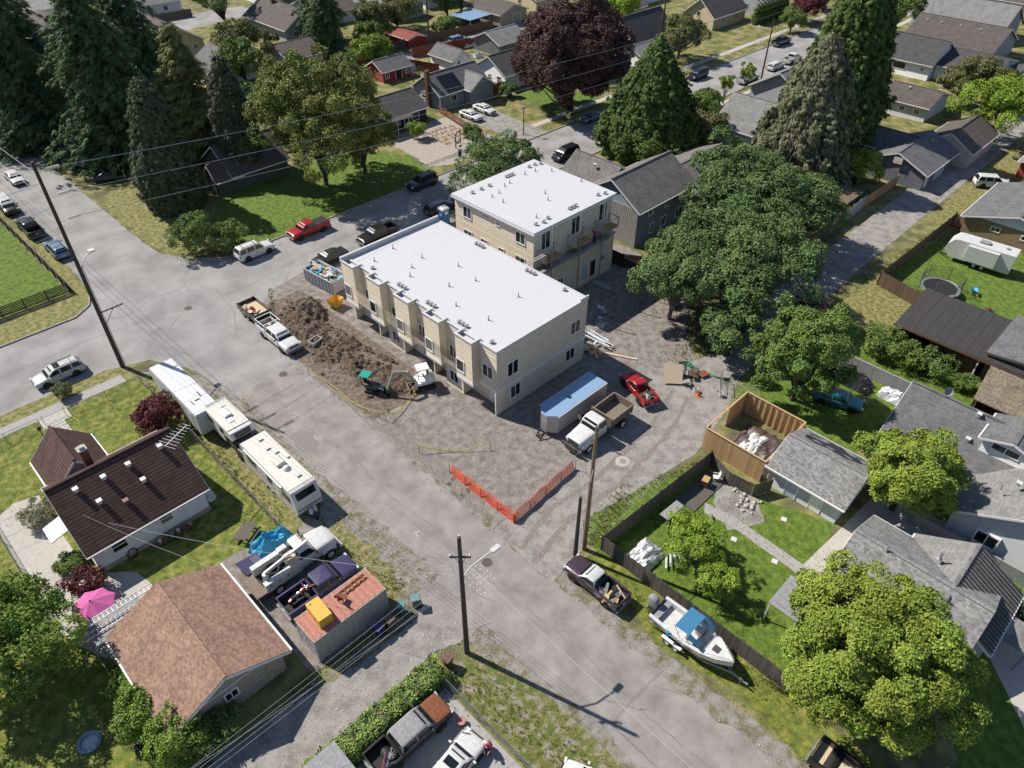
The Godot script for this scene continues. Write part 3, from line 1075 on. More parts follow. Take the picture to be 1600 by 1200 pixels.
func box_trailer(o: Node3D,L: float,w: float,y0: float,y1: float,side: Material,roof: Material,bevel := 0.12,nose := 0.0) -> void:
	# a trailer body; nose > 0 gives it a wedge front
	var pl := PackedVector2Array([W(-L / 2,-w),W(L / 2 - nose,-w),W(L / 2,-w * (0.3 if nose > 0.0 else 0.97)),W(L / 2,w * (0.3 if nose > 0.0 else 0.97)),W(L / 2 - nose,w),W(-L / 2,w)])
	part(o,"body",mb().prism(pl,y0,y1 - bevel),side)
	var inner := PackedVector2Array()
	for p in pl:
		inner.append(W(p.x - signf(p.x) * bevel * 0.5,p.y - signf(p.y) * bevel * 0.5))
	var r := mb()
	for i in pl.size():
		var j := (i + 1) % pl.size()
		r.quad(V(pl[i].x,y1 - bevel,pl[i].y),V(inner[i].x,y1,inner[i].y),V(inner[j].x,y1,inner[j].y),V(pl[j].x,y1 - bevel,pl[j].y))
	r.prism(inner,y1,y1)
	part(o,"roof",r,roof)

func axle(o: Node3D,xs: Array,w: float,r: float) -> void:
	for x in xs:
		for s in [-1,1]:
			wheel(o,V(x,r,s * (w - 0.1)),r,0.2,"white_rim")
	var b := mb()
	for x in xs:
		b.cyl(V(x,r,-w + 0.1),V(x,r,w - 0.1),0.05,0.05,6)
	part(o,"axle",b,M.black_trim)

func hitch(o: Node3D,x: float,y: float,reach: float,w: float) -> void:
	var b := mb()
	for s in [-1,1]:
		b.bar(V(x,y,s * w),V(x + reach,y,0),0.09,0.1)
	b.cyl(V(x + reach * 0.7,0,0),V(x + reach * 0.7,y + 0.5,0),0.05,0.05,6)
	b.box(V(x + reach * 0.7,0.02,0),V(0.25,0.04,0.25))
	part(o,"hitch",b,M.black_trim)

func _ready() -> void:
	rng.seed = 7
	# ---- camera, sky, sun ----
	var cam := Camera3D.new()
	cam.name = "camera"
	add_child(cam)
	cam.position = V(0,47,0)
	var yaw := deg_to_rad(44.968)
	var dip := deg_to_rad(40.338)
	var ahead := V(sin(yaw) * cos(dip),-sin(dip),-cos(yaw) * cos(dip))
	var right := V(cos(yaw),0,sin(yaw))
	var above := right.cross(ahead)
	var lean := deg_to_rad(0.236)
	cam.basis = Basis(right * cos(lean) + above * sin(lean),above * cos(lean) - right * sin(lean),-ahead)
	cam.fov = 55.93
	cam.near = 0.5
	cam.far = 900.0
	cam.current = true
	var env := Environment.new()
	env.background_mode = Environment.BG_SKY
	var air := ProceduralSkyMaterial.new()
	air.sky_top_color = Color(0.3,0.37,0.49)
	air.sky_horizon_color = Color(0.66,0.7,0.76)
	air.sky_curve = 0.12
	air.ground_bottom_color = Color(0.25,0.26,0.24)
	air.ground_horizon_color = Color(0.55,0.62,0.7)
	air.sky_energy_multiplier = 1.08
	env.sky = Sky.new()
	env.sky.sky_material = air
	env.tonemap_mode = Environment.TONE_MAPPER_LINEAR
	env.tonemap_exposure = 1.45
	env.sdfgi_enabled = true
	env.ssao_enabled = true
	env.ssil_enabled = true
	var we := WorldEnvironment.new()
	we.name = "world_environment"
	we.environment = env
	add_child(we)
	var sun := DirectionalLight3D.new()
	sun.name = "sun"
	sun.light_energy = 1.4
	sun.light_color = Color(1.0,0.97,0.925)
	sun.light_angular_distance = 0.5
	sun.shadow_enabled = true
	add_child(sun)
	sun.look_at_from_position(Vector3.ZERO,V(0.215,-0.72,0.66))
	make_materials()
	setting()
	townhouses()
	left_block()
	right_block()
	far_blocks()
	vehicles()
	trees()
	details()

func make_materials() -> void:
	mat("white_trim",lin(0.7293,0.7293,0.7199),0.6)
	mat("glass",lin(0.012,0.015,0.018),0.06)
	mat("glass_b",lin(0.05,0.06,0.07),0.08)
	mat("glass_c",lin(0.2,0.19,0.17),0.3)
	mat("bumper_grey",lin(0.2,0.2,0.21),0.65,0.2)
	mat("car_glass",lin(0.01,0.014,0.016),0.05)
	mat("black_trim",lin(0.012,0.012,0.013),0.6)
	mat("bed_liner",lin(0.02,0.02,0.022),0.8)
	mat("tyre",lin(0.015,0.015,0.015),0.85)
	mat("rim",lin(0.45,0.46,0.47),0.35,0.7)
	mat("white_rim",lin(0.65,0.65,0.65),0.5)
	mat("chrome",lin(0.6,0.61,0.62),0.25,0.9)
	mat("steel",lin(0.35,0.36,0.37),0.4,0.8)
	mat("lens",lin(0.6,0.62,0.63),0.1)
	mat("tail",lin(0.3,0.01,0.01),0.2)
	mat("plate",lin(0.65,0.66,0.68),0.5)
	worn("galvanised",lin(0.42,0.43,0.44),0.5,0.7,1.0,0.5)
	worn("bark",lin(0.09,0.07,0.055),0.95,0.5,0.8)
	worn("pale_bark",lin(0.2,0.17,0.14),0.95,0.5,0.8)
	worn("concrete",lin(0.45,0.425,0.3875),0.9,0.86,3.0)
	worn("old_concrete",lin(0.351,0.338,0.325),0.9,0.84,3.0)
	worn("kerb",lin(0.36,0.348,0.336),0.9,0.6,2.0)
	wood("fence_grey",lin(0.13,0.115,0.1),0.55)
	wood("fence_grey_b",lin(0.105,0.093,0.083),0.55)
	wood("fence_grey_c",lin(0.155,0.135,0.115),0.55)
	wood("fence_brown",lin(0.16,0.1,0.065),0.55)
	wood("fence_brown_b",lin(0.13,0.085,0.058),0.55)
	wood("fence_brown_c",lin(0.18,0.12,0.08),0.55)
	wood("fence_red",lin(0.22,0.06,0.035),0.6)
	wood("fence_red_b",lin(0.18,0.05,0.03),0.6)
	wood("fence_red_c",lin(0.25,0.075,0.045),0.6)
	wood("fence_black",lin(0.022,0.02,0.02),0.6,false)
	wood("new_wood",lin(0.52,0.33,0.16),0.7)
	wood("new_wood_b",lin(0.46,0.29,0.14),0.7)
	wood("new_wood_c",lin(0.57,0.38,0.2),0.7)
	wood("pole_wood",lin(0.085,0.068,0.055),0.5)
	wood("new_pole",lin(0.27,0.19,0.115),0.7)
	wood("lumber",lin(0.62,0.5,0.34),0.75,false)
	# land
	land("soil",[[0.2,lin(0.13,0.1148,0.066)],[0.42,lin(0.169,0.1688,0.066)],[0.55,lin(0.208,0.216,0.0715)],[0.75,lin(0.312,0.27,0.121)]],30.0,0.01,0.55,1.5)
	land("asphalt",[[0.2,lin(0.225,0.207,0.195)],[0.42,lin(0.268,0.248,0.234)],[0.6,lin(0.295,0.275,0.26)],[0.85,lin(0.345,0.322,0.305)]],26.0,0.008,0.8,0.8,1.5)
	land("street_asphalt",[[0.2,lin(0.2297,0.2249,0.2225)],[0.5,lin(0.2841,0.2781,0.2732)],[0.8,lin(0.3385,0.3288,0.324)]],40.0,0.006,0.88,0.6,1.5)
	land("gravel",[[0.2,lin(0.2295,0.2133,0.1958)],[0.45,lin(0.3038,0.2862,0.2673)],[0.7,lin(0.378,0.3578,0.3375)]],22.0,0.012,0.6,1.0,1.6)
	land("shoulder",[[0.2,lin(0.162,0.1485,0.081)],[0.4,lin(0.2497,0.2295,0.1755)],[0.55,lin(0.297,0.2767,0.2497)],[0.8,lin(0.351,0.3307,0.3038)]],14.0,0.012,0.6,1.2)
	land("dirt",[[0.15,lin(0.197,0.1641,0.1459)],[0.4,lin(0.2748,0.2413,0.2188)],[0.6,lin(0.3266,0.2911,0.2693)],[0.85,lin(0.3836,0.3546,0.3366)]],16.0,0.014,0.5,1.4,1.7)
	land("dark_dirt",[[0.2,lin(0.0615,0.0426,0.0295)],[0.45,lin(0.1229,0.0853,0.0589)],[0.65,lin(0.2019,0.1422,0.1011)],[0.85,lin(0.2808,0.2053,0.1475)]],7.0,0.012,0.5,8.0,1.8)
	land("pale_gravel",[[0.2,lin(0.3,0.25,0.21)],[0.5,lin(0.42,0.37,0.32)],[0.8,lin(0.5,0.46,0.41)]],8.0,0.02,0.7,1.2)
	land("rut",[[0.2,lin(0.19,0.165,0.145)],[0.5,lin(0.25,0.22,0.195)],[0.8,lin(0.31,0.28,0.255)]],5.0,0.02,0.6,1.5)
	land("mid_dirt",[[0.2,lin(0.133,0.1008,0.0765)],[0.45,lin(0.19,0.1485,0.1173)],[0.65,lin(0.2375,0.1908,0.153)],[0.85,lin(0.304,0.2565,0.2125)]],9.0,0.014,0.5,3.0,1.7)
	land("lawn",[[0.15,lin(0.0968,0.1264,0.0209)],[0.4,lin(0.166,0.2106,0.0314)],[0.58,lin(0.2144,0.2457,0.0397)],[0.8,lin(0.3597,0.316,0.0888)]],11.0,0.011,0.5,2.0)
	land("green_lawn",[[0.15,lin(0.0715,0.133,0.012)],[0.45,lin(0.117,0.203,0.02)],[0.65,lin(0.156,0.238,0.026)],[0.85,lin(0.221,0.266,0.045)]],10.0,0.011,0.5,2.0)
	land("dry_grass",[[0.15,lin(0.115,0.1375,0.0338)],[0.38,lin(0.1955,0.2063,0.0563)],[0.58,lin(0.299,0.2625,0.1013)],[0.8,lin(0.391,0.3375,0.1688)]],9.0,0.012,0.5,2.0)
	land("rough_verge",[[0.2,lin(0.12,0.16,0.035)],[0.45,lin(0.18,0.2,0.05)],[0.6,lin(0.27,0.245,0.11)],[0.72,lin(0.33,0.3,0.25)],[0.85,lin(0.36,0.34,0.3)]],9.0,0.009,0.5,2.0)
	land("far_lawn",[[0.15,lin(0.1,0.125,0.03)],[0.4,lin(0.18,0.19,0.05)],[0.58,lin(0.28,0.25,0.09)],[0.8,lin(0.36,0.3,0.16)]],40.0,0.012,0.55,1.5)
	land("bark_mulch",[[0.2,lin(0.14,0.084,0.049)],[0.5,lin(0.252,0.168,0.112)],[0.8,lin(0.378,0.28,0.196)]],6.0,0.02,0.5,4.0)
	# roofs and walls
	var mem := worn("membrane",lin(0.5323,0.5392,0.5603),0.55,0.965,6.0)
	mem.heightmap_enabled = true
	mem.heightmap_scale = 0.6
	mem.heightmap_texture = noise_tex("relief",[[0.1,Color.BLACK],[0.9,Color.WHITE]],0.04,512,4,5)
	siding("tan_siding",lin(0.714,0.634,0.4906),0.26)
	siding("white_siding",lin(0.7956,0.7956,0.7956),0.16)
	siding("blue_siding",lin(0.189,0.225,0.27),0.18)
	siding("grey_siding",lin(0.3,0.32,0.34),0.16)
	siding("pale_siding",lin(0.528,0.55,0.55),0.16)
	siding("cream_siding",lin(0.5,0.42,0.25),0.16)
	siding("black_siding",lin(0.022,0.02,0.02),0.18)
	siding("red_siding",lin(0.3,0.03,0.03),0.2)
	siding("green_siding",lin(0.07,0.09,0.075),0.16)
	siding("sheet_siding",lin(0.5445,0.5198,0.4785),0.3,0.75,true)
	worn("stucco",lin(0.42,0.36,0.3),0.9,0.7,3.0)
	worn("tan_stucco",lin(0.3,0.21,0.125),0.9,0.7,3.0)
	worn("grey_paint",lin(0.204,0.221,0.2465),0.8,0.6,2.5)
	worn("block_wall",lin(0.3,0.3,0.31),0.9,0.7,2.0)
	worn("brick",lin(0.2,0.085,0.055),0.9,0.5,0.8)
	worn("torch_roof",lin(0.05,0.045,0.046),0.85,0.7,3.0)
	roofing("brown_roof",lin(0.115,0.062,0.05),0.7,0.3,9.4,22)
	roofing("tan_roof",lin(0.368,0.228,0.168),0.6,0.0,4.4,24)
	roofing("grey_roof",lin(0.165,0.165,0.172),0.72)
	roofing("mottled_roof",lin(0.3,0.3,0.295),0.52,0.0,4.6,24)
	roofing("weathered_roof",lin(0.19,0.178,0.172),0.7)
	roofing("dark_roof",lin(0.085,0.082,0.086),0.7)
	roofing("pale_roof",lin(0.25,0.25,0.245),0.72)
	roofing("umber_roof",lin(0.1248,0.1058,0.0986),0.7)
	roofing("green_roof",lin(0.17,0.2,0.185),0.75)
	worn("pale_metal",lin(0.66,0.69,0.715),0.45,0.75,2.0)
	worn("rust_grey",lin(0.24,0.19,0.15),0.85,0.6,1.5)
	var sg := mat("screen_glass",Color(0.5,0.6,0.62,0.3),0.05)
	sg.transparency = BaseMaterial3D.TRANSPARENCY_ALPHA
	foliage("needle_grey_dark",lin(0.0964,0.1148,0.0643),0.2)
	foliage("leaf_maple_deep",lin(0.132,0.209,0.0495))
	foliage("leaf_shrub_bright",lin(0.15,0.24,0.042))
	worn("dead_wood",lin(0.42,0.37,0.31),0.95,0.6,0.8)
	mat("dry_blade",lin(0.5,0.33,0.19),0.9)
	worn("iron",lin(0.1,0.095,0.09),0.8,0.6,0.6)
	worn("pale_stone",lin(0.46,0.43,0.39),0.9,0.75,1.0)
	worn("skip_grey",lin(0.5,0.52,0.54),0.6,0.6,1.8)
	var sm := mat("stone_mix",Color.WHITE,0.95)
	sm.vertex_color_use_as_albedo = true
	mat("road_paint",lin(0.6,0.58,0.56),0.8)
	mat("tar",lin(0.18,0.172,0.166),0.8)
	land("patch",[[0.2,lin(0.2,0.19,0.184)],[0.5,lin(0.25,0.237,0.23)],[0.8,lin(0.3,0.285,0.275)]],3.0,0.02,0.75,2.0)
	mat("hat",lin(0.55,0.5,0.42),0.8)
	mat("seam",lin(0.52,0.53,0.55),0.6)
	worn("sheathing",lin(0.55,0.52,0.5),0.8,0.8,1.5)
	mat("pale_door",lin(0.4,0.47,0.55),0.6)
	worn("brown_tarp",lin(0.12,0.085,0.075),0.5,0.6,1.5)
	wood("pale_fence",lin(0.42,0.44,0.46),0.7)
	wood("fence_dark",lin(0.06,0.035,0.025),0.6)
	roofing("moss_roof",lin(0.27,0.22,0.155),0.5,0.0,4.6,20)
	worn("dry_roof",lin(0.2,0.15,0.085),0.9,0.45,3.0)
	roofing("rust_roof",lin(0.3,0.08,0.06),0.7)
	# goods
	worn("rv_white",lin(0.612,0.612,0.595),0.45,0.85,2.5)
	worn("rv_roof",lin(0.66,0.64,0.58),0.7,0.82,2.2)
	worn("container_grey",lin(0.4,0.39,0.36),0.65,0.75,2.0)
	worn("container_red",lin(0.46,0.2,0.145),0.75,0.7,2.0)
	worn("rust",lin(0.26,0.09,0.035),0.85,0.45,1.2)
	mat("yellow",lin(0.62,0.36,0.045),0.5)
	mat("blue_plastic",lin(0.03,0.16,0.36),0.5)
	mat("navy_plastic",lin(0.015,0.03,0.13),0.5)
	mat("brown_plastic",lin(0.15,0.08,0.055),0.6)
	mat("teal_plastic",lin(0.09,0.2,0.2),0.5)
	mat("green_net",lin(0.03,0.22,0.12),0.7)
	mat("orange_net",lin(0.75,0.12,0.045),0.6)
	mat("yellow_tape",lin(0.75,0.62,0.05),0.5)
	mat("blue_tarp",lin(0.03,0.3,0.5),0.5)
	mat("silver_tarp",lin(0.62,0.63,0.66),0.35,0.3)
	mat("dark_tarp",lin(0.03,0.03,0.04),0.45)
	mat("violet_panel",lin(0.06,0.05,0.11),0.4)
	mat("pink_cloth",lin(0.5,0.1,0.3),0.8)
	mat("white_plastic",lin(0.6375,0.6375,0.629),0.5)
	mat("black_rubber",lin(0.02,0.02,0.02),0.8)
	mat("wire_black",lin(0.02,0.02,0.02),0.6)
	mat("wire_alu",lin(0.42,0.43,0.45),0.5)
	mat("wire_grey",lin(0.3,0.3,0.3),0.5,0.5)
	mat("teal",lin(0.01,0.3,0.24),0.4)
	mat("machine_white",lin(0.68,0.68,0.66),0.4)
	mat("machine_dark",lin(0.06,0.06,0.06),0.6)
	mat("boat_blue",lin(0.03,0.16,0.3),0.7)
	mat("trailer_blue",lin(0.22,0.34,0.5),0.3)
	mat("trailer_grey",lin(0.4,0.39,0.38),0.35,0.3)
	mat("solar",lin(0.01,0.01,0.015),0.15)
	mat("flag_red",lin(0.5,0.03,0.05),0.8)
	mat("flag_blue",lin(0.02,0.03,0.15),0.8)
	mat("skin",lin(0.45,0.25,0.17),0.6)
	mat("red_cloth",lin(0.28,0.02,0.025),0.85)
	mat("jeans",lin(0.02,0.025,0.05),0.85)
	mat("rose_cloth",lin(0.35,0.06,0.1),0.85)
	paint("paint_white",lin(0.629,0.629,0.6205))
	paint("paint_black",lin(0.012,0.012,0.014))
	paint("paint_red",lin(0.36,0.012,0.018))
	paint("paint_silver",lin(0.5,0.51,0.5))
	paint("paint_navy",lin(0.015,0.022,0.05))
	paint("paint_blue",lin(0.16,0.24,0.34))
	paint("paint_green",lin(0.03,0.035,0.03))
	paint("paint_purple",lin(0.05,0.03,0.045))
	paint("paint_violet",lin(0.05,0.042,0.11))
	paint("paint_teal",lin(0.012,0.17,0.2))
	paint("paint_brown",lin(0.05,0.035,0.03))
	# leaves
	foliage("leaf_maple",lin(0.2112,0.2835,0.0462))
	foliage("leaf_bright",lin(0.21,0.312,0.042))
	foliage("leaf_oak",lin(0.1174,0.1877,0.0656))
	foliage("leaf_olive",lin(0.1575,0.1725,0.0675))
	foliage("leaf_locust",lin(0.1597,0.1898,0.048))
	foliage("leaf_red",lin(0.1125,0.027,0.033),0.2)
	foliage("leaf_copper",lin(0.0862,0.0483,0.0448),0.2)
	foliage("leaf_shrub",lin(0.128,0.192,0.048))
	foliage("leaf_pale",lin(0.3,0.3,0.2),0.2)
	foliage("needle_dark",lin(0.0857,0.1404,0.055),0.2)
	foliage("needle_green",lin(0.1012,0.1564,0.0407),0.2)
	foliage("needle_gold",lin(0.1725,0.1811,0.0604),0.2)
	foliage("needle_grey",lin(0.1848,0.1971,0.1095),0.2)
	foliage("ivy",lin(0.234,0.3315,0.0878))
	foliage("grass_blade",lin(0.168,0.224,0.042),0.4)
	foliage("flower_white",lin(0.6,0.58,0.5),0.2)
	foliage("flower_pink",lin(0.6,0.2,0.3),0.2)

func kerb_line(pts: Array) -> void:
	var b := mb()
	for i in pts.size() - 1:
		b.bar(V(pts[i][0],0.05,pts[i][1]),V(pts[i + 1][0],0.05,pts[i + 1][1]),0.16,0.2)
	struct("kerb",b,M.kerb)

func setting() -> void:
	struct("ground",mb().prism(PackedVector2Array([W(-150,-420),W(480,-420),W(480,120),W(-150,120)]),0,0),M.soil)
	# roads
	sheet("cross_street",[[-60,-81.5],[12.3,-81.5],[14.6,-83],[15.7,-86],[15.8,-90],[25.0,-92],[25.4,-88.5],[27.5,-84.5],[31,-81.5],[300,-81.5],[300,-70.6],[34,-70.6],[29.5,-68.2],[27,-62],[25.6,-56],[18.5,-56],[17.3,-64],[15,-68.4],[11,-69.8],[-60,-70.3]],0.012,M.street_asphalt,0.16,0.3)
	sheet("north_road",[[15.8,-90],[15.8,-200],[25,-200],[25.0,-92]],0.008,M.street_asphalt,0.4,0.4)
	sheet("main_road",[[18.9,-57],[18.6,-45],[18.9,-37],[19.3,-27],[18.8,-16.5],[19.1,-7],[19.2,40],[25.4,40],[25.2,-1],[24.7,-9],[25.0,-18],[24.9,-25.5],[25.2,-38],[25.5,-52.6],[26.6,-57]],0.016,M.asphalt,0.55,0.2)
	sheet("far_road",[[228,-200],[236,-200],[236,60],[228,60]],0.02,M.street_asphalt)
	# verges and shoulders along the main road
	sheet("gravel_shoulder",[[12.8,-68],[19.5,-60],[19.6,-20],[19.6,30],[15.6,30],[16.0,-17],[17.2,-21],[17,-24.8],[13.5,-31],[13.2,-38],[16.6,-40],[16.8,-58]],0.004,M.shoulder,1.0,0.25)
	sheet("gravel_shoulder",[[24.5,-62],[24.5,30],[27.6,30],[26.4,-5],[26.2,-20],[28,-24],[27,-44]],0.004,M.shoulder,0.8,0.25)
	sheet("verge",[[12.9,-66],[14.6,-66],[15.4,-40],[12.9,-38]],0.007,M.dry_grass,0.5,0.25)
	sheet("verge",[[14.0,-21.5],[17,-20],[18.2,-15],[18.3,-6],[18.0,20],[14.0,20]],0.008,M.rough_verge,1.0,0.25)
	sheet("verge",[[27.6,-20.5],[29.8,-19.8],[29.7,8],[26.6,8],[26.5,-1],[27.4,-6],[26.3,-12],[27.6,-15]],0.008,M.lawn,1.0,0.25)
	sheet("verge",[[13.2,-35.5],[16.4,-37.5],[17.2,-32],[16.8,-27.5],[15.2,-28]],0.008,M.dry_grass,1.2,0.25)
	sheet("weedy_bank",[[29.6,-20.3],[30.3,-22.5],[33,-22.6],[37,-21.6],[40,-20.6],[43.4,-19.6],[43.4,-18.9],[29.6,-18.9]],0.009,M.green_lawn,0.7,0.2)
	# building site
	sheet("dirt_lot",[[26.3,-66],[28.5,-69.4],[31.2,-71.4],[36,-72.2],[50,-70.4],[67,-70],[67.5,-60],[69,-47],[66,-36],[58,-31.5],[54,-26],[44,-24],[34,-24],[26.4,-25],[25.4,-36],[25.5,-46]],0.02,M.dirt,0.8,0.25)
	sheet("gravel_drive",[[25.2,-27.2],[30,-27.6],[36,-27.6],[44,-28.5],[50,-31.5],[53,-29.2],[58,-27.5],[70,-29.4],[96,-29.6],[200,-29.4],[200,-24.6],[88,-24.5],[70,-24.2],[56,-23.6],[51,-21.8],[44,-20.6],[36,-21.8],[31,-22.8],[29.3,-21],[27.6,-20.6],[24.8,-20.5]],0.024,M.gravel,0.8,0.2)
	# grass round the site and kerbs
	sheet("verge",[[-60,-86],[11,-86],[14.2,-87.6],[14.6,-104],[15.4,-104],[15.6,-86.2],[14.4,-83.2],[12.2,-81.7],[-60,-81.7]],0.03,M.dry_grass,0.3,0.3)
	sheet("lawn",[[-40,-87.8],[13.6,-87.8],[13.4,-118],[-40,-118]],0.026,M.green_lawn,0.4,0.4)
	sheet("verge",[[25.4,-92],[27.5,-85],[31,-81.7],[36,-81.7],[40,-96],[30,-112],[25.6,-108]],0.022,M.dry_grass,1.0,0.3)
	sheet("lawn",[[32,-81.75],[66,-81.75],[67.5,-90],[62,-99],[40,-100],[34,-92]],0.03,M.green_lawn,0.6,0.3)
	sheet("sidewalk",rect(-60,-68.1,11.8,-66.7),0.03,M.old_concrete)
	sheet("verge",[[-60,-70.4],[11,-69.9],[14.3,-68.3],[11.9,-68.1],[-60,-68.1]],0.022,M.dry_grass,0.15)
	sheet("lawn",[[-60,-66.7],[12.8,-66.7],[12.9,-34],[-60,-34]],0.02,M.lawn,0.3)
	sheet("garden_path",[[4.0,-66.8],[5.3,-66.8],[5.2,-57],[4.2,-57]],0.026,M.concrete)
	sheet("gate_landing",[[3.5,-66.8],[6.0,-66.8],[6.0,-65.2],[3.4,-65]],0.03,M.concrete)
	sheet("patio",[[-3.4,-56.5],[-1.6,-57.5],[0.3,-57],[0.2,-46],[3,-43.5],[3.4,-40],[-1.6,-38],[-3.2,-42]],0.026,M.concrete,0.12)
	sheet("dark_ground",[[7.6,-40],[13.2,-39],[14,-27],[8,-27]],0.024,M.dirt,0.4)
	# lower alley and yards
	sheet("alley",[[-60,-27.2],[4,-26.4],[12,-25.2],[16,-25.6],[18.6,-27],[19.4,-22],[17.6,-21.6],[15,-22.4],[5,-22.1],[-60,-22]],0.028,M.gravel,0.5,0.2)
	sheet("cracked_apron",[[15.3,-25.2],[17.4,-26.9],[19.2,-27.2],[19.8,-24],[19.4,-21.4],[17.8,-22]],0.034,M.asphalt,0.5,0.2)
	sheet("lawn",[[-60,-37.5],[-3.4,-44],[-1.8,-36.5],[-1.6,-27.6],[-60,-27.4]],0.032,M.lawn,0.3)
	sheet("driveway",rect(-20,-19.9,13.7,30),0.03,M.old_concrete)
	# right yards
	sheet("lawn",[[30,-19.6],[43.6,-18.9],[43.4,-14],[45.4,-8],[42,-7.4],[36,-4],[30,-3]],0.014,M.green_lawn,0.2)
	sheet("gravel_bed",[[40.2,-15.8],[43.2,-18.6],[43.3,-14.2],[41.6,-12.2],[38.5,-14.0]],0.02,M.gravel,0.4)
	sheet("garden_path",[[38.8,-16.2],[39.8,-16.8],[40.2,-14.2],[39.9,-7.2],[38.8,-7.0],[39.2,-13.8]],0.026,M.old_concrete)
	sheet("terrace",[[38.8,-8.0],[43.6,-7.6],[52,-7],[52,2],[44,2],[40,-4.5]],0.022,M.concrete)
	sheet("dark_lawn",[[53,-23],[74,-23.6],[74,-3],[54.5,-10.6]],0.014,M.green_lawn,0.4)
	sheet("dry_patch",[[72,-23.2],[84.4,-22.2],[83.6,-15.8],[74,-15.6]],0.02,M.dry_grass,0.4)
	sheet("lawn",[[84,-22],[104,-20],[104,8],[74,8],[81.5,-8],[82,-15]],0.02,M.green_lawn,0.4)
	sheet("lawn",[[40,2],[70,2],[70,40],[32,40],[30,8]],0.018,M.green_lawn,0.4)
	sheet("garden_path",[[43.8,3.4],[45,3.4],[44.5,9],[36,12],[35.6,11]],0.026,M.concrete)
	sheet("lawn",[[104,-24],[200,-24],[200,-20],[104,-20]],0.016,M.dry_grass,0.3)
	sheet("lawn",[[68,-70.3],[300,-70.3],[300,-31],[98,-31.5],[68,-34]],0.014,M.far_lawn,0.3,0.5)
	sheet("lawn",[[64,-81.9],[300,-81.9],[300,-190],[40,-190],[40,-112],[64,-100]],0.014,M.far_lawn,0.3,0.5)
	sheet("lawn",rect(98,-98,109,-84),0.02,M.green_lawn)
	sheet("sidewalk",rect(66,-86.2,300,-84.9),0.03,M.concrete)
	sheet("sidewalk",[[98,-69.3],[300,-69.3],[300,-68.2],[98,-68.2]],0.03,M.concrete)
	sheet("gravel_yard",[[68,-99.2],[83,-99.2],[82,-84.5],[70,-83],[66,-86],[67.5,-92]],0.03,M.pale_gravel,0.5)
	sheet("driveway",[[83.6,-98],[91,-98],[90,-81.8],[84,-81.8]],0.034,M.gravel,0.3)
	sheet("parking_lot",[[58,-200],[96,-196],[96,-186],[72,-184],[58,-188]],0.026,M.street_asphalt,0.5)
	sheet("far_alley",[[40,-128],[300,-134],[300,-139],[40,-133]],0.03,M.gravel,0.5)
	kerb_line([[-60,-81.6],[12.3,-81.6],[14.4,-83],[15.5,-86]])
	kerb_line([[27.4,-84.6],[31,-81.65],[200,-81.65]])
	kerb_line([[36,-70.4],[200,-70.4]])
	for e in [[[25.6,-33.5],[29.5,-34.6],[33.2,-38.2],[34.2,-42.8]],[[25.4,-31.6],[30.0,-32.8],[34.6,-36.4]],[[25.2,-24.4],[30,-25.4],[36,-25.0],[44,-25.6],[50,-27.2]],[[25.2,-22.6],[30,-23.6],[36,-23.2],[44,-23.8],[50,-25.4]],[[26.2,-56],[26.6,-48],[26.9,-40],[26.4,-30]],[[25.7,-54],[25.9,-46],[26.1,-38],[25.7,-29]]]:
		var left := []
		var right := []
		for i in e.size():
			var d := (W(e[mini(i + 1,e.size() - 1)][0],e[mini(i + 1,e.size() - 1)][1]) - W(e[maxi(i - 1,0)][0],e[maxi(i - 1,0)][1])).normalized() * 0.22
			left.append([e[i][0] - d.y,e[i][1] + d.x])
			right.push_front([e[i][0] + d.y,e[i][1] - d.x])
		sheet("tyre_track",left + right,0.0275,M.rut,0.3,0.2)
	spoil_heaps()

func relief(called: String,x0: float,z0: float,x1: float,z1: float,cell: float,m: Material,f: Callable) -> MeshInstance3D:
	# a patch of uneven ground; f(x, z) is its height, cells below the datum are left out
	var v := PackedVector3Array()
	var n := PackedVector3Array()
	var nx := int((x1 - x0) / cell)
	var nz := int((z1 - z0) / cell)
	var hs := PackedFloat32Array()
	hs.resize((nx + 1) * (nz + 1))
	for j in nz + 1:
		for i in nx + 1:
			hs[j * (nx + 1) + i] = f.call(x0 + i * cell,z0 + j * cell)
	for j in nz:
		for i in nx:
			var k := [[i,j],[i + 1,j],[i + 1,j + 1],[i,j],[i + 1,j + 1],[i,j + 1]]
			if maxf(maxf(hs[j * (nx + 1) + i],hs[j * (nx + 1) + i + 1]),maxf(hs[(j + 1) * (nx + 1) + i],hs[(j + 1) * (nx + 1) + i + 1])) < 0.0:
				continue
			for e in k:
				var a: int = clampi(e[0],1,nx - 1)
				var b: int = clampi(e[1],1,nz - 1)
				v.append(V(x0 + e[0] * cell,hs[e[1] * (nx + 1) + e[0]],z0 + e[1] * cell))
				n.append(V(hs[b * (nx + 1) + a - 1] - hs[b * (nx + 1) + a + 1],2.0 * cell,hs[(b - 1) * (nx + 1) + a] - hs[(b + 1) * (nx + 1) + a]).normalized())
	var a := []
	a.resize(Mesh.ARRAY_MAX)
	a[Mesh.ARRAY_VERTEX] = v
	a[Mesh.ARRAY_NORMAL] = n
	var am := ArrayMesh.new()
	am.add_surface_from_arrays(Mesh.PRIMITIVE_TRIANGLES,a)
	return struct(called,am,m)

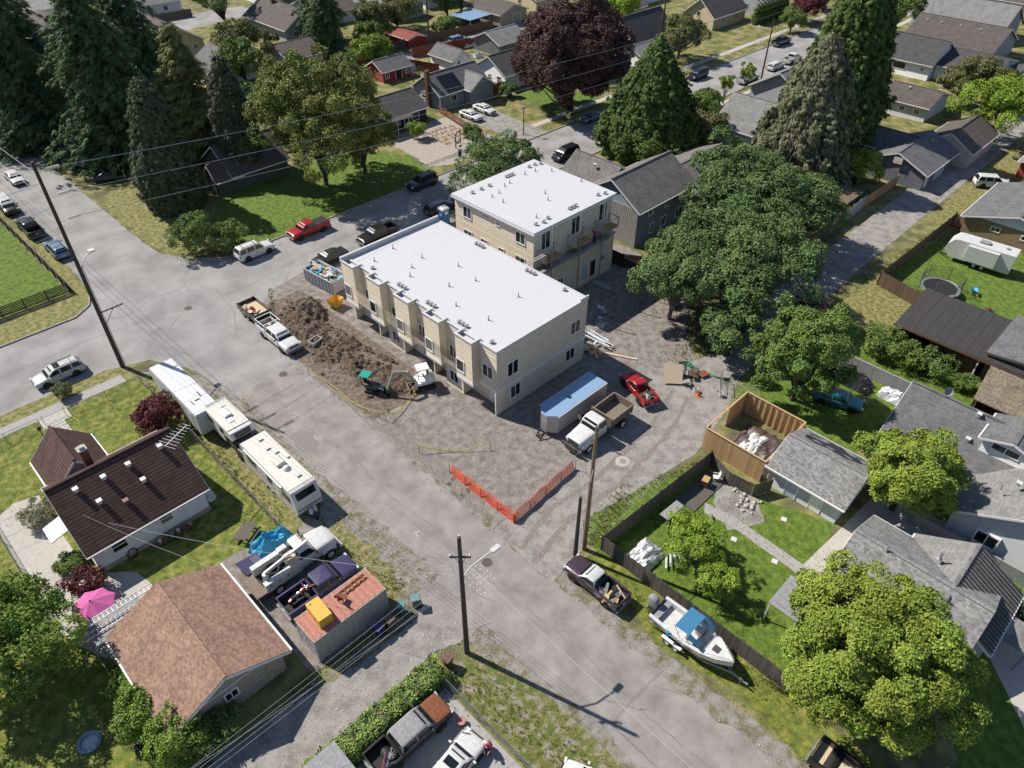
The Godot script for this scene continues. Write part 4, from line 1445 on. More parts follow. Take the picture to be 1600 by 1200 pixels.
func spoil_heaps() -> void:
	var f := FastNoiseLite.new()
	f.frequency = 0.35
	f.fractal_octaves = 5
	f.seed = 4
	# dug-over earth in front of the townhouses with a trench and a tall heap near the skip
	var earth := func(x: float,z: float) -> float:
		var edge := minf(minf(x - 26.2,33.4 - x),minf(z + 68.0,-44.5 - z)) + f.get_noise_2d(x * 1.1,z * 1.1) * 3.0 - 0.5
		var keep := clampf(edge * 0.5,0.0,1.0)
		var h := -0.3 + clampf(edge * 0.3,-0.3,0.22) + f.get_noise_2d(x * 2.0,z * 2.0) * 0.5 * keep + absf(f.get_noise_2d(x * 6.0 + 90.0,z * 6.0)) * 0.25 * keep
		h += 1.6 * exp(-(pow((x - 31.8) / 1.7,2.0) + pow((z + 64.6) / 2.0,2.0)))
		for e in [[29.2,-60.0,1.4,3.0,0.6],[29.6,-52.5,1.3,2.4,0.55],[30.6,-47.5,1.4,1.8,0.5],[31.4,-56.4,0.9,1.2,0.6],[28.0,-56.0,0.8,1.0,0.4],[31.9,-50.6,0.8,1.0,0.5]]:
			h += e[4] * exp(-(pow((x - e[0]) / e[2],2.0) + pow((z - e[1]) / e[3],2.0)))
		var path := 32.9 + 0.5 * sin(z * 0.35)
		h += (0.4 * exp(-pow((x - path + 0.7) / 0.35,2.0)) - 0.5 * exp(-pow((x - path) / 0.3,2.0))) * clampf(edge,0.0,1.0)
		return h
	relief("dug_earth",25.5,-70,35.2,-39,0.16,M.dark_dirt,earth)
	# clods and pebbles
	var r := RandomNumberGenerator.new()
	r.seed = 33
	var stone := mb().lathe([W(0.0,-0.5),W(0.9,-0.3),W(1.0,0.1),W(0.55,0.55),W(0.0,0.7)],Vector3.ZERO,5).mesh()
	var places := []
	var tints := []
	for k in 2600:
		var p := V(r.randf_range(26.2,34.4),0,r.randf_range(-69,-43))
		p.y = earth.call(p.x,p.z)
		if p.y < 0.03:
			continue
		var s := r.randf_range(0.04,0.13) * (1.8 if r.randf() < 0.08 else 1.0)
		places.append(Transform3D(Basis.from_euler(V(r.randf(),r.randf() * TAU,r.randf())).scaled(V(s,s * 0.8,s)),p))
		var g := r.randf_range(0.05,0.16)
		tints.append(Color(g,g * 0.8,g * 0.64))
	var clods := thing("earth_clods","loose clods scattered over the dug earth","earth")
	clods.set_meta("kind","stuff")
	swarm(clods,"clods",stone,M.stone_mix,places,tints).set_meta("kind","stuff")
	places = []
	tints = []
	for e in [[25.6,47,-44,-26,15000,0.3],[34,66,-40,-28,4000,0.3],[27,56,-28,-20.6,11000,0.36],[56,100,-29.6,-24.6,6000,0.36],[14.2,19.2,-60,-20,7000,0.36],[24.8,26.6,-60,8,2200,0.33],[-4,18,-26.4,-22,6000,0.34],[68.6,82,-98,-85,3000,0.5],[15,18,-20,-4,500,0.3],[49,63,-46,-38,2500,0.25]]:
		for k in e[4]:
			var s := r.randf_range(0.018,0.05) * (2.0 if r.randf() < 0.03 else 1.0)
			places.append(Transform3D(Basis.from_euler(V(r.randf(),r.randf() * TAU,r.randf())).scaled(V(s,s * 0.7,s)),V(r.randf_range(e[0],e[1]),0.025,r.randf_range(e[2],e[3]))))
			var g: float = e[5] * r.randf_range(0.55,1.35)
			tints.append(Color(g,g * r.randf_range(0.88,0.97),g * r.randf_range(0.76,0.94)))
	var peb := thing("loose_gravel","loose gravel strewn over the drive, shoulders and dirt lot","gravel")
	peb.set_meta("kind","stuff")
	swarm(peb,"pebbles",stone,M.stone_mix,places,tints).set_meta("kind","stuff")
	sheet("trench_floor",[[25.9,-69],[33.4,-69],[33.6,-44.2],[26.0,-44.6]],0.028,M.mid_dirt,0.9)

func wallquad(b: MB,face: String,plane: float,u0: float,u1: float,y0: float,y1: float,thick := 0.2) -> void:
	face_box(b,face,plane,u0,u1,y0,y1,-thick,0.0)

func townhouses() -> void:
	# two-storey row with five bays on the street side
	var o := house("townhouse_row","long two storey tan townhouse row with white flat roof and five projecting bays",34.9,47.3,-59.6,-36.8,"","building")
	var P := o.position
	var b := mb(P)
	b.bb(34.85,2.75,-59.55,47.3,7.5,-36.85)
	# ground floor: recessed porches and flush wall pieces
	b.bb(35.8,0,-59.5,47.28,2.75,-36.87)
	for s in [[-53.2,-50.6],[-43.9,-41.4]]:
		b.bb(34.65,0,s[0],35.8,2.75,s[1])
	for s in [-59.5,-55.05,-45.95,-37.0]:
		b.bb(34.7,0,s,35.8,2.75,s + 0.14)
	part(o,"wall",b,M.tan_siding)
	var t := mb(P)
	# belt course, corner boards
	t.bb(34.83,2.72,-36.83,47.34,3.02,-36.8)
	for s in [[-57.4,-55.1],[-52.86,-50.55],[-48.3,-46.0],[-43.77,-41.45],[-39.22,-36.86]]:
		part(o,"belt_trim",mb(P).bb(34.81,2.72,s[0] + 0.01,34.84,2.98,s[1] - 0.01),M.white_trim)
	part(o,"corner_trim",mb(P).bb(34.66,0,-36.9,34.72,2.72,-36.82),M.white_trim)
	part(o,"belt_trim",t,M.white_trim)
	var roof := mb(P)
	roof.bb(34.9,7.5,-59.5,47.25,7.55,-36.9)
	var rp := part(o,"roof",roof,M.membrane)
	var cap := mb(P)
	# parapets: tall along the cross street, low upstands elsewhere
	cap.bb(34.0,7.5,-59.75,47.4,8.05,-59.5)
	cap.bb(34.8,7.5,-36.95,47.4,7.66,-36.8)
	cap.bb(34.8,7.5,-59.5,35.0,7.64,-36.95)
	cap.bb(47.22,7.5,-59.5,47.4,7.6,-36.95)
	cap.bb(46.2,7.66,-36.95,47.4,7.9,-36.82)
	part(o,"parapet",cap,M.membrane)
	var seam := mb(P)
	for z in [-57.2,-55.3]:
		seam.bb(35.1,7.545,z,47.2,7.556,z + 0.1)
	part(rp,"roof_seam",seam,M.seam)
	var i := 0
	for r in [-57.4,-52.86,-48.3,-43.77,-39.22]:
		var l: float = r - 2.25
		if i == 0:
			l = -59.55
		var q := mb(P)
		q.bb(33.98,2.75,l,34.85,7.3,r)
		q.bb(33.98,7.3,l,34.06,7.66,r).bb(34.06,7.3,l,34.85,7.66,l + 0.08).bb(34.06,7.3,r - 0.08,34.85,7.66,r)
		var bay := part(o,"bay",q,M.tan_siding)
		var c := mb(P)
		c.bb(33.92,7.66,l - 0.06,34.12,7.8,r + 0.06)
		c.bb(34.12,7.66,l - 0.06,35.15,7.8,l + 0.14)
		c.bb(34.12,7.66,r - 0.14,35.15,7.8,r + 0.06)
		part(bay,"bay_parapet",c,M.membrane)
		part(bay,"bay_deck",mb(P).bb(34.06,7.3,l + 0.08,34.85,7.34,r - 0.08),M.membrane)
		var e := mb(P)
		e.bb(33.95,2.62,l - 0.02,34.86,2.76,r + 0.03)
		e.bb(33.95,2.76,l - 0.02,33.985,2.95,r + 0.03)
		part(bay,"bay_trim",e,M.white_trim)
		window(o,"w",33.98,(l + r) / 2 - 0.55 + (0.1 if i == 0 else 0.0),4.3,1.15,1.5,1)
		if i < 4:
			window(o,"w",34.85,r + 0.75 if i < 3 else r + 0.9,4.4,0.8 if i < 2 else 1.2,1.5,1 if i < 2 else 2)
		i += 1
	window(o,"w",34.85,-38.05,4.75,1.5,1.5,2)
	for z in [-51.9,-42.7]:
		window(o,"w",34.65,z,1.5,1.35,1.4,2)
	for z in [-58.6,-54.1,-49.4,-44.9,-38.3]:
		door(o,"w",35.8,z,0.05,0.9,2.0,"white_trim")
	for e in [[36.9,4.7,1.55,1.75],[45.65,4.95,1.55,1.6],[37.25,1.75,1.45,1.6],[45.1,1.8,1.45,1.5]]:
		window(o,"s",-36.85,e[0],e[1],e[2],e[3],2)
	for e in [[36.6,-57.2],[39.6,-57.9],[38.6,-53.4],[40.6,-54.2],[37.4,-52.2],[42.2,-50.2],[39.0,-48.0],[37.2,-44.9],[41.6,-46.9],[37.8,-41.0],[42.6,-41.8]]:
		pipe_vent(o,V(e[0],7.55,e[1]),0.5)
	for r in [-56.1,-51.7,-51.2,-50.7,-47.2,-46.7,-46.2,-42.6,-42.1,-41.6,-38.2]:
		hood_vent(o,V(35.5,7.55,r))
	for r in [-52.3,-51.8,-51.3,-44.6,-44.1,-43.6,-39.4]:
		hood_vent(o,V(46.6,7.55,r))
	var fs := [["s",-36.85,34.9,47.28,3.05,7.5],["s",-36.85,35.85,47.26,0.0,2.7]]
	for r in [-57.4,-52.86,-48.3,-43.77,-39.22]:
		fs += [["w",33.98,(r - 2.25 if r > -57 else -59.5),r,2.95,7.6],["s",r,33.98,34.85,2.8,7.6],["w",34.85,r + 0.02,minf(r + 2.28,-36.9),3.0,7.5]]
	laps(o,fs,0.2)
	# three-storey block behind
	var h := house("townhouse_block","three storey tan townhouse block with white flat roof behind the long row",50.2,63.4,-60.0,-47.0,"","building")
	P = h.position
	part(h,"wall",mb(P).bb(50.15,0,-59.7,63.35,9.55,-47.0),M.tan_siding)
	part(h,"lower_wall",mb(P).bb(50.25,0,-47.0,63.3,5.0,-46.2),M.tan_siding)
	var rr := mb(P).bb(49.85,9.55,-60.0,63.65,9.78,-46.7)
	var top := part(h,"roof",rr,M.membrane)
	seam = mb(P)
	for z in [-58.5]:
		seam.bb(50.0,9.775,z,63.5,9.788,z + 0.12)
	part(top,"roof_seam",seam,M.seam)
	part(h,"eave_trim",mb(P).bb(49.82,9.4,-60.03,63.68,9.6,-59.98).bb(49.82,9.4,-60.0,49.86,9.6,-46.68).bb(49.86,9.4,-46.72,63.68,9.6,-46.68),M.white_trim)
	part(h,"ledge",mb(P).bb(50.1,5.0,-47.0,63.4,5.14,-46.05),M.galvanised)
	for y in [8.15,5.15]:
		window(h,"w",50.15,-57.6,y,1.5,1.5,2)
		window(h,"w",50.15,-49.0,y + 0.1,1.55,1.45,2)
	window(h,"w",50.15,-54.4,8.85,1.1,0.42,2)
	window(h,"w",50.15,-52.55,8.65,0.7,0.65,2)
	window(h,"w",50.15,-54.85,5.55,1.2,0.6,2)
	window(h,"w",50.15,-52.0,5.55,1.0,0.6,2)
	window(h,"w",50.15,-53.5,2.2,1.4,1.3,2)
	for x in [52.0,56.9,61.7]:
		window(h,"s",-47.0,x,8.05,1.55,2.2,2)
		var bal := mb(P)
		bal.bb(x - 1.35,6.1,-47.0,x + 1.35,6.35,-45.6)
		var bp := part(h,"balcony",bal,M.new_wood_b)
		var rail := mb(P)
		for k in [[x - 1.3,-45.65],[x + 1.3,-45.65],[x - 1.3,-46.9],[x + 1.3,-46.9]]:
			rail.bb(k[0] - 0.05,6.35,k[1] - 0.05,k[0] + 0.05,7.4,k[1] + 0.05)
		rail.bb(x - 1.35,7.32,-45.7,x + 1.35,7.4,-45.6)
		for k in [-1.3,1.3]:
			rail.bb(x + k - 0.05,7.32,-46.9,x + k + 0.05,7.4,-45.7)
		part(bp,"railing",rail,M.lumber)
		part(bp,"side_panel",mb(P).bb(x - 1.38,6.2,-46.98,x - 1.32,7.3,-45.72),M.sheathing)
	for x in [51.9,57.5,61.9]:
		window(h,"s",-46.2,x,4.65,1.4,0.5,2)
	for x in [58.2,59.6]:
		HOLES.append(["s",-46.2,x - 0.6,x + 0.6,0.0,2.95])
	door(h,"s",-46.2,58.2,0.7,0.95,2.1,"pale_door")
	door(h,"s",-46.2,59.6,0.7,0.95,2.1,"black_trim")
	window(h,"s",-46.2,61.4,2.4,0.85,0.95,2)
	window(h,"s",-46.2,53.9,2.2,0.95,1.35,2)
	for e in [[51.6,-58.3],[53.0,-58.3],[54.3,-58.3],[57.4,-58.6],[57.9,-58.6],[58.4,-58.6],[61.4,-58.7],[62.4,-58.7],[63.1,-58.4],[51.3,-47.9],[52.3,-47.7],[53.3,-48.0],[56.6,-47.8],[57.1,-47.8],[57.6,-47.8],[61.5,-47.8],[62.4,-47.5]]:
		hood_vent(h,V(e[0],9.78,e[1]))
	for e in [[52.6,-56.0],[53.9,-56.2],[52.6,-54.2],[55.6,-57.0],[56.6,-57.2],[59.6,-57.6],[61.2,-57.4],[62.6,-56.0],[56.6,-51.0],[57.6,-52.4],[63.0,-51.6],[52.6,-49.0]]:
		pipe_vent(h,V(e[0],9.78,e[1]),0.45)
	laps(h,[["w",50.15,-59.65,-47.05,0.2,9.4],["s",-47.0,50.2,63.3,5.2,9.4],["s",-46.2,50.3,63.25,0.2,4.95]],0.2)
	# siding crew's gear
	var g := 0
	for x in [51.3,55.9,59.9]:
		var s := thing("scaffold_pole","tall grey scaffold pole standing against the shaded balcony wall, " + ["nearest the row of bays","second along the wall","third along the wall"][g],"scaffold pole",V(x,0,-45.35),0.0,"scaffold poles on the balcony side")
		part(s,"shaft",mb().box(V(0,5.4,0),V(0.11,10.8,0.11)),M.galvanised)
		part(s,"bracket",mb().box(V(0,5.35,-0.35),V(0.08,0.1,0.8)).bar(V(0,4.6,-0.05),V(0,5.3,-0.7),0.05,0.06),M.steel)
		g += 1
	var pl := thing("scaffold_plank","long silver work platform hung along the balcony wall","scaffold",V(55.5,5.42,-45.65))
	part(pl,"deck",mb().box(V(0,0.05,0),V(12.5,0.08,0.42)),M.galvanised)
	part(pl,"beam",mb().box(V(0,-0.06,0.18),V(12.5,0.14,0.05)).box(V(0,-0.06,-0.18),V(12.5,0.14,0.05)),M.steel)
	for e in [[50.3,-45.0,4.5,"leaning out over the white roof"]]:
		var l := thing("aluminium_ladder","aluminium ladder laid across from the balcony wall " + e[3],"ladder",V(48.6,7.45,-45.6))
		ladder(l,3.6,0.42,M.rv_white)

func ladder(o: Node3D,length: float,w: float,m: Material) -> void:
	# a ladder lying along local x
	for s in [-1,1]:
		part(o,"rail",mb().box(V(0,0.05,s * w / 2),V(length,0.09,0.04)),m)
	var k := int(length / 0.3)
	for i in k:
		part(o,"rung",mb().box(V(-length / 2 + (i + 0.5) * length / k,0.05,0),V(0.05,0.04,w)),m)

func left_block() -> void:
	# white bungalow
	var o := house("bungalow","white bungalow with steep dark brown shingle roof and box vents",0.9,10.0,-54.0,-45.2)
	gable(o,1.0,9.9,-54.0,-45.3,2.95,6.25,"x",M.white_siding,M.brown_roof,0.38)
	# front wing with its own gable and brick chimney
	var P := o.position
	gable(o,1.4,5.6,-58.0,-53.2,2.85,5.0,"z",M.white_siding,M.brown_roof,0.35)
	part(o,"chimney",mb(P).bb(3.9,4.6,-51.4,4.5,7.0,-50.8),M.brick)
	part(o,"chimney_cap",mb(P).bb(3.85,7.0,-51.45,4.55,7.12,-50.75).bb(4.02,7.12,-51.28,4.38,7.3,-50.92),M.concrete)
	for e in [[2.4,-48.7],[4.4,-48.6],[6.3,-48.6],[8.9,-48.7],[3.3,-47.4],[6.6,-47.3]]:
		roof_vent(o,V(e[0],6.25 - absf(e[1] + 49.65) * 0.76,e[1]),"rv_white")
	roof_vent(o,V(4.8,6.25 - 3.0 * 0.76,-46.65),"brown_plastic")
	window(o,"s",-45.3,2.9,1.75,1.3,1.15,3)
	window(o,"s",-45.3,6.6,1.85,1.15,1.15,3)
	window(o,"s",-45.3,5.0,2.3,0.7,0.3,2)
	window(o,"w",1.0,-47.6,1.7,1.1,1.2,3)
	part(o,"awning",mb(P).box(V(0.1,2.35,-49.6),V(1.7,0.1,1.9),0.0,0.28),M.rv_white)
	part(o,"plinth",mb(P).bb(0.94,0,-54.06,9.96,0.45,-45.24),M.stucco)
	part(o,"oil_tank",mb(P).cyl(V(10.35,0.9,-46.6),V(10.35,0.9,-45.5),0.38,0.38,14),M.rv_white)
	# aerial on the gable
	var a := thing("tv_aerial","silver comb shaped television aerial on the bungalow gable","aerial",V(10.05,5.0,-48.0))
	var ab := mb()
	ab.cyl(V(0,-2.0,0),V(0,1.6,0),0.025,0.025,6)
	part(a,"mast",ab,M.steel)
	part(a,"boom",mb().bar(V(-1.0,1.5,0.5),V(1.3,1.5,-0.6),0.05,0.05),M.rv_white)
	for k in 9:
		var c := V(-1.0,1.5,0.5).lerp(V(1.3,1.5,-0.6),k / 8.0)
		var s := 0.95 - k * 0.07
		part(a,"element",mb().bar(c - V(0.43,0,0.9) * s,c + V(0.43,0,0.9) * s,0.025,0.025),M.rv_white)
	# garage
	var g := house("garage","wide garage with tan mottled shingle roof beside the alley",-0.6,7.1,-37.5,-28.4,"","garage")
	gable(g,-0.5,6.9,-37.2,-28.6,2.65,4.45,"z",M.stucco,M.tan_roof,0.5)
	part(g,"gable_boards",mb(g.position).bb(-0.4,2.55,-28.58,6.8,2.65,-28.54),M.white_trim)
	window(g,"s",-28.6,3.2,1.6,1.0,0.9,2)
	part(g,"gutter",mb(g.position).bb(7.42,2.3,-37.7,7.54,2.42,-28.1),M.white_trim)
	# ladders beside the garage
	for e in [[0.4,2.9,-39.0,5.0,"upper"],[0.9,2.5,-38.4,5.6,"lower"]]:
		var l := thing("extension_ladder","white extension ladder lying along the garage back eave, the " + e[4] + " one","ladder",V(e[0],e[1],e[2]),0.0,"ladders behind the garage")
		ladder(l,e[3],0.45,M.rv_white)
	part(thing("lean_to_roof","low dark shed roof behind the tan garage","shed",V(0.2,0,-38.6)),"roof",mb().box(V(0,2.38,0),V(3.6,0.08,2.4)).box(V(-1.6,1.17,-1.0),V(0.1,2.34,0.1)).box(V(1.6,1.17,-1.0),V(0.1,2.34,0.1)).box(V(-1.6,1.17,1.0),V(0.1,2.34,0.1)).box(V(1.6,1.17,1.0),V(0.1,2.34,0.1)),M.block_wall)
	umbrella(V(-0.6,0,-41.2))
	# fences round the bungalow
	fence("chain link fence along the street side of the bungalow lawn",[[-20,-66.0],[3.4,-65.6]],1.1,"wire_grey","wire",false,"chain link fences")
	fence("chain link fence from the garden gate to the corner by the white trailer",[[6.0,-65.4],[12.7,-65.0]],1.1,"wire_grey","wire",false,"chain link fences")
	fence("long chain link fence between the bungalow and the parked trailers",[[12.8,-65.0],[12.9,-38.6]],1.1,"wire_grey","wire",false,"chain link fences")
	fence("chain link fence beside the patio and the leafy yard",[[-3.5,-57],[-3.3,-44],[-1.9,-38.5],[-1.7,-28]],1.2,"wire_grey","wire",false,"chain link fences")
	var gt := thing("garden_gate","small wire gate at the bungalow front path","gate",V(4.7,0,-65.5))
	for s in [-1,1]:
		part(gt,"post",mb().cyl(V(s * 0.95,0,0),V(s * 0.95,1.3,0),0.03,0.03,6),M.wire_grey)
	for y in [0.15,0.65,1.15]:
		part(gt,"bar",mb().bar(V(-0.9,y,0),V(0.9,y,0),0.03,0.03),M.wire_grey)
	var lp := thing("yard_lamp","black lamp post on the lawn by the garden gate","lamp post",V(3.0,0,-62.6))
	part(lp,"post",mb().cyl(Vector3.ZERO,V(0,1.9,0),0.05,0.04,8),M.black_trim)
	part(lp,"lantern",mb().lathe([W(0.0,1.9),W(0.14,1.95),W(0.18,2.2),W(0.05,2.34),W(0.0,2.36)],Vector3.ZERO,8),M.black_trim)
	var w := thing("bicycle_tyre","black tyre leaning on the white bungalow wall","tyre",V(3.4,0,-45.1))
	part(w,"tread",mb().ring(V(0,0.42,0),V(0.1,0.2,1).normalized(),0.38,0.05),M.tyre)
	var pots := thing("plant_bench","low wooden bench of potted plants along the white wall","bench",V(6.6,0,-44.6))
	part(pots,"shelf",mb().box(V(0,0.4,0),V(3.0,0.06,0.5)),M.fence_brown)
	for s in [-1.3,0,1.3]:
		part(pots,"leg",mb().box(V(s,0.18,0),V(0.08,0.37,0.4)),M.fence_brown)
	for k in 6:
		var pt := thing("flower_pot","small flower pot on the bench below the white wall, " + ["first","second","third","fourth","fifth","sixth"][k] + " along it","flower pot",V(5.4 + k * 0.5,0.43,-44.6),0.0,"pots on the bench")
		part(pt,"pot",mb().lathe([W(0.0,0.0),W(0.1,0.0),W(0.15,0.28),W(0.12,0.28),W(0.0,0.24)],Vector3.ZERO,10),M[["rv_white","brown_plastic","block_wall"][k % 3]])
	picnic_table(V(10.7,0,-40.6),0.5)
	# bins by the container
	bin("blue",V(13.0,0,-26.2),"navy_plastic","dark blue wheeled bin in the shade beside the container")
	bin("brown",V(13.9,0,-26.2),"brown_plastic","brown wheeled bin standing next to the dark blue bin")
	bin("dark",V(15.2,0,-26.5),"teal_plastic","dark wheeled bin in shade past the container end")
	bin("green",V(16.3,0,-26.2),"teal_plastic","grey green wheeled bin with pale lid on the sunny alley edge")
	bin("tan",V(14.9,0,-21.0),"brown_plastic","brown wheeled bin on the grass behind the street pole")
	container()
	# hedge along the driveway
	hedge("long clipped ivy hedge between the alley and the driveway",V(8.6,0,-21.0),11.4,1.5,1.3)
	fence("low chain link fence along the concrete driveway",[[13.8,-20.2],[13.9,-10],[13.9,2]],1.1,"wire_grey","wire",false,"chain link fences")
	# carport roof at the bottom
	var cp := thing("carport","flat grey carport roof at the end of the hedge","carport",V(3.6,0,-19.2))
	part(cp,"roof",mb().box(V(0,2.3,0),V(5.0,0.1,4.0)),M.block_wall)
	for s in [[-2.4,-1.9],[2.4,-1.9],[-2.4,1.9],[2.4,1.9]]:
		part(cp,"post",mb().box(V(s[0],1.12,s[1]),V(0.12,2.25,0.12)),M.fence_brown)
	# yard things bottom corner
	var pool := thing("paddling_pool","small round blue paddling pool on the shady lawn","pool",V(-4.6,0,-33.0))
	part(pool,"rim",mb().ring(V(0,0.16,0),UPV,0.62,0.13,20,8),M.paint_blue)
	part(pool,"floor",mb().cyl(V(0,0.01,0),V(0,0.05,0),0.6,0.6,20),M.rv_white)
	var gr := thing("lawn_chair","black folding lawn chair on the sunny grass","chair",V(-2.4,0,-30.4),0.6)
	part(gr,"seat",mb().box(V(0,0.42,0),V(0.55,0.05,0.55)),M.black_trim)
	part(gr,"backrest",mb().box(V(-0.32,0.75,0),V(0.06,0.65,0.55),0.0,0.25),M.machine_dark)
	for s in [[-0.25,-0.25],[0.25,-0.25],[-0.25,0.25],[0.25,0.25]]:
		part(gr,"leg",mb().box(V(s[0],0.2,s[1]),V(0.04,0.4,0.04)),M.black_trim)
	var bb := thing("barbecue","grey barbecue under its cover by the leafy fence","barbecue",V(-2.3,0,-32.9),0.3)
	part(bb,"hood",mb().loft([ring_at(-0.5,0.55,0.95,0.3),ring_at(0.5,0.55,0.95,0.3)]),M.block_wall)
	part(bb,"cart",mb().box(V(0,0.28,0),V(0.8,0.52,0.45)),M.machine_dark)
	# black slat fence on the corner lot
	fence("black slatted fence facing the cross street",[[-20,-87.4],[13.9,-87.4]],1.3,"fence_black","slat",false,"black corner fence")
	fence("black slatted fence running up beside the parked cars",[[13.9,-87.4],[13.5,-125]],1.3,"fence_black","slat",false,"black corner fence")

func picnic_table(at: Vector3,yaw: float) -> void:
	var t := thing("picnic_table","weathered picnic table under clutter in front of the bucket truck","table",at,yaw)
	for k in 5:
		part(t,"plank",mb().box(V(0,0.75,-0.36 + k * 0.18),V(1.8,0.04,0.16)),M.fence_grey_c)
	for s in [-1,1]:
		part(t,"bench",mb().box(V(0,0.45,s * 0.7),V(1.8,0.05,0.25)),M.fence_grey)
		part(t,"trestle",mb().bar(V(s * 0.6,0,-0.65),V(s * 0.6,0.75,-0.2),0.08,0.06).bar(V(s * 0.6,0,0.65),V(s * 0.6,0.75,0.2),0.08,0.06).box(V(s * 0.6,0.42,0),V(0.08,0.08,1.5)),M.fence_grey)

func bin(_c: String,at: Vector3,m: String,label: String) -> Node3D:
	var t := thing("wheeled_bin",label,"bin",at,0.4,"wheeled bins")
	t.rotation.y = at.x * 1.7
	var b := mb()
	b.loft([[V(-0.22,0.05,-0.2),V(-0.22,0.05,0.2),V(0.22,0.05,0.2),V(0.22,0.05,-0.2)],[V(-0.3,1.0,-0.28),V(-0.3,1.0,0.28),V(0.3,1.0,0.28),V(0.3,1.0,-0.28)]])
	part(t,"body",b,M[m])
	part(t,"lid",mb().box(V(0.02,1.04,0),V(0.68,0.07,0.62),0.0,-0.06),M[m])
	for s in [-1,1]:
		part(t,"wheel",mb().cyl(V(-0.26,0.12,s * 0.22),V(-0.26,0.12,s * 0.29),0.12,0.12,10),M.tyre)
	part(t,"handle",mb().box(V(-0.34,0.98,0),V(0.05,0.05,0.5)),M[m])
	return t

func umbrella(at: Vector3) -> void:
	var t := thing("patio_umbrella","open magenta patio umbrella beside the garage","umbrella",at)
	part(t,"pole",mb().cyl(Vector3.ZERO,V(0,2.5,0),0.025,0.025,6),M.steel)
	for i in 8:
		var a := TAU * i / 8.0
		var b := TAU * (i + 1) / 8.0
		var p := V(cos(a) * 1.55,1.85,sin(a) * 1.55)
		var q := V(cos(b) * 1.55,1.85,sin(b) * 1.55)
		var m := (p + q) / 2 * V(0.94,1,0.94)
		var top := V(0,2.52,0)
		var c := mb()
		for e in [[p,m],[m,q]]:
			c.tri(top,e[1],e[0])
			c.quad(e[0],e[1],e[1] - V(0,0.14,0),e[0] - V(0,0.14,0))
		part(t,"panel",c,M.pink_cloth)
		part(t,"rib",mb().bar(top - V(0,0.04,0),p - V(0,0.03,0),0.02,0.02),M.steel)
	part(t,"finial",mb().cyl(V(0,2.5,0),V(0,2.65,0),0.05,0.02,6),M.black_trim)

func container() -> void:
	var t := thing("shipping_container","pale shipping container with weathered red roof and patterned doors","container",V(11.75,0,-28.6))
	var L := 5.95
	var w := 1.22
	var h := 2.6
	var s := mb()
	# corrugated long sides
	var k := 44
	for side in [-1,1]:
		for i in k:
			var x0 := -L / 2 + 0.12 + (L - 0.24) * i / k
			var x1 := -L / 2 + 0.12 + (L - 0.24) * (i + 1) / k
			var d0: float = [0.0,0.0,0.035,0.035][i % 4]
			var d1: float = [0.0,0.035,0.035,0.0][i % 4]
			var a := V(x0,0.14,side * (w - d0))
			var b := V(x1,0.14,side * (w - d1))
			if side > 0:
				s.quad(a,b,b + V(0,h - 0.26,0),a + V(0,h - 0.26,0))
			else:
				s.quad(b,a,a + V(0,h - 0.26,0),b + V(0,h - 0.26,0))
	part(t,"side",s,M.container_grey)
	var f := mb()
	for x in [-1,1]:
		for z in [-1,1]:
			f.box(V(x * (L / 2 - 0.06),h / 2,z * (w - 0.04)),V(0.14,h - 0.02,0.14))
	for z in [-1,1]:
		f.box(V(0,0.08,z * (w - 0.04)),V(L - 0.1,0.16,0.12)).box(V(0,h - 0.08,z * (w - 0.03)),V(L - 0.1,0.1,0.1))
	part(t,"frame",f,M.container_grey)
	var r := mb()
	var n := 48
	for i in n:
		var x0 := -L / 2 + L * i / n
		var x1 := -L / 2 + L * (i + 1) / n
		var d0: float = [0.0,0.0,0.03,0.03][i % 4]
		var d1: float = [0.0,0.03,0.03,0.0][i % 4]
		r.quad(V(x0,h - d0,-w + 0.05),V(x0,h - d0,w - 0.05),V(x1,h - d1,w - 0.05),V(x1,h - d1,-w + 0.05))
	part(t,"roof",r,M.container_red)
	part(t,"end_wall",mb().box(V(L / 2 - 0.05,h / 2,0),V(0.05,h - 0.2,2 * w - 0.2)),M.container_red)
	for z in [-1,1]:
		var d := part(t,"door",mb().box(V(-L / 2 + 0.03,h / 2,z * 0.55),V(0.05,h - 0.25,1.06)),M.rv_white)
		for q in 24:
			part(d,"door_marking",mb().box(V(-L / 2 + 0.001,0.35 + (q % 8) * 0.27,z * (0.2 + 0.34 * (q / 8)) + 0.05 * sin(q * 2.1)),V(0.012,0.13 + 0.05 * cos(q * 1.7),0.2),0.0,0.0),M.paint_navy)
	# on the roof: a yellow cabinet and scrap
	var c := thing("yellow_cabinet","bright yellow metal cabinet standing on the container roof","cabinet",V(10.2,2.6,-28.75),-0.05)
	part(c,"cabinet",mb().box(V(0,0.45,0),V(1.0,0.9,1.8)),M.yellow)
	part(c,"hinge",mb().box(V(-0.51,0.45,0.2),V(0.03,0.5,0.05)),M.yellow)
	part(c,"vent_hole",mb().cyl(V(-0.25,0.9,-0.65),V(-0.25,0.905,-0.65),0.07,0.07,10),M.black_trim)
	var ch := thing("old_chair_frame","rusty chair frame lying on the container roof","chair frame",V(12.0,2.6,-28.7),0.4)
	part(ch,"seat",mb().box(V(0,0.42,0),V(0.5,0.05,0.5)),M.rust)
	part(ch,"backrest",mb().box(V(-0.25,0.7,0),V(0.05,0.5,0.5),0.0,0.2),M.rust)
	for s2 in [[-0.2,-0.2],[0.2,-0.2],[-0.2,0.2],[0.2,0.2]]:
		part(ch,"leg",mb().box(V(s2[0],0.2,s2[1]),V(0.04,0.4,0.04)),M.rust)
	var la := thing("scrap_ladder","rusty ladder lying along the container roof edge","ladder",V(13.0,2.62,-29.2),0.05)
	ladder(la,2.6,0.4,M.rust)

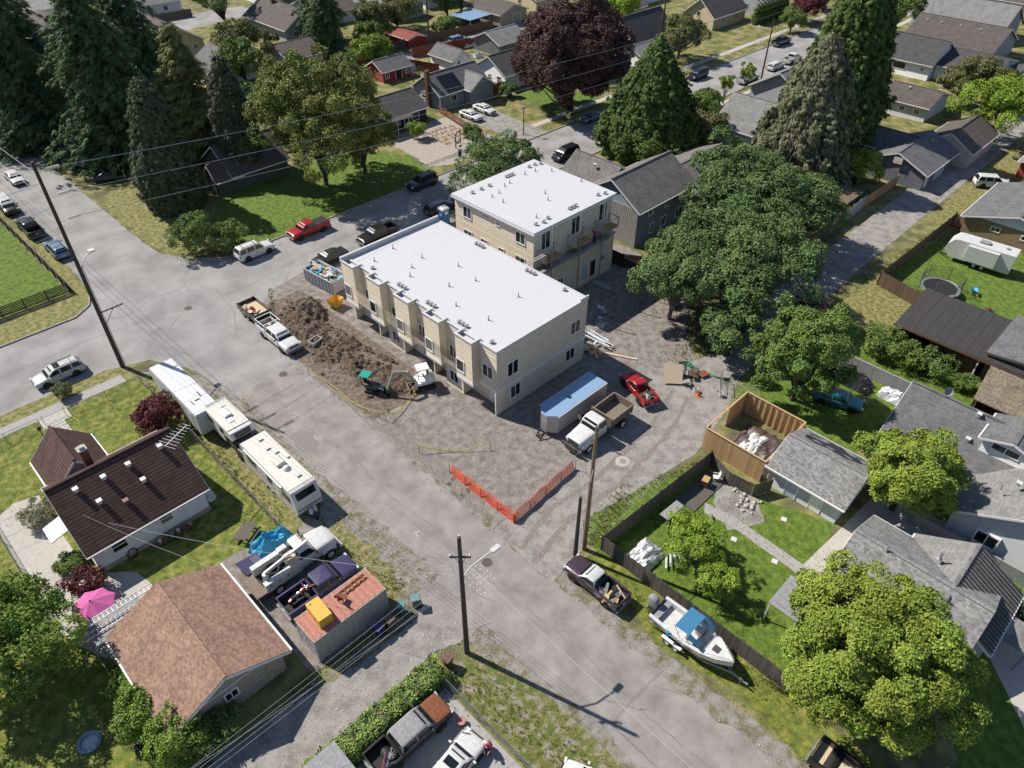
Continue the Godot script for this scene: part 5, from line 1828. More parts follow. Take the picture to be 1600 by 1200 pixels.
func hedge(label: String,at: Vector3,length: float,w: float,h: float,m := "ivy") -> void:
	# a clipped block: leaves on its top and sides
	var t := thing("hedge",label,"hedge",at)
	var r := RandomNumberGenerator.new()
	r.seed = label.hash()
	var f := FastNoiseLite.new()
	f.frequency = 0.5
	var places := []
	var tints := []
	var mesh := leaf_cluster("ivy",12,0.36,0.7)
	for i in int(length * (w + 2 * h) * 26):
		var u := r.randf_range(-length / 2,length / 2)
		var v := r.randf_range(-h,w + h)
		var p := V(u,h,v - w / 2)
		var up := V(0,1,0)
		if v < 0:
			p = V(u,h + v,-w / 2); up = V(0,0.3,-1)
		elif v > w:
			p = V(u,h - (v - w),w / 2); up = V(0,0.3,1)
		p += up.normalized() * (f.get_noise_3dv(p * 2.0) * 0.22 + r.randf_range(-0.08,0.04))
		places.append(Transform3D(turned(r,(up + V(r.randfn(),r.randfn(),r.randfn()) * 0.35).normalized()).scaled(Vector3.ONE * r.randf_range(0.16,0.28)),p))
		var g := r.randf_range(0.7,1.25)
		tints.append(Color(g * r.randf_range(0.9,1.15),g,g))
	part(t,"stems",mb().box(V(0,h * 0.46,0),V(length - 0.3,h * 0.9,w - 0.35)),M.bark)
	swarm(t,"leaves",mesh,M[m],places,tints).set_meta("kind","stuff")

func right_block() -> void:
	# roofless plank enclosure
	var e := thing("plank_enclosure","new roofless timber enclosure of upright planks next to the grey garage","enclosure",V(48.5,0,-17.7))
	var X0 := -3.4
	var X1 := 3.5
	var Z0 := -3.0
	var Z1 := 2.9
	var h := 2.5
	var shape_x := mb().box(V(0,h / 2,0),V(0.285,h,0.025)).mesh()
	var shape_z := mb().box(V(0,h / 2,0),V(0.025,h,0.285)).mesh()
	var tones := [M.new_wood,M.new_wood_b,M.new_wood_c]
	for i in 20:
		for x in [X0,X1]:
			part(e,"plank",shape_z,tones[rng.randi() % 3]).position = V(x,rng.randf_range(-0.01,0.0),Z0 + 0.15 + i * 0.295)
	for i in 23:
		var x := X0 + 0.15 + i * 0.3
		if i < 3 or i > 12:
			part(e,"plank",shape_x,tones[rng.randi() % 3]).position = V(x,0,Z0)
		if i > 15:
			part(e,"plank",shape_x,tones[rng.randi() % 3]).position = V(x,0,Z1)
	for s in [[X0,Z0,X1,Z0],[X1,Z0,X1,Z1],[X0,Z0,X0,Z1]]:
		part(e,"top_rail",mb().bar(V(s[0],h + 0.03,s[1]),V(s[2],h + 0.03,s[3]),0.15,0.06),M.new_wood_c)
	part(e,"top_rail",mb().bar(V(X0,h + 0.03,Z1),V(X0 + 1.9,h + 0.03,Z1),0.15,0.06).bar(V(X1 - 2.2,h + 0.03,Z1),V(X1,h + 0.03,Z1),0.15,0.06),M.new_wood_c)
	for i in 10:
		part(e,"stud",mb().box(V(X1 - 0.08,h / 2,Z0 + 0.3 + i * 0.6),V(0.1,h - 0.02,0.045)),M.new_wood_c)
	part(e,"brace",mb().bar(V(X1 - 0.16,h - 0.1,Z0 + 0.2),V(X1 - 0.16,0.1,Z0 + 1.9),0.05,0.14),M.new_wood_b)
	cloth("tarpaulin","brown and grey tarpaulin heaped inside the timber enclosure",V(48.4,0,-17.0),5.6,4.6,0.9,"brown_tarp")
	cloth("tarpaulin","white plastic sheet over the brown heap inside the timber enclosure",V(48.2,0.42,-17.4),3.6,1.8,0.7,"white_plastic")
	# grey garage
	var g := house("garage","grey garage with mottled grey shingles below the timber enclosure",45.2,51.4,-14.5,-8.0,"","garage")
	gable(g,45.4,51.2,-14.3,-8.1,2.5,3.75,"z",M.pale_siding,M.mottled_roof,0.4)
	door(g,"w",45.4,-12.2,0.05,0.9,2.0,"pale_door")
	door(g,"w",45.4,-10.0,0.05,0.9,2.0,"white_trim")
	cloth("roof_tarp","black crumpled tarp spread over the far slope of the grey garage",V(50.2,2.75,-11.4),2.6,6.6,0.25,"dark_tarp",-0.42)
	# block wall, right houses
	for w in [[65.6,-18.6,67.6,-9.8,1.6,"rough grey concrete wall behind the tarped cars"],[50.0,-3.8,50.4,6.0,1.3,"low grey concrete wall between the two right houses"]]:
		var cw := thing("concrete_wall",w[5],"wall",V(w[0],0,w[1]))
		var len: float = w[3] - w[1]
		for k in int(len / 2.2):
			part(cw,"wall_panel",mb().box(V(0.0,w[4] / 2,1.1 + k * 2.2),V(0.18,w[4],2.17)),M.block_wall)
	var o := house("house","grey house with wide dark grey roof behind the round maple",55.3,63.5,-9.2,8.0)
	gable(o,55.6,63.6,-9.2,8.0,3.0,6.0,"z",M.pale_siding,M.grey_roof,0.4)
	gable(o,50.8,59.6,-1.6,8.6,3.1,6.0,"x",M.pale_siding,M.pale_roof,0.4)
	var P := o.position
	# dormer looking to -x
	gable(o,57.2,60.6,-2.6,1.4,5.8,6.5,"x",M.white_siding,M.grey_roof,0.35,"white_trim",4.2)
	window(o,"w",57.2,-0.9,5.25,2.2,0.8,2)
	window(o,"w",50.8,1.2,1.7,1.7,1.5,2,"white_trim",0.25)
	window(o,"w",55.6,-6.5,1.7,1.5,1.2,2)
	roof_vent(o,V(57.4,4.35,-3.6),"rv_white")
	roof_vent(o,V(59.2,5.8,-3.9),"rv_white")
	roof_vent(o,V(54.0,5.2,1.0),"rv_white")
	pipe_vent(o,V(53.0,4.9,0.2),0.5)
	var d := thing("satellite_dish","pale satellite dish on the ridge of the grey roof","satellite dish",V(59.8,5.85,-6.8))
	part(d,"dish",mb().lathe([W(0.0,0.0),W(0.25,0.04),W(0.42,0.14),W(0.43,0.14),W(0.25,0.02),W(0.0,-0.02)],V(0,0.5,0),14,V(-0.5,0.6,0.6).normalized()),M.block_wall)
	part(d,"mast",mb().cyl(V(0,0,0),V(0,0.55,0),0.03,0.03,6),M.steel)
	var h8 := house("house","low house with mottled grey roof half hidden by the big maple",36.6,46.0,-5.6,4.5)
	gable(h8,36.8,45.6,-5.4,3.2,2.75,5.0,"z",M.pale_siding,M.mottled_roof,0.45)
	gable(h8,40.4,46.2,-2.4,4.4,2.75,4.75,"x",M.pale_siding,M.pale_roof,0.4)
	P = h8.position
	var ribs := mb(P)
	for k in 18:
		var z := 1.2 + 0.0 * k
		ribs.bar(V(40.2 + k * 0.36,4.78,1.05),V(40.2 + k * 0.36,2.66,4.82),0.1,0.05)
	part(h8,"roof_battens",ribs,M.torch_roof)
	pipe_vent(h8,V(43.6,4.35,-0.6),0.7,0.09)
	pipe_vent(h8,V(41.0,5.0,-3.5),0.5)
	part(h8,"porch_slab",mb(P).bb(42.0,2.2,4.4,44.4,2.35,6.6).bb(42.1,0,6.4,42.2,2.2,6.5).bb(44.2,0,6.4,44.3,2.2,6.5),M.pale_roof)
	var pc := thing("patio_cover","flat corrugated patio cover on the edge of the green lawn","patio cover",V(35.0,0,-6.6))
	for k in 9:
		part(pc,"roof_panel",mb().box(V(-1.44 + k * 0.36,2.2 + 0.015 * (k % 2),0),V(0.35,0.04,2.2)),M.block_wall)
	for s in [[-1.5,-1.0],[1.5,-1.0],[-1.5,1.0],[1.5,1.0]]:
		part(pc,"post",mb().box(V(s[0],1.08,s[1]),V(0.09,2.16,0.09)),M.white_trim)
	# carports beyond the dry patch
	var c := house("carport","long carport with flat dark brown torch-on roof",72.6,81.0,-15.7,-5.4,"","carport")
	P = c.position
	var rf := mb(P)
	slab(rf,V(81.0,3.2,-15.8),V(72.5,2.75,-15.6),V(72.7,2.75,-2.0),V(81.1,3.2,-2.4),0.16)
	part(c,"roof",rf,M.torch_roof)
	var sm := mb(P)
	for k in 12:
		sm.bar(V(72.6,2.757,-14.8 + k * 1.05),V(81.0,3.207,-14.9 + k * 1.05),0.03,0.01)
	part(c,"roof_seam",sm,M.dark_tarp)
	part(c,"fascia",mb(P).bb(72.42,2.52,-15.7,72.5,2.74,-2.0),M.fence_brown)
	part(c,"back_wall",mb(P).bb(80.4,0,-15.4,80.6,3.0,-2.6),M.fence_grey)
	part(c,"side_wall",mb(P).bb(73.6,0,-15.5,80.4,2.75,-15.35).bb(73.6,0,-12.0,73.75,2.6,-7.4),M.fence_brown)
	for z in [-15.2,-7.2,-4.6,-2.4]:
		part(c,"post",mb(P).bb(72.8,0,z,72.95,2.55,z + 0.15),M.white_trim)
	var c2 := house("shed","grey shingled shed roof at the end of the brown carport",74,80,-6.6,1,"","shed")
	gable(c2,73.6,82.0,-6.6,3.0,3.3,3.9,"x",M.fence_grey,M.grey_roof,0.3,"fence_grey")
	var bn := house("barn","open shed with mossy brown shingle roof",66.4,71.2,-5.6,2,"","shed")
	P = bn.position
	var br := mb(P)
	slab(br,V(71.4,3.2,-5.9),V(66.2,2.5,-5.4),V(66.2,2.5,3.0),V(71.4,3.2,3.0),0.12)
	part(bn,"roof",br,M.moss_roof)
	part(bn,"wall",mb(P).bb(70.9,0,-5.4,71.0,3.0,3.0).bb(66.6,0,-5.4,71,2.4,-5.3),M.fence_brown)
	for z in [-5.2,-2.0,2.6]:
		part(bn,"post",mb(P).bb(66.5,0,z,66.65,2.45,z + 0.15),M.fence_brown)
	heap(bn,"clutter",V(-1.0,0,-1.0),V(1.2,0.6,2.0),["fence_brown","rv_white","block_wall","rust"],12)
	# across the alley
	var tg := house("garage","tan stucco garage with white gable at the edge of the alley",104,116,-19.4,-8,"","garage")
	gable(tg,103.8,117.0,-19.4,-7.6,2.7,4.6,"x",M.tan_stucco,M.grey_roof,0.5)
	part(tg,"gable_end",gable_skin(tg.position,103.76,-19.2,-7.8,2.75,4.45),M.white_siding)
	window(tg,"w",103.8,-15.6,1.9,1.2,0.7,2)
	window(tg,"w",103.8,-12.0,1.9,1.2,0.7,2)
	var hg := house("garage","dark grey garage with a basketball hoop on its gable",113,124,-38,-28,"","garage")
	gable(hg,112.6,124.0,-37.0,-28.2,2.8,4.7,"x",M.grey_paint,M.grey_roof,0.45)
	gable(hg,117.5,123.0,-41.0,-33.0,2.8,4.7,"z",M.grey_paint,M.grey_roof,0.4)
	door(hg,"s",-28.2,114.0,0.0,1.0,2.0,"white_trim")
	door(hg,"s",-28.2,119.0,0.0,3.2,2.1,"pale_door")
	pipe_vent(hg,V(121,3.8,-31.2),0.7,0.12)
	var hoop := thing("basketball_hoop","basketball backboard fixed to the dark grey gable","basketball hoop",V(112.2,3.0,-32.4))
	part(hoop,"backboard",mb().box(V(0,0.5,0),V(0.05,0.9,1.3)),M.rv_white)
	part(hoop,"rim",mb().ring(V(-0.35,0.2,0),UPV,0.23,0.02,14,5),M.orange_net)
	part(hoop,"bracket",mb().box(V(0.15,0.3,0),V(0.35,0.1,0.2)),M.steel)
	var s2 := house("shed","pale weathered shed with grey gable roof behind the dark garage",126,136,-33,-27,"","shed")
	gable(s2,125.4,136.0,-33.4,-26.4,2.8,4.8,"x",M.sheet_siding,M.umber_roof,0.4)
	var pg := house("lean_to","brown flat roofed lean-to shed beside the alley fence",95.3,101.3,-35,-31.8,"","shed")
	P = pg.position
	part(pg,"roof",mb(P).bb(95.0,2.35,-37.6,101.2,2.47,-32.0),M.dry_roof)
	part(pg,"wall",mb(P).bb(95.3,0,-32.3,101.0,2.35,-32.15).bb(100.8,0,-37.3,100.95,2.35,-32.3),M.fence_brown)
	for k in [[95.4,-37.2],[98.0,-37.2],[95.4,-34.8]]:
		part(pg,"post",mb(P).bb(k[0],0,k[1],k[0] + 0.12,2.35,k[1] + 0.12),M.fence_brown)
	# fences
	fence("weathered board fence running down beside the parked boat",[[29.85,-19.8],[29.75,-2.6]],1.75,"fence_grey","board",true,"wooden yard fences","fence_brown")
	fence("weathered board fence between the gravel drive and the fenced lawn",[[29.85,-19.8],[43.8,-19.0]],1.75,"fence_grey","board",true,"wooden yard fences","fence_brown")
	fence("leaning grey board fence below the timber enclosure",[[43.8,-19.0],[42.9,-16.6],[43.2,-14.4],[44.8,-13.6]],1.5,"fence_grey","board",true,"wooden yard fences","new_wood_b")
	fence("grey board fence beyond the big maple at the street corner",[[29.75,-1.6],[33.2,-1.4],[36.2,-4.6]],1.6,"fence_grey","board",true,"wooden yard fences","fence_brown")
	fence("brown board fence along the alley under the oak",[[62,-31.4],[96,-31.6]],1.8,"fence_brown","board",true)
	fence("pale whitewashed board fence by the lean-to",[[95.2,-31.4],[101.4,-31.6]],2.0,"pale_fence","board",false)
	fence("golden new board fence along the alley past the lean-to",[[101.6,-31.6],[112,-31.4]],1.7,"new_wood","board",true)
	fence("brown board fence enclosing the trampoline yard along the alley",[[83.2,-21.4],[105,-20.8]],1.9,"fence_brown","board",true)
	fence("grey brown board fence at the dry grass end of the trampoline yard",[[83.2,-21.4],[81.8,-15.9]],1.9,"fence_brown","board",true,"wooden yard fences","new_wood_b")
	fence("short dark board fence joining the tan garage",[[105,-20.8],[104.6,-19.4]],1.9,"fence_brown","board",true)
	fence("dark board fence behind the three storey block",[[64.5,-45.4],[64.6,-58]],1.9,"fence_dark","board",false)
	fence("dark board fence along the lot edge under the oak",[[64.6,-45.4],[70.6,-36]],1.9,"fence_dark","board",false)
	fence("red brown board fence next to the blue grey house",[[83.0,-48.6],[90.9,-43.4]],1.9,"fence_red","board",false)
	# lawn odds and ends
	chair_white(V(42.6,0,-17.6))
	var n := 0
	for k in [[38.2,-13.0],[42.9,-11.2],[38.6,-9.6]]:
		part(thing("stepping_stone","square white paving slab on the fenced lawn, " + ["nearest the gravel bed","by the grey garage","nearest the patio cover"][n],"paving slab",V(k[0],0,k[1]),0.3,"loose white slabs"),"slab",mb().box(V(0,0.03,0),V(0.45,0.06,0.45)),M.rv_white)
		n += 1
	trampoline(V(86.6,0,-15.6))
	cloth("silver_tarp","crumpled silver tarp over a heap in the fence corner",V(31.8,0,-17.0),3.0,2.2,0.9,"silver_tarp")
	for k in 5:
		part(thing("scrap_board","white painted scrap board lying by the silver tarp, " + ["longest","second","third","fourth","last"][k] + " of the pile","board",V(32.6 + 0.25 * k,0.3 + 0.06 * k,-15.6 + 0.2 * k),0.6 + 0.05 * k,"scrap boards in the corner"),"board",mb().box(Vector3.ZERO,V(1.8 - 0.2 * k,0.05,0.15)),M.rv_white)
	var tb := thing("garden_table","long grey table against the drive fence","table",V(36.6,0,-18.0),-0.05)
	part(tb,"top",mb().box(V(0,0.72,0),V(2.2,0.05,0.8)),M.block_wall)
	for s in [[-1,-0.3],[1,-0.3],[-1,0.3],[1,0.3]]:
		part(tb,"leg",mb().box(V(s[0],0.35,s[1]),V(0.06,0.7,0.06)),M.block_wall)
	var ck := thing("wooden_crate","brown wooden cabinet on the deck by the white chair","cabinet",V(41.4,0,-17.9),0.2)
	part(ck,"box",mb().box(V(0,0.4,0),V(0.7,0.8,0.5)),M.fence_brown)
	part(ck,"lid",mb().box(V(0,0.83,0),V(0.76,0.05,0.56)),M.new_wood)
	part(thing("deck","dark grey plank deck behind the drive fence","deck",V(40.6,0,-17.8)),"boards",mb().box(V(0,0.06,0),V(4.6,0.08,1.9)),M.fence_grey)
	part(thing("log","short brown log on the lawn beside the deck","log",V(38.6,0.16,-15.4),0.6),"wood",mb().cyl(V(-0.4,0,0),V(0.4,0,0),0.16,0.14,10),M.new_pole)
	rocks("row of pale rocks below the leaning fence",V(42.2,0,-14.6),2.2,26)
	var mo := thing("garden_motorcycle","chrome motorcycle parked by the blue cushions","motorcycle",V(46.6,0,5.4),0.8)
	motorcycle(mo,M.paint_black)
	var so := thing("blue_sofa","blue cushioned garden sofa beside the motorcycle","sofa",V(45.0,0,3.9),0.5)
	part(so,"seat",mb().box(V(0,0.3,0),V(1.7,0.3,0.8)),M.navy_plastic)
	part(so,"backrest",mb().box(V(0,0.6,-0.4),V(1.7,0.5,0.2)),M.boat_blue)
	var rc := thing("red_chair","red plastic chair on the shaded terrace","chair",V(48.4,0,1.2),0.8)
	part(rc,"seat",mb().box(V(0,0.42,0),V(0.55,0.05,0.55)),M.paint_red)
	part(rc,"backrest",mb().ring(V(-0.3,0.75,0),V(1,0.3,0).normalized(),0.3,0.05,14,5),M.paint_red)
	for s in [[-0.22,-0.22],[0.22,-0.22],[-0.22,0.22],[0.22,0.22]]:
		part(rc,"leg",mb().box(V(s[0],0.2,s[1]),V(0.05,0.4,0.05)),M.paint_red)
	# yard with trailer: mower, pram and covered car bits
	var lm := thing("lawn_mower","small black lawn mower on the grass past the trampoline","lawn mower",V(86.8,0,-10.0),0.7)
	part(lm,"deck",mb().box(V(0,0.22,0),V(0.7,0.22,0.5)),M.machine_dark)
	part(lm,"engine",mb().cyl(V(0,0.3,0),V(0,0.52,0),0.16,0.14,10),M.paint_red)
	part(lm,"handle",mb().bar(V(-0.3,0.3,0.2),V(-1.0,0.95,0.2),0.03,0.03).bar(V(-0.3,0.3,-0.2),V(-1.0,0.95,-0.2),0.03,0.03).bar(V(-1.0,0.95,-0.2),V(-1.0,0.95,0.2),0.03,0.03),M.black_trim)
	var wb := thing("wheelbarrow","turquoise wheelbarrow on the grass by the white travel trailer","wheelbarrow",V(89.4,0,-12.6),0.4)
	part(wb,"tray",mb().loft([[V(-0.4,0.35,-0.25),V(-0.4,0.35,0.25),V(0.3,0.35,0.25),V(0.3,0.35,-0.25)],[V(-0.5,0.65,-0.35),V(-0.5,0.65,0.35),V(0.5,0.65,0.35),V(0.5,0.65,-0.35)]],false),M.blue_tarp)
	part(wb,"wheel",mb().ring(V(0.6,0.2,0),V(0,0,1),0.15,0.05,12,5),M.tyre)
	part(wb,"handle",mb().bar(V(0.5,0.25,-0.2),V(-1.0,0.55,-0.3),0.04,0.04).bar(V(0.5,0.25,0.2),V(-1.0,0.55,0.3),0.04,0.04),M.fence_brown)
	part(wb,"leg",mb().box(V(-0.4,0.17,0),V(0.05,0.34,0.5)),M.steel)
	cloth("car_cover","silver covered kettle shaped heap at the edge of the trampoline yard",V(86.0,0,-6.4),2.0,2.0,1.1,"silver_tarp")
	cloth("car_cover","dark tarp over a car beside the concrete wall",V(63.6,0,-15.4),2.0,4.4,1.4,"dark_tarp")
	cloth("car_cover","grey tarp over a small boat by the concrete wall end",V(64.2,0,-11.4),1.8,2.6,1.0,"silver_tarp")

func gable_skin(org: Vector3,x: float,z0: float,z1: float,he: float,hr: float) -> MB:
	var b := mb(org)
	b.tri(V(x,he,z0),V(x,he,z1),V(x,hr,(z0 + z1) / 2))
	return b

func chair_white(at: Vector3) -> void:
	var t := thing("plastic_chair","white plastic garden chair in the fence corner","chair",at,2.2)
	part(t,"seat",mb().box(V(0,0.42,0),V(0.5,0.05,0.5)),M.white_plastic)
	part(t,"backrest",mb().box(V(-0.26,0.72,0),V(0.05,0.6,0.48),0.0,0.2),M.white_plastic)
	for s in [[-0.22,-0.22],[0.22,-0.22],[-0.22,0.22],[0.22,0.22]]:
		part(t,"leg",mb().box(V(s[0],0.2,s[1]),V(0.05,0.4,0.05)),M.white_plastic)
	for s in [-1,1]:
		part(t,"armrest",mb().box(V(0,0.64,s * 0.26),V(0.5,0.04,0.06)),M.white_plastic)

func cloth(called: String,label: String,at: Vector3,wx: float,wz: float,h: float,m: String,tilt := 0.0) -> void:
	# a crumpled sheet hanging over a heap
	var t := thing(called,label,"tarp",at)
	var f := FastNoiseLite.new()
	f.seed = label.hash() % 9999
	f.frequency = 0.7
	f.fractal_octaves = 3
	var n := 18
	var rows := []
	for i in n + 1:
		var row := []
		for j in n + 1:
			var u := 2.0 * i / n - 1.0
			var v := 2.0 * j / n - 1.0
			var e := maxf(absf(u),absf(v))
			var y := h * (1.0 - pow(e,3.0)) * (0.8 + 0.5 * f.get_noise_2d(u * 2.0,v * 2.0)) + 0.16 * h * absf(f.get_noise_2d(u * 7.0,v * 7.0)) + 0.02 + tilt * u * wx * 0.5
			row.append(V(u * wx / 2 * (1.0 + 0.12 * f.get_noise_2d(v * 3.0,u * 2.0)),y if tilt != 0.0 else maxf(y,0.02),v * wz / 2 * (1.0 + 0.12 * f.get_noise_2d(u * 3.0,v * 2.0))))
		rows.append(row)
	var b := mb()
	for i in n:
		for j in n:
			b.quad(rows[i][j],rows[i][j + 1],rows[i + 1][j + 1],rows[i + 1][j])
	part(t,"sheet",b,M[m])

func rocks(label: String,at: Vector3,R: float,n: int) -> void:
	for k in n:
		var s := rng.randf_range(0.1,0.24)
		var t := thing("rock","pale rock in the " + label.trim_prefix("row of ").replace("pale rocks ","heap "),"rock",at + V(rng.randf_range(-R,R) * 0.5,s * 0.3,rng.randf_range(-R,R) * 0.55),rng.randf() * TAU,"rocks below the leaning fence")
		var b := mb()
		var rows := []
		for i in 4:
			var row := []
			for j in 6:
				var a := TAU * j / 6.0
				var rr: float = s * [0.5,1.0,0.9,0.4][i] * rng.randf_range(0.8,1.15)
				row.append(V(cos(a) * rr,s * [-0.4,0.0,0.5,0.75][i],sin(a) * rr * 0.8))
			rows.append(row)
		part(t,"stone",b.loft(rows),M.concrete)

func trampoline(at: Vector3) -> void:
	var t := thing("trampoline","round trampoline with blue poles and safety net","trampoline",at)
	part(t,"frame",mb().ring(V(0,0.85,0),UPV,2.2,0.05,28,6),M.steel)
	part(t,"mat",mb().cyl(V(0,0.83,0),V(0,0.85,0),1.9,1.9,28),M.black_rubber)
	part(t,"pad",mb().lathe([W(1.85,0.88),W(2.25,0.87)],Vector3.ZERO,28),M.block_wall)
	for k in 6:
		var a := TAU * k / 6.0
		var p := V(cos(a) * 2.25,0,sin(a) * 2.25)
		part(t,"pole",mb().cyl(p,p + V(0,2.6,0),0.04,0.04,6),M.boat_blue)
	var net := mb()
	for k in 120:
		var a := TAU * k / 120.0
		var p := V(cos(a) * 2.2,0.9,sin(a) * 2.2)
		net.bar(p,p + V(0,1.6,0),0.01,0.01)
	for y in 14:
		net.ring(V(0,0.95 + y * 0.12,0),UPV,2.2,0.005,28,3)
	tag(part(t,"net",net,M.wire_black),"","","","stuff")

func simple_house(label: String,x0: float,x1: float,z0: float,z1: float,he: float,hr: float,axis: String,wall: String,roof: String,o := {}) -> Node3D:
	var t := house(o.get("name","house"),label,x0,x1,z0,z1,o.get("group",""),o.get("cat","house"))
	if axis == "hip":
		hip(t,x0,x1,z0,z1,he,hr,M[wall],M[roof])
	else:
		gable(t,x0,x1,z0,z1,he,hr,axis,M[wall],M[roof],o.get("over",0.4))
	for w in o.get("win",[]):
		window(t,w[0],x0 if w[0] == "w" else z1,w[1],w[2],w[3],w[4],w[5] if w.size() > 5 else 2)
	for d in o.get("doors",[]):
		door(t,d[0],x0 if d[0] == "w" else z1,d[1],0.1,d[2],d[3],d[4])
	for v in o.get("vents",[]):
		roof_vent(t,V(v[0],v[1],v[2]),"rv_white")
	if o.has("chimney"):
		var c: Array = o.chimney
		part(t,"chimney",mb(t.position).bb(c[0] - 0.35,0 if c.size() > 3 else 2.5,c[1] - 0.35,c[0] + 0.35,c[2],c[1] + 0.35),M.brick)
	return t

func far_blocks() -> void:
	var o := simple_house("tall blue grey house with dark shingle roof behind the three storey block",69.4,81.0,-56.2,-47.2,5.4,8.2,"x","blue_siding","weathered_roof",{"win": [["s",72.0,4.4,1.2,1.3],["s",75.5,4.4,1.2,1.3],["s",79.0,4.4,1.4,1.3],["s",72.6,1.8,0.9,1.5],["s",75.0,1.9,1.2,1.5],["s",78.6,1.9,1.6,1.5]]})
	part(o,"sheet_wall",mb(o.position).bb(69.34,0.02,-56.1,69.39,5.3,-47.3),M.sheet_siding)
	gable(o,72.0,79.0,-62.6,-55.5,4.4,6.8,"z",M.blue_siding,M.weathered_roof,0.45)
	roof_vent(o,V(74.0,6.2,-58.4),"rv_white")
	simple_house("dark roofed rear wing behind the blue grey house",84.5,95.0,-57.0,-47.0,3.0,5.2,"x","blue_siding","weathered_roof",{"win": [["s",88,1.7,1.4,1.2],["s",92,1.7,1.2,1.2],["w",-49,1.7,1.0,1.2]],"vents": [[86.5,4.5,-50.4],[89,4.7,-50.8],[92,4.4,-50.2]]})
	simple_house("white house with pale grey flared roof and dormer near the giant cedars",107.4,117.5,-60.4,-50.2,3.0,6.6,"z","white_siding","pale_roof",{"win": [["w",-53,1.6,1.5,1.2,1],["w",-57.5,1.6,1.2,1.2,1],["s",110,1.6,1.3,1.2]]})
	simple_house("pale house mostly hidden behind the giant cedar",124,134,-64,-54,4.6,7.6,"x","grey_siding","pale_roof",{"win": [["w",-58,3.6,1.3,1.4]]})
	simple_house("white ranch house with dark grey roof behind the bare cedar",163.6,176,-62,-47.4,3.1,6.2,"z","white_siding","dark_roof",{"win": [["w",-53.4,1.8,2.6,1.4,1],["w",-48.9,1.9,0.8,0.9,1]]})
	simple_house("lower white wing of the ranch house with dark roof",166,180,-47.2,-37,2.8,4.6,"z","white_siding","dark_roof",{"win": [["w",-45,1.7,0.9,0.9],["w",-41,1.7,0.9,0.9]]})
	simple_house("broad brown grey roofed house behind the white ranch house",180,196,-60,-42,3.0,6.4,"z","grey_siding","umber_roof",{"vents": [[186,5.4,-58],[186,5.4,-55],[186,5.4,-51],[186,5.4,-47]]})
	simple_house("long blue house with pale grey roof at the far corner",200,212,-66,-46,3.6,7.2,"z","grey_siding","pale_roof",{"win": [["w",-63,2.2,1.0,1.0,1],["w",-59,2.2,1.0,1.0,1],["w",-54,2.2,1.0,1.2,1],["w",-50,2.2,0.9,0.9,1]]})
	simple_house("small pale green cottage with brown grey roof and back porch",140.4,150,-47,-38.8,2.7,4.2,"z","pale_siding","umber_roof",{"win": [["w",-43,1.5,1.0,1.0],["w",-40.4,1.5,1.0,1.0]],"vents": [[144,3.8,-44],[148,3.3,-40]]})
	simple_house("white sheds with grey roofs beyond the olive tree",168,178,-36.6,-30,2.4,3.4,"x","white_siding","dark_roof",{"name": "shed","cat": "shed"})
	simple_house("grey roofed garage at the alley's far right edge",128,142,-20,-8,2.6,4.2,"x","red_siding","pale_roof",{"name": "garage","cat": "garage"})
	# north side of the cross street
	o = simple_house("black painted bungalow with dark grey roof and white porch posts",68.6,78.6,-108.4,-100.0,2.8,4.8,"x","black_siding","dark_roof",{"win": [["s",76.2,1.6,1.6,1.5,1],["s",72.2,1.5,1.2,1.2,2]],"doors": [["s",74.2,0.9,2.0,"black_trim"]]})
	part(o,"porch_rail",mb(o.position).bb(68.7,0.95,-98.4,74.0,1.03,-98.3),M.white_trim)
	for x in [68.8,71.0,73.4]:
		part(o,"porch_post",mb(o.position).bb(x,0,-98.4,x + 0.12,2.5,-98.28),M.white_trim)
	part(o,"porch_roof",mb(o.position).bb(68.4,2.5,-99.9,74.4,2.6,-98.1),M.dark_roof)
	o = simple_house("grey bungalow with brick chimney and solar panels",83.8,95.4,-110.0,-102.4,2.9,5.4,"x","grey_siding","grey_roof",{"win": [["w",-107,1.7,1.4,1.3,3],["s",87,1.5,1.4,1.2],["s",93.5,1.5,1.6,1.4]],"chimney": [83.4,-105.2,6.4,1]})
	gable(o,89.6,95.2,-106.5,-100.6,2.9,4.7,"z",M.grey_siding,M.pale_roof,0.4)
	for k in 6:
		var px := 85.4 + (k % 3) * 1.35
		var pz := -105.2 + (k / 3) * 1.5
		var y := 5.4 - (pz + 106.2) * 0.658
		var pb := mb(o.position)
		slab(pb,V(px,y + 0.14,pz),V(px,y - 0.8,pz + 1.42),V(px + 1.28,y - 0.8,pz + 1.42),V(px + 1.28,y + 0.14,pz),0.04)
		part(o,"solar_panel",pb,M.solar)
	simple_house("white gabled house beside the copper tree",99.4,110,-110.4,-101.6,3.0,5.6,"x","white_siding","dark_roof",{"win": [["w",-108,1.7,0.9,1.2,3],["w",-106,1.7,0.9,1.1,3],["w",-103.4,1.7,1.1,1.3,3]]})
	simple_house("red shed with slate grey roof and white window frames",85.4,92.2,-126.6,-121.4,2.4,3.8,"x","red_siding","grey_roof",{"name": "shed","cat": "shed","win": [["s",86.4,1.3,1.0,1.2,2],["s",91.2,1.3,0.8,1.2,2]],"doors": [["s",89.2,1.4,1.9,"black_trim"]]})
	simple_house("small white garage with grey roof behind the red fence",99.6,104.4,-124,-117,2.5,4.0,"z","white_siding","grey_roof",{"name": "garage","cat": "garage","win": [["s",101.2,1.3,0.9,1.6]]})
	simple_house("low shed with red metal roof by the plank fence",103.6,108.4,-146,-136.4,1.9,2.5,"z","red_siding","rust_roof",{"name": "shed","cat": "shed","over": 0.25})
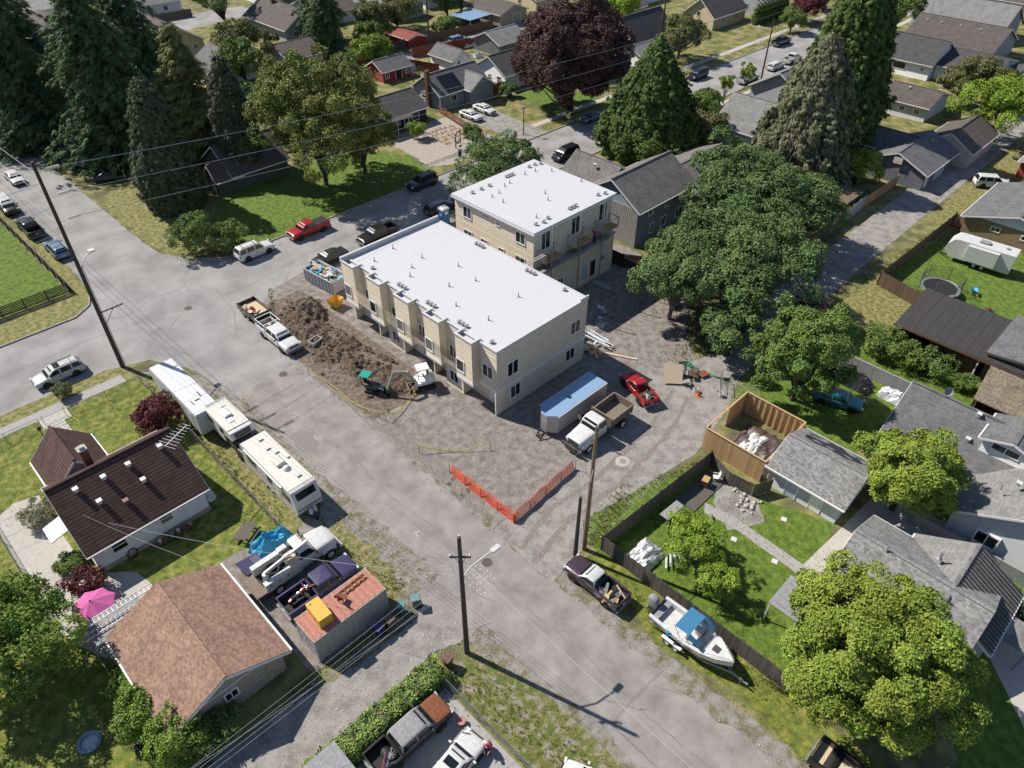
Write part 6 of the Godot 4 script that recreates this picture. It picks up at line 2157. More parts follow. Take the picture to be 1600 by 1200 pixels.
	simple_house("cream house with green grey roof at the top edge",113.6,124,-170,-156.0,3.0,5.6,"z","pale_siding","green_roof",{"win": [["w",-160,1.7,1.0,1.2],["w",-166,1.7,1.0,1.2],["s",117,1.7,1.2,1.3]]})
	var tc := thing("tarp_carport","open carport with bright blue roof at the top of the view","carport",V(126,0,-141))
	part(tc,"roof",mb().box(V(0,2.4,0),V(6.6,0.06,7.6),0.0,0.04),M.trailer_blue)
	for s in [[-3.1,-3.6],[3.1,-3.6],[-3.1,3.6],[3.1,3.6]]:
		part(tc,"post",mb().box(V(s[0],1.15,s[1]),V(0.1,2.3,0.1)),M.white_trim)
	simple_house("grey roofed garage attached behind the blue carport",130,139,-146,-134.6,2.9,4.6,"z","stucco","umber_roof",{"name": "garage","cat": "garage","doors": [["s",135.4,2.6,2.1,"stucco"]]})
	simple_house("dark carport with pale gable roof beyond the copper tree",113.6,122,-126,-118.0,2.6,4.4,"x","grey_paint","pale_roof",{"name": "garage","cat": "garage"})
	simple_house("brown roofed bungalow with chimney behind the spruces",86.4,97,-176,-158.2,3.0,6.2,"z","grey_siding","umber_roof",{"win": [["w",-162,1.7,1.0,1.2],["s",89,1.6,1.2,1.2],["s",93.4,1.6,1.2,1.2]],"chimney": [91,-170,7.2]})
	simple_house("cream gabled house seen between the firs",60.6,70,-182,-164.0,3.2,6.0,"z","cream_siding","umber_roof",{"win": [["s",63,1.8,1.0,1.2],["s",68,1.8,1.0,1.2]],"vents": [[63,5.1,-170],[63,5.1,-172],[63,5.1,-174],[63,5.1,-176]]})
	simple_house("small dark green house with steep porch gable under the trees",41.2,50,-107,-98.2,2.6,5.6,"x","green_siding","umber_roof",{"win": [["w",-105.4,1.5,0.8,1.0,1]]})
	simple_house("green porch wing with white door frame under the trees",38.8,42.4,-101.6,-98.4,2.5,4.2,"x","green_siding","umber_roof",{"name": "porch","cat": "porch","doors": [["w",-100,0.9,2.0,"pale_door"]]})
	simple_house("white flat roofed building at the top corner behind the firs",40,64,-226,-211,3.6,4.2,"x","white_siding","pale_roof",{"name": "building","cat": "building","win": [["s",46,1.9,2.0,1.4],["s",52,1.9,2.0,1.4],["s",58,1.9,2.0,1.4]]})
	simple_house("second white building beside the cream house at the top",68,82,-214,-200,3.2,5.0,"x","white_siding","grey_roof",{"name": "building","cat": "building","win": [["s",72,1.8,1.2,1.2],["s",78,1.8,1.2,1.2]]})
	simple_house("steep white gable house with charcoal roof past the copper tree",133,147,-106,-97.0,3.4,7.4,"x","white_siding","dark_roof",{"win": [["w",-101.4,5.0,0.9,1.3,1]]})
	simple_house("small pale grey porch roof in front of the steep white gable",129,136,-97.5,-92.0,2.5,3.8,"x","white_siding","pale_roof",{"name": "porch","cat": "porch"})
	simple_house("yellow cottage with grey roof and arched porch",164,178,-106,-97.6,3.0,6.4,"x","cream_siding","umber_roof",{"win": [["s",168,1.6,1.4,1.2],["s",174,1.6,1.4,1.2],["w",-102,3.0,1.0,1.2,1]]})
	simple_house("blue cottage behind the clipped cypress row",184,196,-106,-96,3.0,6.2,"x","grey_siding","green_roof",{"win": [["w",-101,1.7,1.2,1.3],["s",190,1.7,1.2,1.3]]})
	simple_house("pinkish house at the far right top edge",232,244,-60,-46,3.0,6.0,"z","stucco","umber_roof",{"win": [["w",-52,1.6,1.4,1.2]]})
	simple_house("grey roofed house filling the gap behind the tall firs",20,34,-178,-164,3.0,5.6,"x","grey_siding","grey_roof",{"win": [["s",24,1.6,1.2,1.2],["s",30,1.6,1.2,1.2]]})
	simple_house("pale house between the spruce and the cream top edge house",98,110,-176,-164,3.0,5.4,"x","white_siding","umber_roof",{"win": [["s",102,1.6,1.2,1.2]]})
	simple_house("grey roofed garage along the far alley",76,84,-150,-140,2.6,4.4,"x","sheet_siding","umber_roof",{"name": "garage","cat": "garage","doors": [["s",80,2.6,2.1,"stucco"]]})
	simple_house("brown roofed house behind the steep white gable",150,162,-128,-116,3.0,6.0,"x","cream_siding","umber_roof",{"win": [["s",155,1.6,1.4,1.2]]})
	for e in [[128,140,-172,-160,"white_siding","grey_roof","white house beyond the grey garage at the top"],[146,158,-150,-138,"cream_siding","umber_roof","cream house behind the copper tree at the top"],[166,180,-136,-124,"white_siding","dark_roof","white house with charcoal roof behind the yellow cottage"],[190,204,-132,-120,"pale_siding","pale_roof","pale house behind the blue cottage"],[208,222,-110,-98,"white_siding","umber_roof","white house past the clipped cypress row"],[44,56,-200,-188,"cream_siding","umber_roof","cream house above the tallest firs"],[100,112,-206,-194,"white_siding","grey_roof","white house at the top edge beyond the spruces"],[120,132,-200,-188,"pale_siding","green_roof","pale green roofed house at the top edge"],[60,70,-150,-142,"white_siding","grey_roof","low white house behind the feathery conifer"]]:
		simple_house(e[6],e[0],e[1],e[2],e[3],3.0,5.8,"x" if int(e[0]) % 4 else "z",e[4],e[5],{"win": [["s",e[0] + 3,1.7,1.3,1.2],["s",e[1] - 3,1.7,1.3,1.2],["w",(e[2] + e[3]) / 2,1.7,1.2,1.2]]})
	# fences of the north yards
	fence("red rail fence along the gravel drive of the grey bungalow",[[82.9,-101.8],[79.6,-86.6]],1.3,"fence_red","slat",false,"red fences of the north yards")
	fence("red board fence behind the red shed",[[92.6,-131.6],[97.0,-118.4]],1.9,"fence_red","board",false,"red fences of the north yards")
	fence("red board fence closing the back of the red shed yard",[[86,-132],[92.6,-131.6]],1.9,"fence_red","board",false,"red fences of the north yards")
	fence("red board fence round the cluttered yard",[[100,-130.5],[124,-126]],1.9,"fence_red","board",false,"red fences of the north yards")
	fence("short red board fence beside the grey bungalow",[[96.0,-102],[98.8,-102]],1.9,"fence_red","board",false,"red fences of the north yards")
	fence("brown plank fence along the far alley",[[91,-136.6],[104,-137.2]],1.9,"fence_grey","board",false)
	fence("long brown plank fence in front of the blue carport",[[104,-137.2],[128,-135.0]],1.9,"fence_brown","board",false)
	fence("grey plank fence behind the spruces at the top",[[66,-196],[82,-195]],1.8,"fence_grey","board",false)
	fence("chain link fence round the yellow lawn past the copper tree",[[118,-84.4],[152,-84.2]],1.2,"wire_grey","wire",false,"chain link fences")
	fence("chain link fence on the far corner lawn",[[160,-84.2],[196,-84.0]],1.2,"wire_grey","wire",false,"chain link fences")
	fence("mossy plank fence beside the young street trees",[[112,-64.6],[124,-67.4]],1.2,"fence_grey","board",false)
	# yard clutter
	var k := 0
	for c in [[106,-123,3.6,1.6,"rv_white","white utility trailer heap behind the red fence"],[110,-121,2.2,1.4,"silver_tarp","silver tarp heap in the cluttered red fence yard"],[94.6,-124,3.0,1.6,"rv_white","white covered trailer beside the red shed"],[114.8,-128.6,4.4,2.2,"rv_white","white boat under cover by the red fence"]]:
		cloth("covered_heap",c[5],V(c[0],0,c[1]),c[2],c[3],1.2,c[4])
		k += 1
	var pgl := thing("pergola","dark timber pergola in front of the red shed","pergola",V(90.6,0,-117.6))
	for s in [[-2,-1.6],[2,-1.6],[-2,1.6],[2,1.6]]:
		part(pgl,"post",mb().box(V(s[0],1.1,s[1]),V(0.14,2.2,0.14)),M.fence_black)
	for i in 6:
		part(pgl,"beam",mb().box(V(-2.0 + i * 0.8,2.25,0),V(0.08,0.14,3.8)),M.fence_black)
	var sw := thing("swing_frame","dark timber swing frame on the gravel front yard","swing",V(75.4,0,-88.2),0.5)
	for s in [-1,1]:
		part(sw,"post",mb().box(V(s * 1.1,1.1,0),V(0.14,2.2,0.14)),M.fence_brown)
	part(sw,"crossbar",mb().box(V(0,2.2,0),V(2.6,0.14,0.14)),M.fence_brown)
	part(sw,"seat",mb().box(V(0,0.5,0),V(1.0,0.06,0.4)).box(V(-0.4,1.3,0),V(0.02,1.6,0.02)).box(V(0.4,1.3,0),V(0.02,1.6,0.02)),M.fence_black)

const EAST := 0.0
const WEST := PI
const SOUTH := -PI / 2
const NORTH := PI / 2

func vehicles() -> void:
	# site side of the main street
	pickup("pickup_truck","white crew cab pickup with ladder rack parked facing down the main street",V(26.3,0,-61.7),SOUTH,M.paint_white,{"cab": "crew","L": 6.2,"rack": true,"junk": ["lumber","rv_white","steel"],"roof": 1.9,"hood": 1.22})
	dump_trailer(V(27.0,0,-68.0))
	dump_truck(V(39.8,0,-28.6))
	cargo_trailer(V(39.9,0,-32.0))
	pickup("pickup_truck","red single cab pickup with tools in its bed beside the grey cargo trailer",V(47.0,0,-29.4),1.19,M.paint_red,{"cab": "single","L": 4.9,"W": 1.75,"roof": 1.6,"hood": 1.0,"junk": ["rust","lumber","machine_dark"]})
	excavator(V(32.6,0,-45.2),2.75)
	mini_loader(V(28.6,0,-47.9),-1.15)
	# cross street
	car("parked_car","white boxy station wagon facing up the cross street near the corner shrub","suv",V(33.8,0,-79.9),EAST,M.paint_white,{"rack": true})
	pickup("pickup_truck","bright red extended cab pickup by the grass verge",V(41.7,0,-79.9),WEST,M.paint_red,{"cover": "dark_tarp"})
	pickup("pickup_truck","black pickup parked behind the north parapet of the long row",V(47.3,0,-72.3),WEST,M.paint_black,{"cab": "crew"})
	car("parked_car","dark olive sedan behind the waste skip","sedan",V(39.6,0,-72.0),WEST,M.paint_green)
	car("parked_car","navy hatchback behind the blue portable toilet","wagon",V(58.2,0,-72.6),EAST,M.paint_navy)
	car("parked_car","black sport utility car parked under the leafy tree on the grass side","suv",V(61.4,0,-80.4),WEST,M.paint_navy,{"rack": true})
	car("parked_car","black minivan parked on the street beyond the three storey block","van",V(84.3,0,-72.6),WEST,M.paint_black,{"rack": true})
	car("parked_car","blue sedan half hidden between the copper tree and the cedar cone","sedan",V(99.6,0,-80.2),WEST,M.paint_blue)
	car("parked_car","dark teal minivan parked near two wheeled bins","van",V(132.2,0,-80.2),WEST,M.paint_navy)
	pickup("pickup_truck","black pickup far up the cross street",V(165.4,0,-80.4),EAST,M.paint_navy,{"cab": "crew"})
	car("parked_car","white estate car far up the cross street, in front of the white pickup","wagon",V(148.6,0,-72.3),EAST,M.paint_white)
	pickup("pickup_truck","white pickup far up the cross street beside the verge",V(155.4,0,-72.3),EAST,M.paint_white)
	pickup("pickup_truck","pale old pickup by the young street trees",V(137.5,0,-72.0),EAST,M.paint_silver)
	car("parked_car","white sedan in the gravel drive nearer the red rail fence","sedan",V(85.0,0,-95.6),SOUTH,M.paint_white)
	car("parked_car","white sedan in the gravel drive nearer the green lawn","sedan",V(88.8,0,-96.2),SOUTH,M.paint_white)
	car("parked_car","silver grey station wagon parked by the grass verge at the near corner","wagon",V(7.3,0,-71.9),WEST,M.paint_silver,{"rack": true,"sunroof": true})
	car("moving_car","white sedan driving along the north road","sedan",V(19.4,0,-124.2),SOUTH,M.paint_white)
	car("parked_car","pale blue station wagon with roof rack beside the black fence","wagon",V(16.2,0,-97.8),NORTH,M.paint_blue,{"rack": true})
	pickup("pickup_truck","black pickup parked beside the black fence",V(15.7,0,-106.0),NORTH,M.paint_black,{"cab": "crew"})
	car("parked_van","tall white topped van at the frame edge by the black fence","van",V(15.6,0,-115.0),SOUTH,M.paint_black,{"roof_m": M.paint_white,"cat": "van"})
	car("parked_car","silver car in the shade under the tall firs","sedan",V(28.8,0,-122.6),EAST,M.paint_silver)
	car("parked_car","black car on the dry grass under the tall firs","sedan",V(29.6,0,-114.6),-0.5,M.paint_black)
	car("parked_car","white car behind the red brown fence by the blue grey house","sedan",V(86.6,0,-45.6),EAST,M.paint_white)
	car("parked_car","grey blue jeep behind the red fence of the cluttered yard","suv",V(114,0,-131.6),EAST,M.paint_blue)
	pickup("pickup_truck","white pickup at the far top corner road",V(222,0,-72),EAST,M.paint_white)
	car("parked_car","white car parked by the pinkish house","suv",V(222,0,-52),SOUTH,M.paint_white)
	car("parked_car","dark car parked behind the white car by the pinkish house","suv",V(224.6,0,-46),SOUTH,M.paint_navy)
	# alley and right yards
	car("parked_car","white sport utility car at the far end of the alley","suv",V(121.6,0,-21.4),SOUTH + 0.6,M.paint_white)
	car("parked_car","teal sedan on the shaded lawn behind the maple","sedan",V(59.6,0,-14.9),SOUTH + 0.3,M.paint_teal)
	travel_trailer(V(96.6,0,-14.9))
	# near street
	pickup("pickup_truck","dark plum pickup with loose boards parked by the weathered fence",V(26.9,0,-17.9),NORTH,M.paint_purple,{"cab": "single","L": 5.2,"W": 1.8,"roof": 1.62,"hood": 1.05,"junk": ["lumber","new_wood","steel"],"roof_m": "paint_silver"})
	boat(V(28.0,0,-10.2))
	pickup("pickup_truck","black pickup with rusty orange hood and grey roof in the hedge shade",V(9.9,0,-18.9),EAST,M.paint_black,{"cab": "crew","L": 5.8,"hood_m": "rust","roof_m": "block_wall"})
	car("parked_car","white sedan with sunroof on the concrete drive","sedan",V(10.6,0,-15.6),0.12,M.paint_white,{"sunroof": true})
	car("parked_car","white car at the bottom edge on the grass verge","sedan",V(15.9,0,-8.6),NORTH + 0.35,M.paint_white)
	pickup("pickup_truck","dark pickup bed under the big maple at the bottom edge",V(27.2,0,2.3),SOUTH,M.paint_black,{"cab": "single","floor": "lumber"})
	# bungalow side
	white_trailer(V(14.55,0,-58.2))
	var p := pickup("pickup_truck","black pickup carrying the white slide-in camper",V(15.5,0,-50.6),SOUTH,M.paint_black,{"L": 6.2,"cab": "extended","W": 1.95})
	camper(V(15.5,0,-51.6))
	fifth_wheel(V(15.65,0,-43.3))
	bucket_truck(V(11.8,0,-35.3))
	pickup("pickup_truck","violet black pickup with a motorcycle in its bed beside the container",V(12.0,0,-32.2),EAST,M.paint_violet,{"cab": "extended","L": 6.0})
	var mo := thing("motorcycle","chrome and red motorcycle standing in the violet pickup bed","motorcycle",V(10.5,0.66,-32.2))
	motorcycle(mo,M.paint_red)
	cloth("car_cover","bright blue tarpaulin over a small car by the bucket truck",V(11.6,0,-38.2),3.4,2.2,1.8,"blue_tarp")
	part(thing("violet_panel","dark violet sheet panel leaning beside the blue tarpaulin","panel",V(9.4,0.9,-37.3),0.1),"panel",mb().box(Vector3.ZERO,V(1.9,0.05,1.6),0.0,-0.25).box(V(0,-0.46,0),V(1.5,0.9,1.2)),M.violet_panel)

func trailer_thing(called: String,label: String,at: Vector3,yaw: float,cat := "trailer") -> Node3D:
	return thing(called,label,cat,at,yaw,"trailers and campers")

func side_pane(t: Node3D,x: float,y: float,w: float,h: float,z: float) -> void:
	var f := mb().box(V(x,y,z),V(w,h,0.03))
	var p := part(t,"window",mb().box(V(x,y,z),V(w + 0.1,h + 0.1,0.016)),M.black_trim)
	part(p,"pane",f,M.car_glass)

func white_trailer(at: Vector3) -> void:
	var t := trailer_thing("box_trailer","long white box trailer with pale metal roof at the street corner",at,NORTH)
	box_trailer(t,9.6,1.15,0.55,2.95,M.rv_white,M.pale_metal)
	for k in 8:
		for z in [-1.16,1.16]:
			part(t,"panel_joint",mb().box(V(-4.2 + k * 1.2,1.7,z),V(0.03,2.2,0.012)),M.rv_roof)
	part(t,"roof_vent",mb().box(V(-2.6,3.0,0),V(0.5,0.12,0.5)),M.white_plastic)
	part(t,"roof_patch",mb().box(V(-2.2,2.965,0.5),V(0.9,0.012,0.12)).box(V(-3.0,2.965,-0.5),V(0.7,0.012,0.1)),M.rust)
	part(t,"rear_door",mb().box(V(-4.81,1.75,0),V(0.03,2.1,1.9)),M.rv_white)
	part(t,"side_door",mb().box(V(-3.4,1.6,-1.165),V(0.8,1.9,0.02)),M.rv_white)
	axle(t,[-0.6,0.4],1.1,0.36)
	hitch(t,4.8,0.5,1.1,0.7)

func camper(at: Vector3) -> void:
	var t := trailer_thing("truck_camper","white slide-in camper with overcab window on the black pickup",at,SOUTH,"camper")
	part(t,"body",mb().box(V(-0.8,1.95,0),V(3.4,1.9,2.15)),M.rv_white)
	part(t,"lower_box",mb().box(V(-0.9,0.9,0),V(3.1,0.4,1.6)),M.rv_white)
	part(t,"overcab",mb().side_prism(PackedVector2Array([W(0.9,1.98),W(2.5,2.06),W(2.75,2.35),W(2.45,2.88),W(0.9,2.9)]),-1.07,1.07),M.rv_white)
	pane_on(t,"front_window",V(2.75,2.33,0.8),V(2.75,2.33,-0.8),V(2.52,2.78,-0.8),V(2.52,2.78,0.8),0.03,0.02)
	for z in [-1.08,1.08]:
		side_pane(t,-1.4,2.2,1.0,0.5,z)
		side_pane(t,0.7,2.25,0.6,0.5,z)
	part(t,"roof",mb().box(V(-0.2,2.93,0),V(4.4,0.06,2.1)),M.rv_roof)
	part(t,"air_conditioner",mb().loft([ring_at(-0.6,2.95,3.2,0.36),ring_at(0.4,2.95,3.2,0.36)]),M.white_plastic)
	part(t,"roof_hatch",mb().box(V(0.9,2.99,0.1),V(0.6,0.07,0.5)),M.white_plastic)
	part(t,"roof_hatch",mb().box(V(-1.4,2.99,-0.3),V(0.4,0.07,0.4)),M.lens)
	part(t,"roof_rail",mb().bar(V(-2.3,3.05,-0.9),V(-2.3,3.05,0.9),0.05,0.05).bar(V(-2.3,3.05,-0.95),V(0.2,3.05,-0.95),0.04,0.04),M.steel)
	part(t,"rear_door",mb().box(V(-2.51,1.8,0.2),V(0.03,1.7,0.65)),M.rv_roof)

func fifth_wheel(at: Vector3) -> void:
	var t := trailer_thing("travel_trailer","long white travel trailer with cluttered weathered roof beside the main street",at,SOUTH)
	var L := 8.6
	var pr := PackedVector2Array([W(-L / 2,0.55),W(L / 2 - 0.15,0.55),W(L / 2,1.1),W(L / 2 - 0.08,2.1),W(L / 2 - 0.45,2.95),W(L / 2 - 0.7,3.02),W(-L / 2 + 0.3,3.02),W(-L / 2,2.8)])
	part(t,"body",mb().side_prism(pr,-1.18,1.18),M.rv_white)
	part(t,"roof",mb().box(V(-0.2,3.03,0),V(L - 1.1,0.05,2.3)),M.rv_roof)
	for e in [[-3.3,0.3,0.4],[-1.9,0.2,0.4],[-1.0,0.5,0.36],[2.6,0.4,0.36],[0.2,0.9,0.25]]:
		part(t,"roof_vent",mb().box(V(e[0],3.12,-e[1]),V(e[2],0.16,e[2])),M.lens if e[0] > -1.5 else M.white_plastic)
	part(t,"air_conditioner",mb().loft([ring_at(-0.3,3.05,3.36,0.42),ring_at(0.7,3.05,3.36,0.42)]),M.rv_roof)
	part(t,"satellite_dome",mb().lathe([W(0.32,3.05),W(0.3,3.2),W(0.18,3.34),W(0.0,3.38)],V(1.3,0,-0.1),12),M.white_plastic)
	part(t,"awning",mb().cyl(V(-3.4,2.8,1.24),V(2.6,2.8,1.24),0.07,0.07,8),M.steel)
	pane_on(t,"front_window",V(L / 2 - 0.08,2.1,0.95),V(L / 2 - 0.08,2.1,-0.95),V(L / 2 - 0.36,2.75,-0.95),V(L / 2 - 0.36,2.75,0.95),0.06,0.02)
	part(t,"front_stripe",mb().box(V(L / 2 + 0.0,1.15,0),V(0.03,0.08,2.2)),M.black_trim)
	for z in [-1.19,1.19]:
		side_pane(t,2.9,1.95,1.2,0.6,z)
		side_pane(t,0.3,1.95,0.7,0.6,z)
		side_pane(t,-2.6,1.95,1.4,0.6,z)
		part(t,"side_stripe",mb().box(V(-0.2,1.35,z),V(L - 0.8,0.06,0.012)),M.machine_dark)
	part(t,"door",mb().box(V(1.5,1.6,1.195),V(0.7,1.9,0.02)),M.rv_roof)
	axle(t,[-1.0,-0.1],1.15,0.36)
	hitch(t,L / 2 - 0.1,0.5,1.2,0.8)
	part(t,"gas_bottle",mb().cyl(V(L / 2 + 0.35,0.55,0.2),V(L / 2 + 0.35,1.0,0.2),0.16,0.16,10).cyl(V(L / 2 + 0.35,0.55,-0.2),V(L / 2 + 0.35,1.0,-0.2),0.16,0.16,10),M.white_plastic)

func travel_trailer(at: Vector3) -> void:
	var t := trailer_thing("travel_trailer","white travel trailer parked by the tan stucco garage",at,NORTH + 0.08)
	var L := 7.6
	var pr := PackedVector2Array([W(-L / 2,0.6),W(L / 2 - 0.8,0.6),W(L / 2,1.4),W(L / 2 - 0.2,2.2),W(L / 2 - 0.8,2.95),W(-L / 2,3.0)])
	part(t,"body",mb().side_prism(pr,-1.2,1.2),M.rv_white)
	part(t,"roof",mb().box(V(-0.5,3.0,0),V(L - 1.2,0.05,2.35)),M.paint_white)
	part(t,"air_conditioner",mb().loft([ring_at(-0.6,3.02,3.3,0.4),ring_at(0.5,3.02,3.3,0.4)]),M.block_wall)
	part(t,"roof_vent",mb().box(V(-2.6,3.08,0.2),V(0.4,0.14,0.4)),M.block_wall)
	part(t,"slide_out",mb().box(V(-0.4,1.9,-1.4),V(3.4,1.9,0.6)),M.rv_white)
	for e in [[2.4,0.7],[0.2,1.1],[-2.6,0.7]]:
		side_pane(t,e[0],1.95,e[1],0.55,1.21)
		part(t,"side_stripe",mb().box(V(e[0] + 0.4,1.2,1.206),V(1.6,0.08,0.012),0.0,0.0),M.black_trim)
	axle(t,[-0.9,0.0],1.15,0.36)
	hitch(t,L / 2 - 0.5,0.5,1.3,0.8)

func cargo_trailer(at: Vector3) -> void:
	var t := trailer_thing("cargo_trailer","grey enclosed cargo trailer with pale blue roof beside the townhouse end wall",at,WEST)
	box_trailer(t,7.6,1.15,0.45,2.5,M.trailer_grey,M.trailer_blue,0.08,0.75)
	part(t,"roof_vent",mb().box(V(0.4,2.52,0),V(0.36,0.06,0.36)),M.black_trim)
	part(t,"roof_edge",mb().box(V(-0.3,2.44,-1.17),V(6.9,0.07,0.05)).box(V(-0.3,2.44,1.17),V(6.9,0.07,0.05)),M.white_trim)
	part(t,"side_door",mb().box(V(2.0,1.4,1.155),V(0.8,1.8,0.02)),M.trailer_grey)
	part(t,"nose_panel",mb().box(V(3.79,1.0,0),V(0.03,1.0,0.7)),M.galvanised)
	part(t,"fender",mb().box(V(-0.5,0.78,-1.2),V(1.9,0.06,0.2)).box(V(-0.5,0.78,1.2),V(1.9,0.06,0.2)),M.galvanised)
	axle(t,[-0.9,-0.1],1.18,0.35)
	hitch(t,3.5,0.45,1.3,0.6)

func dump_trailer(at: Vector3) -> void:
	var t := trailer_thing("dump_trailer","black open utility trailer with red tools behind the white pickup",at,SOUTH)
	part(t,"bed",mb().bb(-1.9,0.62,-1.0,1.9,0.7,1.0),M.lumber)
	part(t,"side_wall",mb().bb(-1.95,0.5,-1.06,1.95,1.2,-1.0).bb(-1.95,0.5,1.0,1.95,1.2,1.06).bb(1.9,0.5,-1.0,1.96,1.3,1.0).bb(-1.96,0.5,-1.0,-1.9,1.1,1.0),M.paint_black)
	axle(t,[-0.5,0.4],1.15,0.35)
	part(t,"fender",mb().box(V(0,0.75,-1.15),V(1.9,0.06,0.24)).box(V(0,0.75,1.15),V(1.9,0.06,0.24)),M.black_trim)
	heap(t,"cargo",V(-0.4,0.72,0.3),V(0.9,0.35,0.5),["paint_red","lumber","block_wall"],8)
	hitch(t,1.95,0.5,1.3,0.7)

func dump_truck(at: Vector3) -> void:
	var t := thing("dump_truck","old white dump truck with rusty open box facing the street","truck",at,WEST)
	var w := 1.15
	part(t,"chassis",mb().box(V(-0.2,0.75,0),V(6.6,0.25,0.9)),M.black_trim)
	part(t,"hood",mb().loft([ring_at(1.5,0.75,1.75,0.95),ring_at(2.6,0.75,1.65,0.9),ring_at(3.35,0.75,1.5,0.8),ring_at(3.45,0.85,1.35,0.74)]),M.paint_white)
	part(t,"fender",mb().loft([ring_at(1.9,0.6,1.1,w),ring_at(2.5,0.7,1.25,w),ring_at(3.2,0.65,1.1,w)]),M.paint_white)
	part(t,"cab",mb().loft([ring_at(-0.05,0.7,1.75,1.0),ring_at(1.5,0.7,1.75,1.0)]),M.paint_white)
	cabin(t,{"xd": 0.0,"xc": 0.08,"xb": 1.1,"xa": 1.55,"yb": 1.72,"yr": 2.45,"wb": 0.98,"wr": 0.85,"posts": []},M.paint_white,"cab_roof")
	part(t,"grille",mb().box(V(3.46,1.1,0),V(0.05,0.6,1.2)),M.machine_dark)
	part(t,"bumper",mb().box(V(3.62,0.65,0),V(0.22,0.28,2.3)).box(V(3.8,0.7,0),V(0.12,0.5,1.2)),M.machine_dark)
	for s in [-1,1]:
		part(t,"headlight",mb().cyl(V(3.2,1.05,s * 0.95),V(3.3,1.05,s * 0.95),0.11,0.11,10),M.lens)
		part(t,"mirror",mb().box(V(1.3,2.0,s * 1.3),V(0.08,0.4,0.25)),M.chrome)
		wheel(t,V(2.5,0.5,s * (w - 0.1)),0.5,0.28,"white_rim")
		for x in [-2.2]:
			wheel(t,V(x,0.5,s * (w - 0.02)),0.5,0.28,"white_rim")
			wheel(t,V(x,0.5,s * (w - 0.36)),0.5,0.28,"white_rim")
	var b := mb()
	b.bb(-3.6,1.15,-w,-0.35,1.25,w)
	b.bb(-3.6,1.25,-w - 0.04,-0.35,2.0,-w + 0.04).bb(-3.6,1.25,w - 0.04,-0.35,2.0,w + 0.04)
	b.bb(-0.42,1.25,-w,-0.34,2.25,w)
	part(t,"dump_box",b,M.rust_grey)
	part(t,"tailgate",mb().bb(-3.68,1.2,-w,-3.6,2.0,w),M.rust_grey)
	part(t,"box_rim",mb().bb(-3.66,2.0,-w - 0.08,-0.3,2.08,-w + 0.06).bb(-3.66,2.0,w - 0.06,-0.3,2.08,w + 0.08).bb(-0.44,2.25,-w - 0.08,-0.3,2.33,w + 0.08).bb(-3.72,2.0,-w,-3.6,2.08,w),M.rust_grey)
	for k in 5:
		for s in [-1,1]:
			part(t,"box_rib",mb().bb(-3.4 + k * 0.72,1.2,s * (w + 0.04),-3.3 + k * 0.72,2.0,s * (w + 0.1)),M.rust_grey)

